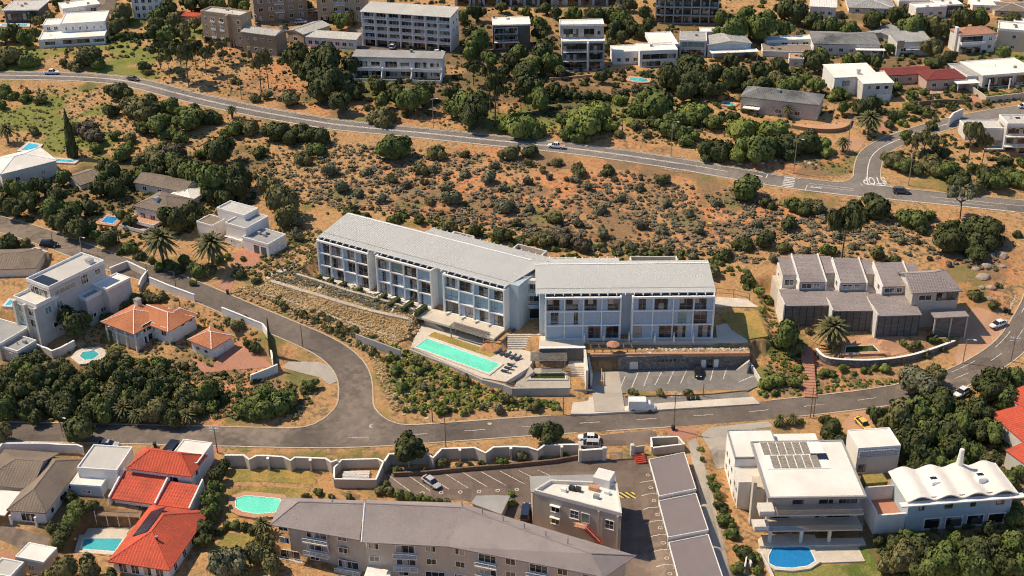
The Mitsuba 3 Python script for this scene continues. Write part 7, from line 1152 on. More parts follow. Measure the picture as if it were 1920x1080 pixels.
# ---------------- the land's mesh, roads, kerbs, markings ----------------
roads_cut()
def land():
    nx, ny = len(GX), len(GY); i, j = np.meshgrid(np.arange(nx - 1), np.arange(ny - 1)); a = (j * nx + i).ravel(); b, c, d = a + 1, a + nx + 1, a + nx
    return (np.stack([XX, YY, ZZ], -1).reshape(-1, 3), np.vstack([np.stack([a, b, c], 1), np.stack([a, c, d], 1)]))
for nm_, pts_, m_, lab_ in LATE:
    PP = pxpoly(pts_).difference(ROADS.buffer(.05)); PP = PP.buffer(.4).buffer(-.4); struct(nm_, drape(PP, .06 if m_ != 'asphalt_lot' else .035), m_, label=lab_)
struct('ground', land(), 'ground', True)
struct('main_road', drape(SEL_UP, .03), 'asphalt_main', label='grey tarred main road')
struct('street', drape(SEL_LOW, .03), 'asphalt', label='brown tarred street')
KERB_OPEN = shapely.union_all([sg.Point(G(px, py)[:2]).buffer(r) for px, py, r in ((1085, 772, 6), (1140, 770, 7), (1420, 762, 4), (1340, 765, 12), (1110, 812, 3), (1380, 790, 11), (1625, 250, 0.1))])
def kerbs(name, sel, mat_, w=.28, h=.13):
    m = MB()
    B = sel.buffer(w / 2)
    for g_ in getattr(B, 'geoms', [B]):
        for ring in [g_.exterior, *g_.interiors]:
            L = ring.simplify(.05).difference(KERB_OPEN)
            for l in getattr(L, 'geoms', [L]):
                if l.length > 1.5: m.add(*rail_along(np.array(l.coords), w, h))
    struct(name, m.mesh(), mat_)
kerbs('main_road_kerb', SEL_UP, 'kerb_stone'); kerbs('street_kerb', SEL_LOW, 'kerb_stone')
def strip(P, w, off=0.0, a=0.0, b=1.0):
    L = sg.LineString(P[:, :2]); L = shapely.ops.substring(L, a, b, normalized=True)
    if off: L = L.offset_curve(off)
    return L.buffer(w / 2, cap_style='flat')
def seg_px(a, b, w=.24): return sg.LineString(GS([a, b])[:, :2]).buffer(w / 2, cap_style='flat')
MARK = []
import shapely.ops
LU = sg.LineString(R_UP[:, :2])
def at_up(px, py): return LU.project(sg.Point(G(px, py)[:2]), normalized=True)
MARK += [strip(R_UP, .28, .45, 0, at_up(1363, 323)), strip(R_UP, .26, -.05, 0, at_up(1275, 308)), strip(R_UP, .22, 3.75, 0, at_up(1500, 343)), strip(R_UP, .22, -3.75, 0, at_up(1900, 385)),
    strip(R_UP, .16, -.2, at_up(1515, 348), at_up(1600, 356)), strip(R_UP, .16, 1.2, at_up(1515, 348), at_up(1600, 356)), strip(R_UP, .16, 0.5, at_up(1745, 368), 1), strip(R_UP, .16, -1.6, at_up(1760, 371), at_up(1860, 380))]
MARK += [seg_px((1514, 347), (1510, 356)), seg_px((1441, 324), (1436, 334)), seg_px((1520, 351), (1540, 353), .6), seg_px((1413, 328), (1430, 331), .6)]
for k in range(7): MARK.append(seg_px((1466 + k * 1.0, 348 - k * 3.1), (1488 + k * .6, 350.5 - k * 3.1), .55))     # zebra crossing
MARK += [strip(R_SIDE, .26, -.1, .06, .62), seg_px((1624, 346), (1673, 351), .5), seg_px((1613, 344), (1618, 349), .2)]
for a in np.arange(.30, .96, .045): MARK.append(strip(R_LOW, .13, 0, a, a + .016))
for a in (.80, .86, .92): MARK.append(strip(R_LOW, .13, 2.2, a, a + .03))
struct('road_marking', drape(shapely.union_all(MARK).intersection(ROADS), .055), 'road_paint', label='white painted lines, arrows and zebra crossing on the roads')
def flat_text(txt, px, py, height, dirpx, stretch=1.0):
    o = G(px, py); f = Fr(o, G(*dirpx)); m = meshkit.text_mesh(txt, height, .004, True); V = np.array(m.vertices); V[:, 0] -= V[:, 0].max() / 2; V[:, 1] *= stretch
    W = o + V[:, :1] * f.e1 + V[:, 1:2] * f.e2; W[:, 2] = gz(W[:, 0], W[:, 1]) + .055 + V[:, 2]; return (W, m.faces)
struct('stop_marking', flat_text('STOP', 1638, 333, 1.75, (1600, 333), 2.3), 'road_paint', label='white word painted on the side road at its junction')
struct('letter_marking', flat_text('E', 695, 802, .9, (715, 802)), 'road_paint', label='single white letter painted on the street')
# ---------------- walls, gates, fences ----------------
BUILT = shapely.union_all(PADPOLY).buffer(-.35); NOPLANT = shapely.union_all([ROADS.buffer(.9), BUILT.buffer(.35)] + [pxpoly(q[1]) for q in LATE]); shapely.prepare(BUILT); shapely.prepare(NOPLANT)
def off(pts, dy): return [(x, y + dy) for x, y in pts]
def street_things():
    Zt = [(424, 852), (460, 852), (470, 860), (483, 853), (503, 853), (533, 855), (547, 862), (555, 856), (583, 857), (612, 858), (623, 865), (634, 861)]
    wall_px('boundary_wall', 'zigzag rendered wall with pale coping above the kidney pool lawn', off(Zt, 22), 0, 2.6, 'wall_greige', .3, 'trim_white')
    Zr = [(722, 864), (731, 850), (800, 848), (813, 857), (829, 840), (890, 838), (911, 848), (926, 837), (958, 836), (990, 837), (1008, 843), (1021, 833), (1084, 832)]
    wall_px('boundary_wall', 'zigzag rendered wall with pale coping between street and parking yard', off(Zr, 21), 0, 2.5, 'wall_greige', .3, 'trim_white')
    for i, (x, y) in enumerate([(505, 877), (584, 880), (767, 872), (863, 861), (958, 858), (1053, 855)]):
        P = G(x, y + 2); f = Fr(P, e1=(1, .05)); k = thing('buttress', 'square buttress standing against the zigzag wall', 'buttress', 'buttresses of the zigzag wall'); part(k, 'shaft', f.bx(-.2, .2, -.5, .1, -.5, 2.65), 'wall_greige'); part(k, 'cap', f.bx(-.26, .26, -.56, .16, 2.65, 2.78), 'trim_white')
    wall_px('planter_wall', 'low brown block wall between the shrub bed and the parking bays', [(738, 893), (800, 890), (880, 882), (960, 876), (1040, 868), (1085, 860)], 0, .9, 'blockwork', .4)
    wall_px('yard_wall', 'walled utility yard with white coping beside the zigzag wall', [(628, 912), (628, 893), (642, 878), (709, 876), (720, 882), (706, 915), (628, 914)], 0, 2.0, 'wall_greige', .25, 'trim_white')
    P = G(668, 893); f = Fr(P, e1=(1, 0)); solo('material_stack', 'stack of pale pipes and boards inside the walled utility yard', 'stack', (lambda mb: ([mb.tube([f.p(-2.6, -.8 + .3 * i, .3 + .15 * (i % 3)), f.p(2.6, -.8 + .3 * i, .3 + .15 * (i % 3))], .14, 6) for i in range(7)]) and mb.mesh())(MB()), 'trim_white', stuff=False)
    # gate group
    P = G(1088, 866); f = Fr(P, e1=G(1138, 862) - P); k = thing('gatehouse', 'white walled enclosure with flat pillars left of the sliding gate', 'gatehouse'); part(k, 'wall', f.bx(0, 5.0, 0, .3, -.5, 2.6), 'wall_greige'); part(k, 'wall', f.bx(-.01, .3, .3, 3, -.5, 2.6), 'wall_greige'); part(k, 'pillar', f.bx(4.4, 5.2, -.2, .5, -.5, 3.0), 'wall_offwhite'); part(k, 'pillar', f.bx(-.3, .2, -.2, .5, -.5, 2.9), 'wall_offwhite'); part(k, 'coping', f.bx(-.1, 4.4, -.1, .4, 2.6, 2.75), 'trim_white')
    P = G(1143, 862); f = Fr(P, e1=G(1190, 859) - P); k = thing('sliding_gate', 'grey metal sliding gate of horizontal bars at the yard entrance', 'gate'); 
    for i in range(6): part(k, 'bar', f.bx(0, 4.8, 0, .06, .15 + .3 * i, .22 + .3 * i), 'metal_grey')
    for x in (0, 2.4, 4.75): part(k, 'upright', f.bx(x, x + .08, -.02, .08, 0, 1.8), 'metal_grey')
    P = G(1192, 868); f = Fr(P, e1=G(1214, 866) - P); k = thing('entrance_steps', 'red entrance steps with a pillar right of the sliding gate', 'steps'); part(k, 'pillar', f.bx(-.4, .3, 2.0, 2.8, -.5, 2.8), 'wall_offwhite'); part(k, 'screen_wall', f.bx(.3, 2.4, 2.2, 2.5, -.5, 2.2), 'wall_greige')
    for i in range(5): part(k, 'step', f.bx(0, 2.2, .4 * i - .4, 1.9, .18 * i - .3 if i else -.5, .18 * i + .17), 'paint_red')
    wall_px('bin_yard', 'low walled bin yard with white coping at the end of the carports', [(1222, 852), (1220, 834), (1270, 832), (1282, 846), (1224, 853)], 0, 1.7, 'wall_greige', .25, 'trim_white')
    def bin_(px, py, col, lab, n=1, group=None):
        P = G(px, py); f = Fr(P, e1=(1, .2)); k = thing('wheelie_bin', lab, 'bin', group); part(k, 'body', MB().hexa([f.p(*q) for q in ((-.25, -.3, .05), (.25, -.3, .05), (.25, .3, .05), (-.25, .3, .05), (-.3, -.36, .95), (.3, -.36, .95), (.3, .36, .95), (-.3, .36, .95))]).mesh(), col); part(k, 'lid', f.bx(-.33, .33, -.4, .4, .95, 1.05), col); part(k, 'wheel', MB().tube([f.p(-.28, .34, .1), f.p(.28, .34, .1)], .1, 8).mesh(), 'rubber')
    bin_(1249, 846, 'bin_green', 'green bin in the walled bin yard'); bin_(1262, 806, 'rubber', 'black bin beside the street pole near the red strip'); bin_(1884, 585, 'rubber', 'left one of two black bins on the brick forecourt'); bin_(1891, 588, 'rubber', 'right one of two black bins on the brick forecourt'); bin_(291, 838, 'rubber', 'black bin on the red paved strip'); bin_(427, 551, 'rubber', 'black bin at the red driveway by the street')
    for i in range(3): bin_(1290 + 9 * i, 751, 'rubber', 'dark bin of the row beside the hotel driveway, ' + ('leftmost', 'middle', 'rightmost')[i])
    # left villa walls
    wall_px('garden_wall', 'white garden wall along the street above the grey villa', [(282, 533), (320, 549), (366, 566)], 0, 1.9, 'wall_white', .3, 'trim_white'); wall_px('garden_wall', 'white garden wall along the street beside the orange roofed villa', [(417, 590), (455, 605), (494, 621), (503, 634), (512, 684), (521, 698), (471, 718)], 0, 1.9, 'wall_white', .3, 'trim_white')
    wall_px('garden_wall', 'white walled side yard between grey villa and street', [(208, 515), (240, 502), (278, 520), (262, 545)], 0, 1.8, 'wall_offwhite', .3, 'trim_white'); wall_px('garden_wall', 'stepped pale wall below the grey villa', [(40, 640), (62, 655), (100, 672), (118, 665), (142, 652)], 0, 1.9, 'wall_offwhite', .35, 'trim_white')
    wall_px('garden_wall', 'white wall with coping behind the brown roofed house at the lower left', [(0, 856), (8, 846), (60, 846), (100, 847), (148, 849), (158, 853)], 0, 1.9, 'wall_white', .3, 'trim_white'); wall_px('garden_wall', 'long low pale wall behind the street at the lower left edge', [(60, 836), (115, 837), (120, 835)], 0, .8, 'wall_offwhite', .3)
    wall_px('retaining_wall', 'concrete retaining wall on the bank at the street bend', [(668, 640), (700, 652), (752, 671)], 0, 2.0, 'wall_grey', .35); wall_px('garden_wall', 'cream gate pillar with curved wing walls at the left street', [(60, 482), (70, 478), (92, 487)], 0, 2.2, 'wall_cream', .6)
    wall_px('garden_wall', 'pale wall along the front of the blue pool lawn', [(1455, 1100), (1440, 1068), (1425, 1040)], 0, .9, 'wall_offwhite', .3); wall_px('garden_wall', 'white angled garden wall at the villa corner by the concrete driveway', [(1395, 1075), (1400, 1050), (1408, 1068)], 0, 1.6, 'wall_white', .25)
    wall_px('garden_wall', 'dark courtyard wall below the right edge houses', [(1722, 198), (1770, 194), (1812, 196)], 0, 1.4, 'wood', .3); wall_px('garden_wall', 'cream sloping wall of the white roofed terrace house', [(1808, 165), (1830, 178), (1848, 192), (1900, 186), (1935, 182)], 0, 1.8, 'wall_cream', .3); wall_px('garden_wall', 'long brick wall below the grey cube house terrace', [(1030, 150), (1080, 146), (1110, 143)], 0, .7, 'paving_orange', .5); wall_px('garden_wall', 'wavy white sculptural wall beside the side road', [(1777, 238), (1785, 228), (1803, 220)], 0, 2.8, 'wall_white', .5)
    wall_px('terrace_wall', 'long low wall of pale stones across the hotel garden terraces, lower one', [(508, 530), (560, 546), (640, 570), (700, 587), (775, 608)], 0, .6, 'pale_stone', 1.1); wall_px('terrace_wall', 'low wall of pale stones across the hotel garden terraces, upper one', [(556, 516), (600, 530), (655, 548), (720, 566), (790, 588)], 0, .5, 'pale_stone', .7); wall_px('terrace_wall', 'broken line of pale stones through the straw coloured hotel garden slope', [(470, 548), (530, 562), (600, 588), (680, 616), (740, 634)], 0, .4, 'pale_stone', .5)
    for i, (a, b_) in enumerate((((500, 522), (556, 494)), ((590, 552), (606, 532)), ((625, 562), (642, 544)), ((660, 570), (678, 552)), ((695, 582), (712, 563)), ((728, 590), (745, 572)))): wall_px('terrace_path', 'narrow pale stone path crossing the hotel garden terraces' if i else 'pale path along the left end of the hotel garden', [a, b_], 0, .12, 'concrete_pale', .9 if i else 1.6, cat='path', group='cross paths of the hotel garden' if i else None)
    def fence(label, pts, h, m, sp=2.2):
        P = dense(GS(pts), sp); k = thing('fence', label, 'fence')
        for p in P: part(k, 'post', MB().tube([p - [0, 0, .3], p + [0, 0, h]], .07, 5).mesh(), m)
        for z in (.45, .97): part(k, 'rail', MB().tube(P + [0, 0, h * z], .045, 5).mesh(), m)
    fence('dark timber fence at the left end of the hotel garden', [(498, 524), (530, 510), (556, 497)], 1.5, 'trim_dark'); fence('thin wire fence on the slope behind the hotel', [(640, 392), (760, 396), (900, 415), (1060, 440), (1200, 462), (1330, 478), (1400, 488)], 1.3, 'metal_dark', 6.0); fence('dark metal frames along the pale yard right of the hotel', [(1342, 556), (1375, 558), (1405, 566)], 2.2, 'trim_dark', 3.5); fence('pale railing at the roadside above the slope', [(1240, 318), (1262, 322), (1290, 325)], 1.0, 'trim_white', 2.5)
    fence('metal balustrade along the front of the long hotel pool deck', [(950, 722), (990, 735), (1060, 740)], 1.0, 'metal_grey', 1.5)
mat('rubber', (.03, .03, .03), .7); mat('bin_green', (.02, .20, .12), .5)
def block_fn(p, n, uv): return mix((.22, .15, .10), (.14, .10, .075), cell_rand((p.x + p.y) * 2.2, p.z * 4.0, 0))
mat('blockwork', proc(block_fn), .95)
def pst_fn(p, n, uv):
    v1, v2, r = voronoi(p.x * 2.2, p.y * 2.2); return mix((.20, .16, .11), mix((.62, .55, .45), (.46, .40, .32), r), smoothstep(.03, .15, v2 - v1))
mat('pale_stone', proc(pst_fn), .95)
# ---------------- vehicles ----------------
for n_, c_ in dict(white=(.75, .75, .74), silver=(.45, .46, .47), black=(.018, .018, .02), grey=(.10, .105, .11), blue=(.02, .035, .085), yellow=(.75, .52, .10)).items(): mat('car_' + n_, c_, .25, clearcoat=.8, clearcoat_gloss=.9)
mat('car_glass', (.012, .014, .017), .05, spec=.9); mat('lamp_white', (.7, .7, .68), .15); mat('lamp_red', (.45, .02, .02), .2); mat('rim', (.4, .4, .4), .3, metallic=.8)
def loft(secs, chamfer=.12):
    """a body from cross sections (x, z0, z1, half width at the bottom, half width at the top)"""
    V, Fq = [], []
    for x, z0, z1, w0, w1 in secs:
        c = min(chamfer, (z1 - z0) * .4); V += [[x, -w0 + c, z0], [x, w0 - c, z0], [x, w0, z0 + c], [x, w1, z1 - c], [x, w1 - c, z1], [x, -w1 + c, z1], [x, -w1, z1 - c], [x, -w0, z0 + c]]
    for i in range(len(secs) - 1):
        for k in range(8): a, b = i * 8 + k, i * 8 + (k + 1) % 8; Fq += [[a, b, b + 8], [a, b + 8, a + 8]]
    o = (len(secs) - 1) * 8; Fq += [[0, k + 1, k] for k in range(1, 7)] + [[o, o + k, o + k + 1] for k in range(1, 7)]; return (np.array(V), np.array(Fq)[:, ::-1])
CARM = {}
def car_parts(kind):
    if kind in CARM: return CARM[kind]
    L, W, H = {'sedan': (4.5, 1.75, 1.42), 'suv': (4.6, 1.85, 1.72), 'pickup': (5.1, 1.8, 1.70), 'van': (5.6, 1.95, 2.75)}[kind]; h, w = L / 2, W / 2; D = []
    if kind == 'van':
        D += [('body', loft([(-h, .45, 1.0, w - .05, w - .05), (h - 1.6, .4, 1.05, w, w), (h - .5, .4, 1.1, w, w - .05), (h, .45, .95, w - .1, w - .15)]), 'paint'), ('cab', loft([(h - 1.9, 1.0, 2.05, w - .05, w - .12), (h - 1.05, 1.0, 2.05, w - .05, w - .15), (h - .35, 1.0, 1.25, w - .08, w - .2)]), 'paint'), ('windscreen', loft([(h - 1.07, 1.22, 1.98, w - .12, w - .2), (h - .44, 1.2, 1.34, w - .14, w - .24)]), 'glass'), ('cargo_box', loft([(-h, .95, H, w + .06, w + .06), (h - 1.95, .95, H, w + .06, w + .06)], .08), 'paint')]
    else:
        zb, zh = (.34, .86) if kind == 'sedan' else (.42, 1.0)
        D.append(('body', loft([(-h, zb + .12, zh - .06, w - .16, w - .2), (-h + .35, zb, zh, w - .02, w - .08), (-h * .3, zb - .04, zh + .05, w, w - .06), (h * .35, zb - .04, zh + .02, w, w - .06), (h - .5, zb, zh - .07, w - .04, w - .12), (h, zb + .12, zh - .22, w - .22, w - .28)]), 'paint'))
        a0, a1, a2, a3 = {'sedan': (-h + .45, -h + 1.25, .35, 1.15), 'suv': (-h + .12, -h + .5, .55, 1.25), 'pickup': (-.75, -.5, .65, 1.3)}[kind]
        D.append(('cabin', loft([(a0, zh - .05, zh + .1, w - .12, w - .2), (a1, zh - .05, H, w - .1, w - .28), (a2, zh - .05, H, w - .1, w - .28), (a3, zh - .05, zh + .08, w - .14, w - .24)]), 'glass'))
        D.append(('roof', loft([(a1 - .05, H - .05, H + .025, w - .26, w - .28), (a2 + .05, H - .05, H + .025, w - .26, w - .28)], .03), 'paint'))
        for s in (-1, 1):
            for x in (a1 + .02, (a1 + a2) / 2, a2): D.append(('pillar', MB().tube([[x, s * (w - .09), zh], [x + (.06 if x == a2 else 0), s * (w - .255), H]], .035, 4).mesh(), 'paint'))
        if kind == 'pickup': D.append(('load_bed', (lambda m: (m.hexa([[x, y, z] for z in (zh + .02, zh + .06) for x, y in ((-h + .2, -w + .2), (-.85, -w + .2), (-.85, w - .2), (-h + .2, w - .2))])) and m.mesh())(MB()), 'dark'))
    for s in (-1, 1):
        D.append(('headlight', loft([(h - .28, .6, .76, .18, .16), (h - .02, .62, .74, .14, .12)], .03), 'lamp', (0, s * (w - .42), .0 if kind == 'sedan' else .1))); D.append(('tail_light', loft([(-h - .02, .66, .84, .14, .14), (-h + .15, .66, .84, .16, .16)], .03), 'red', (0, s * (w - .36), .02)))
        D.append(('mirror', loft([(h * .28, .92, 1.08, .1, .1), (h * .28 + .16, .92, 1.06, .09, .09)], .02), 'paint', (0, s * (w + .08), 0 if kind == 'sedan' else .12)))
        for x in (-h * .62, h * .60):
            r = .32 if kind == 'sedan' else .37; D.append(('wheel', MB().tube([[x, s * (w - .2), r], [x, s * (w + .01), r]], r, 14).mesh(), 'rubber')); D.append(('rim', MB().tube([[x, s * (w - .02), r], [x, s * (w + .025), r]], r * .62, 10).mesh(), 'rim'))
    out = []
    for q in D:
        v, f = q[1]; v = np.array(v) + (np.array(q[3]) if len(q) > 3 else 0); out.append((q[0], meshkit.write_ply((v, f)), q[2]))
    CARM[kind] = out; return out
def car(kind, paint, a, b, label, z=None, group=None):
    """a is under its tail, b under its nose"""
    A, Bq = (G(*a), G(*b)) if z is None else (onz(*a, z), onz(*b, z)); C = (A + Bq) / 2; d = Bq - A; ang = math.degrees(math.atan2(d[1], d[0])); tilt = math.degrees(math.atan2(d[2], np.linalg.norm(d[:2])))
    M = T().translate((C + [0, 0, .06]).tolist()) @ T().rotate([0, 0, 1], ang) @ T().rotate([0, 1, 0], -tilt); k = thing({'sedan': 'parked_car', 'suv': 'suv', 'pickup': 'pickup_truck', 'van': 'box_van'}[kind], label, 'van' if kind == 'van' else 'pickup truck' if kind == 'pickup' else 'car', group); wk = None
    for name, fn, m in car_parts(kind):
        mm = {'paint': 'car_' + paint, 'glass': 'car_glass', 'lamp': 'lamp_white', 'red': 'lamp_red', 'rubber': 'rubber', 'rim': 'rim', 'dark': 'paving_red'}[m]
        kk = uniq((wk if name == 'rim' else k) + '__' + name); wk = kk if name == 'wheel' else wk
        scene[kk] = {'type': 'ply', 'filename': fn, 'face_normals': True, 'bsdf': {'type': 'ref', 'id': 'm_' + mm}, 'to_world': M}
def cars():
    car('pickup', 'white', (82, 139), (112, 139), 'white pickup on the main road at the far left'); car('sedan', 'grey', (240, 149), (260, 152), 'dark car on the main road behind the white pickup'); car('pickup', 'white', (1058, 279), (1028, 276), 'white pickup with a red load on the main road, centre'); car('suv', 'grey', (1674, 362), (1704, 363), 'dark grey car leaving the junction on the main road')
    car('sedan', 'white', (1884, 607), (1858, 616), 'white car with a dark rear parked on the brick forecourt'); car('sedan', 'black', (1309, 690), (1310, 714), 'dark car parked in the hotel car park', ZP); car('van', 'white', (1178, 769), (1228, 769), 'white box van parked at the kerb before the hotel'); car('sedan', 'silver', (792, 896), (826, 920), 'silver car parked in the bays of the long block')
    car('sedan', 'white', (1122, 826), (1086, 824), 'white car parked on the apron outside the sliding gate'); car('suv', 'silver', (1122, 839), (1088, 838), 'silver car with a tan roof load beside the gate pillars'); car('suv', 'blue', (984, 978), (988, 952), 'dark blue car parked behind the roof terrace building'); car('sedan', 'yellow', (1609, 790), (1627, 808), 'yellow car parked on the rough brick drive')
    car('suv', 'black', (80, 463), (106, 462), 'black car parked at the upper end of the left street'); car('sedan', 'white', (1812, 733), (1794, 745), 'white car half hidden by the dark grove at the right'); car('sedan', 'silver', (188, 838), (218, 838), 'silver car at the kerb beside the white annex'); car('sedan', 'white', (1912, 203), (1932, 202), 'white car at the right edge of the side road')
    car('suv', 'silver', (553, 45), (575, 44), 'silver car in the yard of the tall tan block'); car('sedan', 'white', (577, 24), (596, 22), 'white car between the two tall tan blocks'); car('suv', 'white', (733, 95), (742, 86), 'white car in the yard before the white apartment block'); car('sedan', 'white', (812, 102), (830, 100), 'white car under the right end of the white apartment block'); car('sedan', 'grey', (1548, 62), (1564, 62), 'grey car between trees at the top right')
# ---------------- poles and lamps ----------------
def poles():
    for i, (bx, by, tx, ty, lab, arm) in enumerate(((1263, 806, 1265, 735, 'tall brown pole beside the street before the hotel car park', 2), (1519, 783, 1522, 722, 'left of two poles at the foot of the red brick stairs', 0), (1525, 781, 1527, 735, 'shorter right one of two poles near the villa forecourt', 0), (408, 849, 403, 799, 'brown pole with a cross arm beside the zigzag wall', 2), (836, 838, 834, 780, 'thin brown pole beside the street above the parking yard', 0), (811, 791, 811, 752, 'dark pole on the verge below the pool slope', 0), (1056, 777, 1056, 740, 'thin dark pole below the entrance wall', 0), (1895, 678, 1901, 632, 'dark pole with a cross arm at the right bend of the street', 2), (1805, 681, 1812, 636, 'dark lamp post on the brick forecourt', 1), (116, 808, 118, 781, 'street lamp beside the broad round tree', 1), (568, 652, 563, 610, 'grey pole on the verge inside the street bend', 0), (331, 546, 328, 514, 'grey pole beside the white garden wall', 0), (278, 524, 274, 496, 'short dark pole at the corner of the white side yard', 0), (154, 473, 151, 446, 'pale street lamp on the left street', 1), (101, 463, 96, 436, 'thin pole beside the black car on the left street', 0), (1488, 325, 1493, 266, 'slim street lamp on the verge before the zebra crossing', 1), (1703, 348, 1708, 286, 'slim street lamp right of the road junction', 1), (1588, 288, 1593, 232, 'street lamp on the orange paving by the junction', 1), (1745, 203, 1748, 177, 'short lamp on the side road above the junction', 1), (1258, 294, 1259, 234, 'grey street lamp above the main road right of centre', 1), (813, 241, 813, 190, 'grey street lamp above the main road left of centre', 1), (453, 186, 450, 148, 'thin pole on the orange slope left of the large trees', 0), (1167, 250, 1168, 205, 'thin pole among shrubs above the main road', 0), (1318, 745, 1320, 718, 'thin dark pole in the planting strip of the car park', 0), (1203, 690, 1205, 668, 'small lamp before the dark stone wall of the car park', 1))):
        P = G(bx, by); H = (by - ty) / pix_scale(P) / .87; k = thing('street_lamp' if arm == 1 else 'utility_pole', lab, 'street lamp' if arm == 1 else 'pole'); part(k, 'shaft', MB().tube([P - [0, 0, .4], P + [0, 0, H * .5], P + [0, 0, H]], [.13, .11, .08], 7).mesh(), 'metal_grey' if arm == 1 else 'wood')
        if arm == 1: part(k, 'arm', MB().tube([P + [0, 0, H], P + [.5, -.3, H + .25], P + [1.2, -.7, H + .3]], .05, 5).mesh(), 'metal_grey'); q = Fr(P + [1.2, -.7, H + .22], e1=(.86, -.5)); part(k, 'lamp_head', q.bx(-.1, .6, -.14, .14, 0, .12), 'trim_white')
        if arm == 2:
            for z in (-.25, -.9): part(k, 'cross_arm', MB().tube([P + [-1.0, .2, H + z], P + [1.0, -.2, H + z]], .06, 5).mesh(), 'trim_white')
            for x in (-.9, -.45, .45, .9): part(k, 'insulator', MB().tube([P + [x, -x * .2, H - .2], P + [x, -x * .2, H + .05]], .06, 6).mesh(), 'trim_white')
# ---------------- small things round the hotel ----------------
def lounger(P, rot, col, label, group):
    f = Fr(P, e1=(math.cos(rot), math.sin(rot))); k = thing('sun_lounger', label, 'sun lounger', group); part(k, 'seat', f.bx(0, 1.25, -.32, .32, .28, .38), col); part(k, 'backrest', MB().hexa([f.p(*q) for q in ((1.25, -.32, .28), (1.9, -.32, .72), (1.9, .32, .72), (1.25, .32, .28), (1.22, -.32, .38), (1.86, -.32, .83), (1.86, .32, .83), (1.22, .32, .38))]).mesh(), col)
    for x in (.1, 1.6): 
        for y in (-.28, .28): part(k, 'leg', f.bx(x - .03, x + .03, y - .03, y + .03, 0, .28), 'trim_grey')
def hotel_things():
    e = HL.f.e1; ang = math.atan2(e[1], e[0])
    for px, py in ((927, 664), (937, 667), (946, 670), (956, 674), (965, 677)): lounger(onz(px, py, ZD), ang + 1.2, 'fabric_navy', 'navy sun lounger in the row at the head of the long pool', 'navy loungers, upper row')
    for px, py in ((951, 684), (946, 690), (940, 696)): lounger(onz(px, py, ZD), ang + .1, 'fabric_navy', 'navy sun lounger at the lower right corner of the long pool', 'navy loungers, lower row')
    for px, py in ((672, 533), (681, 536), (712, 549), (742, 558), (768, 566), (793, 574), (846, 586), (874, 594), (900, 601), (925, 607)): lounger(onz(px, py, ZT), ang - 1.9, 'trim_white', 'white sun lounger on a patio before the long hotel wing', 'white loungers on the patios')
    slab('patio', None, ZT - .02, .5, 'concrete_pale', 'paved patios along the long hotel wing', poly=sg.Polygon([HL.f.p(*q, 0)[:2] for q in ((-53.6, -5), (-.5, -5), (-.5, 0), (-53.6, 0))]), padland=False)
    for i, x in enumerate((-52.5, -49, -45, -40.2, -33, -29.2, -25.3, -21.5)):
        v, f = hedge_mesh(4.2, .9, 1.25, 40 + i); fr = HL.f; W = fr.p(x, -5.2, 0) + v[:, :1] * fr.e2 + v[:, 1:2] * -fr.e1 + v[:, 2:] * np.array([0, 0, 1]); solo('hedge', 'clipped box hedge dividing the patios before the long hotel wing', 'hedge', (W, f), 'leaf_dark', group='hedges between the patios')
    for i, u in enumerate(np.linspace(.08, .92, 7)):
        P = onz(846 + 66 * u, 618 + 19 * u, ZD); f = Fr(P, e1=e); k = thing('dining_chair', 'dark chair in the row under the pergola behind the pool', 'chair', 'chairs under the pergola'); part(k, 'seat', f.bx(-.25, .25, -.25, .25, .40, .47), 'fabric_navy'); part(k, 'backrest', f.bx(-.25, .25, .2, .27, .47, .95), 'fabric_navy')
        for sx in (-.2, .2):
            for sy in (-.2, .2): part(k, 'leg', f.bx(sx - .025, sx + .025, sy - .025, sy + .025, 0, .4), 'trim_dark')
    P = onz(1149, 660, ZT - .6); k = thing('parasol', 'round pink parasol over the planted bed above the car park wall', 'parasol'); an = np.arange(10) * math.pi / 5; r0 = np.stack([1.5 * np.cos(an), 1.5 * np.sin(an), an * 0 + 2.0], 1) + P; m = MB(); [m.tri(r0[i], r0[(i + 1) % 10], P + [0, 0, 2.6]) for i in range(10)]; [m.tri(r0[(i + 1) % 10] - [0, 0, .04], r0[i] - [0, 0, .04], P + [0, 0, 2.54]) for i in range(10)]; part(k, 'canopy', m.mesh(), 'paving_red'); part(k, 'pole', MB().tube([P, P + [0, 0, 2.6]], .05, 6).mesh(), 'trim_white')
    f = Fr(onz(1108, 660, ZT - .6), onz(1185, 659, ZT - .6)); k = thing('pergola', 'open timber beam frame over the left end of the planted bed', 'pergola')
    for i in range(6): part(k, 'beam', f.bx(f.L * i / 5 - .06, f.L * i / 5 + .06, -.3, 3.2, .9, 1.05), 'wood')
    for y in (-.2, 3.1): part(k, 'rail', f.bx(-.2, f.L + .2, y - .06, y + .06, .75, .9), 'wood')
    r_ = np.random.default_rng(21); m = MB(); ico = trimesh.creation.icosphere(1, 1.0)
    for i in range(150): p = onz(r_.uniform(1195, 1402), r_.uniform(653.5, 657.5), ZT - .9); s = r_.uniform(.15, .4); m.add(ico.vertices * s * (.7 + .6 * meshkit.noise(ico.vertices * 1.5 + i * 3)[:, None]) * [1, 1, .7] + p, ico.faces)
    solo('garden_stones', 'row of pale stones edging the planted bed above the car park', 'stones', m.mesh(), 'pale_stone', stuff=True)
    def rock(px, py, s, lab, grp, mt='pale_stone'):
        P = G(px, py); v = ico.vertices * s * (.65 + .7 * meshkit.fbm(ico.vertices * 1.4 + px, 2)[:, None]) * [1.2, 1, .7]; solo('boulder', lab, 'boulder', (v + P, ico.faces), mt, group=grp)
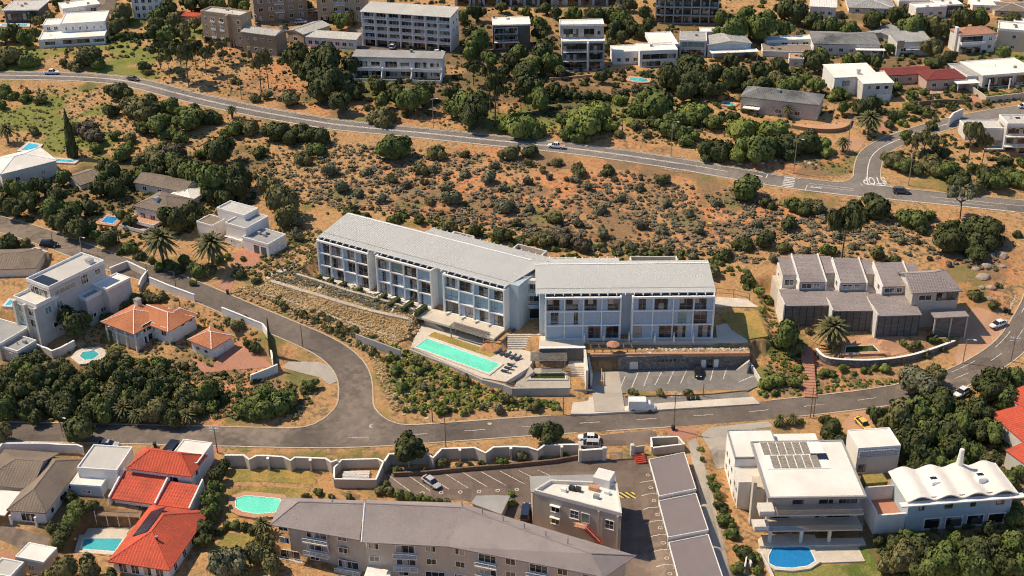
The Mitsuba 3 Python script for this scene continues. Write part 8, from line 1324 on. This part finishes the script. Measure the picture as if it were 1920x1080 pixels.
    for i in range(16): rock(1374 + i * 11 + (i * 7 % 5), 303 + 4.5 * math.sin(i * .5 + .4) + (i % 3), .35 + .3 * (i % 4 == 1), 'pale boulder in the row below the thicket by the main road', 'boulders below the thicket')
    for x, y, s in ((1838, 483, 1.6), (1850, 500, 1.2), (1860, 478, 1.0), (1845, 520, 1.4), (1830, 505, .9), (1858, 540, 1.0), (1878, 480, 1.5), (1840, 540, .8), (1855, 560, .7), (1880, 500, .8)): rock(x, y, s, 'weathered brown rock on the bank right of the townhouses', 'rocks right of the townhouses', 'rock')
    for x, y in ((300, 115), (104, 116), (620, 240), (530, 295), (560, 310), (505, 310), (590, 330), (880, 315), (1100, 275), (340, 172), (360, 171), (380, 170)): rock(x, y, .6, 'pale rock lying on the orange slope', 'rocks on the slopes', 'rock')
    for i in range(24): rock(1905 - i * 1.5 + (i % 3), 555 + i * 3 if i < 12 else 556 + (i - 12) * 3, .28, 'pale edging stone along the verge of the right street bend', 'edging stones at the right bend') if i < 12 else None
    P = G(1330, 424); solo('plastic_sheet', 'yellow plastic sheet lying on the scrub slope', 'sheet', MB().hexa([P + np.array(q) for q in ((-.7, -.3, .1), (.5, -.4, .0), (.6, .3, .3), (-.5, .4, .5), (-.7, -.3, .9), (.4, -.4, .7), (.6, .3, .9), (-.4, .4, 1.2))]).mesh(), 'car_yellow')
    # painted bays in the brown yard
    mk = [sg.LineString(GS([(728 + 35 * k, 891 - 1.2 * k), (771 + 35.5 * k, 923 - 2.5 * k)])[:, :2]).buffer(.07, cap_style='flat') for k in range(9)]
    mk += [sg.LineString(GS([a, b_])[:, :2]).buffer(.08, cap_style='flat') for a, b_ in (((1200, 905), (1226, 901)), ((1203, 930), (1231, 925)), ((1206, 956), (1236, 951)), ((1211, 982), (1243, 976)), ((1218, 1008), (1248, 1003)), ((1223, 1036), (1254, 1031)), ((1230, 1063), (1262, 1060)))]
    for x, y in ((792, 925), (827, 924), (863, 923), (898, 922), (933, 920), (969, 918), (1215, 891), (1220, 915), (1226, 939), (1233, 965), (1238, 990), (1244, 1018), (1250, 1047), (1256, 1076)): c = sg.Point(G(x, y)[:2]); mk.append(c.buffer(.42).difference(c.buffer(.28)))
    struct('parking_line', drape(shapely.union_all(mk), .06), 'road_paint', label='white bay lines and rings painted on the brown parking yard')
    hb = pxpoly([(1157, 933), (1160, 923), (1190, 923), (1192, 935)]); struct('hatched_box', drape(hb, .055), 'hatch', label='yellow and black hatched no parking box')
    for x, y, lab in ((918, 795, 'round manhole cover in the street below the pool slope'), (293, 526, 'round manhole cover in the left street'), (757, 776, 'pale square service cover on the verge of the bend'), (800, 784, 'second pale service cover on the verge of the bend')):
        P = G(x, y); solo('manhole_cover', lab, 'manhole cover', MB().tube([P - [0, 0, .1], P + [0, 0, .07]], .45, 14).mesh(), 'kerb_stone')
def hatch_fn(p, n, uv): return mix((.62, .48, .12), (.05, .05, .05), smoothstep(.45, .55, dr.abs(2 * (((p.x + p.y) * .9) - dr.floor((p.x + p.y) * .9)) - 1)))
mat('hatch', proc(hatch_fn), .8); mat('fabric_navy', (.03, .045, .075), .8)
def rock_fn(p, n, uv): return mix((.28, .20, .15), (.42, .36, .30), fbm(p.x * 2, p.y * 2, p.z * 2, 3))
mat('rock', proc(rock_fn), .95)
def hedge_mesh(L, W, H, seed):
    b = trimesh.creation.box([L, W, H]); b = b.subdivide_to_size(.45); v = np.array(b.vertices) + [L / 2, 0, H / 2]; nn = meshkit.noise(v * 3.1 + seed)[:, None] - .5; d = np.array(b.vertices) / [L / 2, W / 2, H / 2]; v = v + nn * .22 * d
    r_ = np.random.default_rng(seed); idx = r_.integers(0, len(v), 260); nd = d[idx]; nd = nd / (np.linalg.norm(nd, axis=1, keepdims=True) + 1e-6); C = v[idx] + r_.normal(size=(260, 3)) * .1; cv, cf, _ = cards(C, nd, .16, r_); return np.vstack([v, cv]), np.vstack([b.faces, cf + len(v)])
# ---------------- two people ----------------
def person(px, py, z, shirt, label, turn):
    import manifold3d as m3
    P = onz(px, py, z); J = {'pel': (0, 0, .95, .15), 'chest': (0, .01, 1.32, .17), 'neck': (0, .0, 1.5, .065), 'head': (0, .03, 1.66, .105), 'ls': (-.19, 0, 1.42, .065), 'le': (-.26, .02, 1.14, .05), 'lw': (-.24, .12, .90, .038), 'lh': (-.23, .16, .82, .045), 'rs': (.19, 0, 1.42, .065), 're': (.27, -.02, 1.15, .05), 'rw': (.27, .04, .90, .038), 'rh': (.27, .07, .82, .045), 'lp': (-.1, 0, .90, .1), 'lk': (-.11, .04, .5, .07), 'la': (-.11, -.02, .1, .05), 'lt': (-.12, .14, .05, .045), 'rp': (.1, 0, .90, .1), 'rk': (.12, .0, .5, .07), 'ra': (.13, -.08, .1, .05), 'rt': (.14, .08, .05, .045)}
    def bone(a, b):
        S = [m3.Manifold.sphere(J[q][3], 12).translate(J[q][:3]) for q in (a, b)]; return m3.Manifold.batch_hull(S)
    def body(pairs, grow=0.0): 
        out = m3.Manifold()
        for a, b in pairs: out = out + bone(a, b)
        me = out.refine_to_length(.06).to_mesh(); t = trimesh.Trimesh(me.vert_properties[:, :3], me.tri_verts); trimesh.smoothing.filter_taubin(t, iterations=4); v = np.array(t.vertices) + grow * np.array(t.vertex_normals); c, s = math.cos(turn), math.sin(turn); return (np.column_stack([v[:, 0] * c - v[:, 1] * s, v[:, 0] * s + v[:, 1] * c, v[:, 2]]) + P, t.faces)
    k = thing('person', label, 'person'); part(k, 'body', body([('pel', 'chest'), ('chest', 'neck'), ('neck', 'head'), ('chest', 'ls'), ('ls', 'le'), ('le', 'lw'), ('lw', 'lh'), ('chest', 'rs'), ('rs', 're'), ('re', 'rw'), ('rw', 'rh'), ('pel', 'lp'), ('lp', 'lk'), ('lk', 'la'), ('la', 'lt'), ('pel', 'rp'), ('rp', 'rk'), ('rk', 'ra'), ('ra', 'rt')]), 'skin', True)
    part(k, 'shirt', body([('pel', 'chest'), ('chest', 'ls'), ('ls', 'le'), ('chest', 'rs'), ('rs', 're')], .018), shirt, True); part(k, 'trousers', body([('pel', 'lp'), ('lp', 'lk'), ('lk', 'la'), ('pel', 'rp'), ('rp', 'rk'), ('rk', 'ra')], .016), 'fabric_navy', True); J['head'] = (0, .0, 1.69, .108); J['neck'] = (0, -.02, 1.66, .1); part(k, 'hair', body([('neck', 'head')], .004), 'trim_dark', True)
mat('skin', (.35, .20, .14), .6)
def people():
    person(1356, 683, ZP, 'trim_white', 'person in a white top and dark trousers by the car park wall, left of two', 2.6); person(1361, 684, ZP, 'wall_offwhite', 'person in a pale top and dark trousers by the car park wall, right of two', -2.4)
street_things(); cars(); poles(); hotel_things(); people(); plants(); palms(); finish_walls()
# ---------------- each plant's own label ----------------
MARKS = [(30, 30, 'dark glass house'), (130, 70, 'white stepped house'), (150, 12, 'white roof terrace house'), (250, 42, 'small green lawn'), (410, 50, 'tan apartment block'), (485, 80, 'tan house'), (580, 55, 'long pale roof'), (620, 78, 'low white house'), (525, 25, 'tall tan block'), (640, 20, 'tall tan garage block'), (765, 50, 'white apartment block'), (755, 130, 'white terraced units'), (955, 65, 'dark brick house'), (1090, 80, 'grey cube house'), (1225, 95, 'white L shaped house'), (1285, 22, 'unfinished concrete block'), (1305, 85, 'blue glazed house'), (1365, 90, 'pitched grey roofs'), (1475, 85, 'long low white house'), (1590, 80, 'slate roofed house with gable'), (1705, 85, 'ochre panel house'), (1825, 75, 'pink roofed house'), (1890, 75, 'sand coloured house'), (1870, 140, 'white veranda house'), (1730, 145, 'maroon roof'), (1625, 155, 'white ribbed roof house'), (1465, 190, 'slate hip roof'), (1550, 235, 'brick patio'), (1200, 148, 'small green pool'), (1640, 300, 'side road'), (1900, 250, 'cyan pool house'), (1005, 0, 'long garage block'), (1550, 20, 'white gabled house'), (1740, 25, 'white cube house at the top'), (1625, 12, 'grey brown roof'), (1845, 15, 'top right roofs'),
    (97, 135, 'white pickup on the road'), (50, 310, 'white pyramid roofs'), (120, 300, 'narrow blue pool'), (155, 335, 'small brown roof'), (310, 345, 'white pyramid annex'), (300, 390, 'brown roof with chimney'), (205, 412, 'covered blue pool'), (470, 430, 'white stepped garage house'), (307, 470, 'pair of tall palms'), (30, 490, 'grey tiled roof'), (110, 560, 'large grey villa'), (270, 610, 'orange roofed villa'), (395, 640, 'orange roofed garage'), (165, 667, 'round pale pool'), (30, 650, 'low grey house'), (435, 680, 'brick red forecourt'), (585, 700, 'concrete parking pad'), (55, 910, 'brown tiled house'), (190, 880, 'white flat annex'), (290, 880, 'upper red roof'), (285, 1010, 'large red roof'), (220, 955, 'timber deck'), (195, 1022, 'teal pool'), (65, 1050, 'white outbuilding'), (485, 945, 'kidney shaped pool'), (520, 865, 'zigzag wall'), (670, 885, 'utility yard'), (810, 905, 'silver parked car'), (900, 860, 'zigzag wall by the street'), (700, 1000, 'long mauve roofed block'), (1080, 930, 'roof terrace building'), (1275, 960, 'carports'), (1500, 880, 'large white villa'), (1640, 830, 'white cube house'), (1785, 930, 'wavy white roof'), (1885, 800, 'red roofs at the edge'), (1485, 1045, 'bright blue pool'), (1617, 797, 'yellow car'), (1570, 560, 'second taupe townhouse'), (1490, 560, 'first taupe townhouse'), (1680, 570, 'third taupe townhouse'), (1770, 560, 'last taupe townhouse'), (1610, 655, 'dark green pool'), (1510, 700, 'red brick stairs'), (1860, 620, 'brick forecourt'), (1300, 710, 'hotel car park'), (1170, 560, 'right hotel wing'), (760, 480, 'left hotel wing'), (860, 665, 'long hotel pool'), (1030, 705, 'small plunge pool'), (1390, 600, 'hotel lawn'), (1043, 274, 'pickup with red load'), (1475, 340, 'zebra crossing'), (1688, 357, 'car leaving the junction'), (1330, 424, 'yellow sheet')]
TENS = ('twenty', 'thirty', 'forty', 'fifty', 'sixty'); ONES = ('first', 'second', 'third', 'fourth', 'fifth', 'sixth', 'seventh', 'eighth', 'ninth')
def word(n):
    if n >= 19: return TENS[(n + 1) // 10 - 2] + ('' if (n + 1) % 10 else 'th') + (' ' + ONES[(n + 1) % 10 - 1] if (n + 1) % 10 else '') if (n + 1) % 10 else TENS[(n + 1) // 10 - 2][:-1] + 'ieth'
    return ('first', 'second', 'third', 'fourth', 'fifth', 'sixth', 'seventh', 'eighth', 'ninth', 'tenth', 'eleventh', 'twelfth', 'thirteenth', 'fourteenth', 'fifteenth', 'sixteenth', 'seventeenth', 'eighteenth', 'nineteenth')[n]
def relabel():
    tab = {}
    for key, kind, x, y, r, leaf in PLANTS:
        m = min(MARKS, key=lambda q: ((q[0] - x) / 1.3) ** 2 + (q[1] - y) ** 2); dx, dy = x - m[0], y - m[1]
        d = ('left of' if dx < 0 else 'right of') if abs(dx) > 1.2 * abs(dy) else ('behind' if dy < 0 else 'in front of')
        big = 'tall' if r > 30 and kind != 'bush' else 'large' if r > 24 else 'small' if r < 13 else 'midsized'; c = {'dark': 'dark green', 'mid': 'green', 'bright': 'bright green', 'olive': 'olive', 'grey': 'grey green', 'brown': 'brownish', 'yellow': 'yellow', 'palm': 'green'}[leaf]
        tab.setdefault(f"{big} {c} {'tree' if kind == 'tree' else 'pine' if kind == 'pine' else 'bush'} {d} the {m[2]}", []).append((x, y, key))
    for lab, L in tab.items():
        L.sort()
        for i, (x, y, key) in enumerate(L):
            labels[key]['label'] = lab if len(L) == 1 else f"{lab}, " + ('leftmost' if i == 0 else 'rightmost' if i == len(L) - 1 else (word(i) or f'number {i + 1}') + ' from the left')
relabel()
def screen_x(key):
    for k, d in scene.items():
        if (k == key or k.startswith(key + '__')) and d.get('type') == 'ply':
            v = meshkit.WRITTEN[d['filename']][0].mean(0); v = np.array(d['to_world'].matrix)[:3] @ [*v, 1] if 'to_world' in d else v; q = v - CAM; return 960 + F * (q @ RI) / (q @ FW)
    return 0
def number_rest():
    tab = {}
    for k, d in labels.items():
        if 'category' in d and not k.startswith('scrub_tuft'): tab.setdefault(d['label'], []).append(k)
    for lab, L in tab.items():
        if len(L) < 2: continue
        L.sort(key=screen_x)
        for i, k in enumerate(L): labels[k]['label'] = lab + ', ' + ('leftmost' if i == 0 else 'rightmost' if i == len(L) - 1 else (word(i) or f'number {i + 1}') + ' from the left')
number_rest()
for k_, d_ in labels.items():
    if len(d_.get('label', '').split()) > 16: d_['label'] = d_['label'].replace('midsized ', '').replace(' from the left', ' one').replace('slate roofed house with gable', 'gabled slate house')
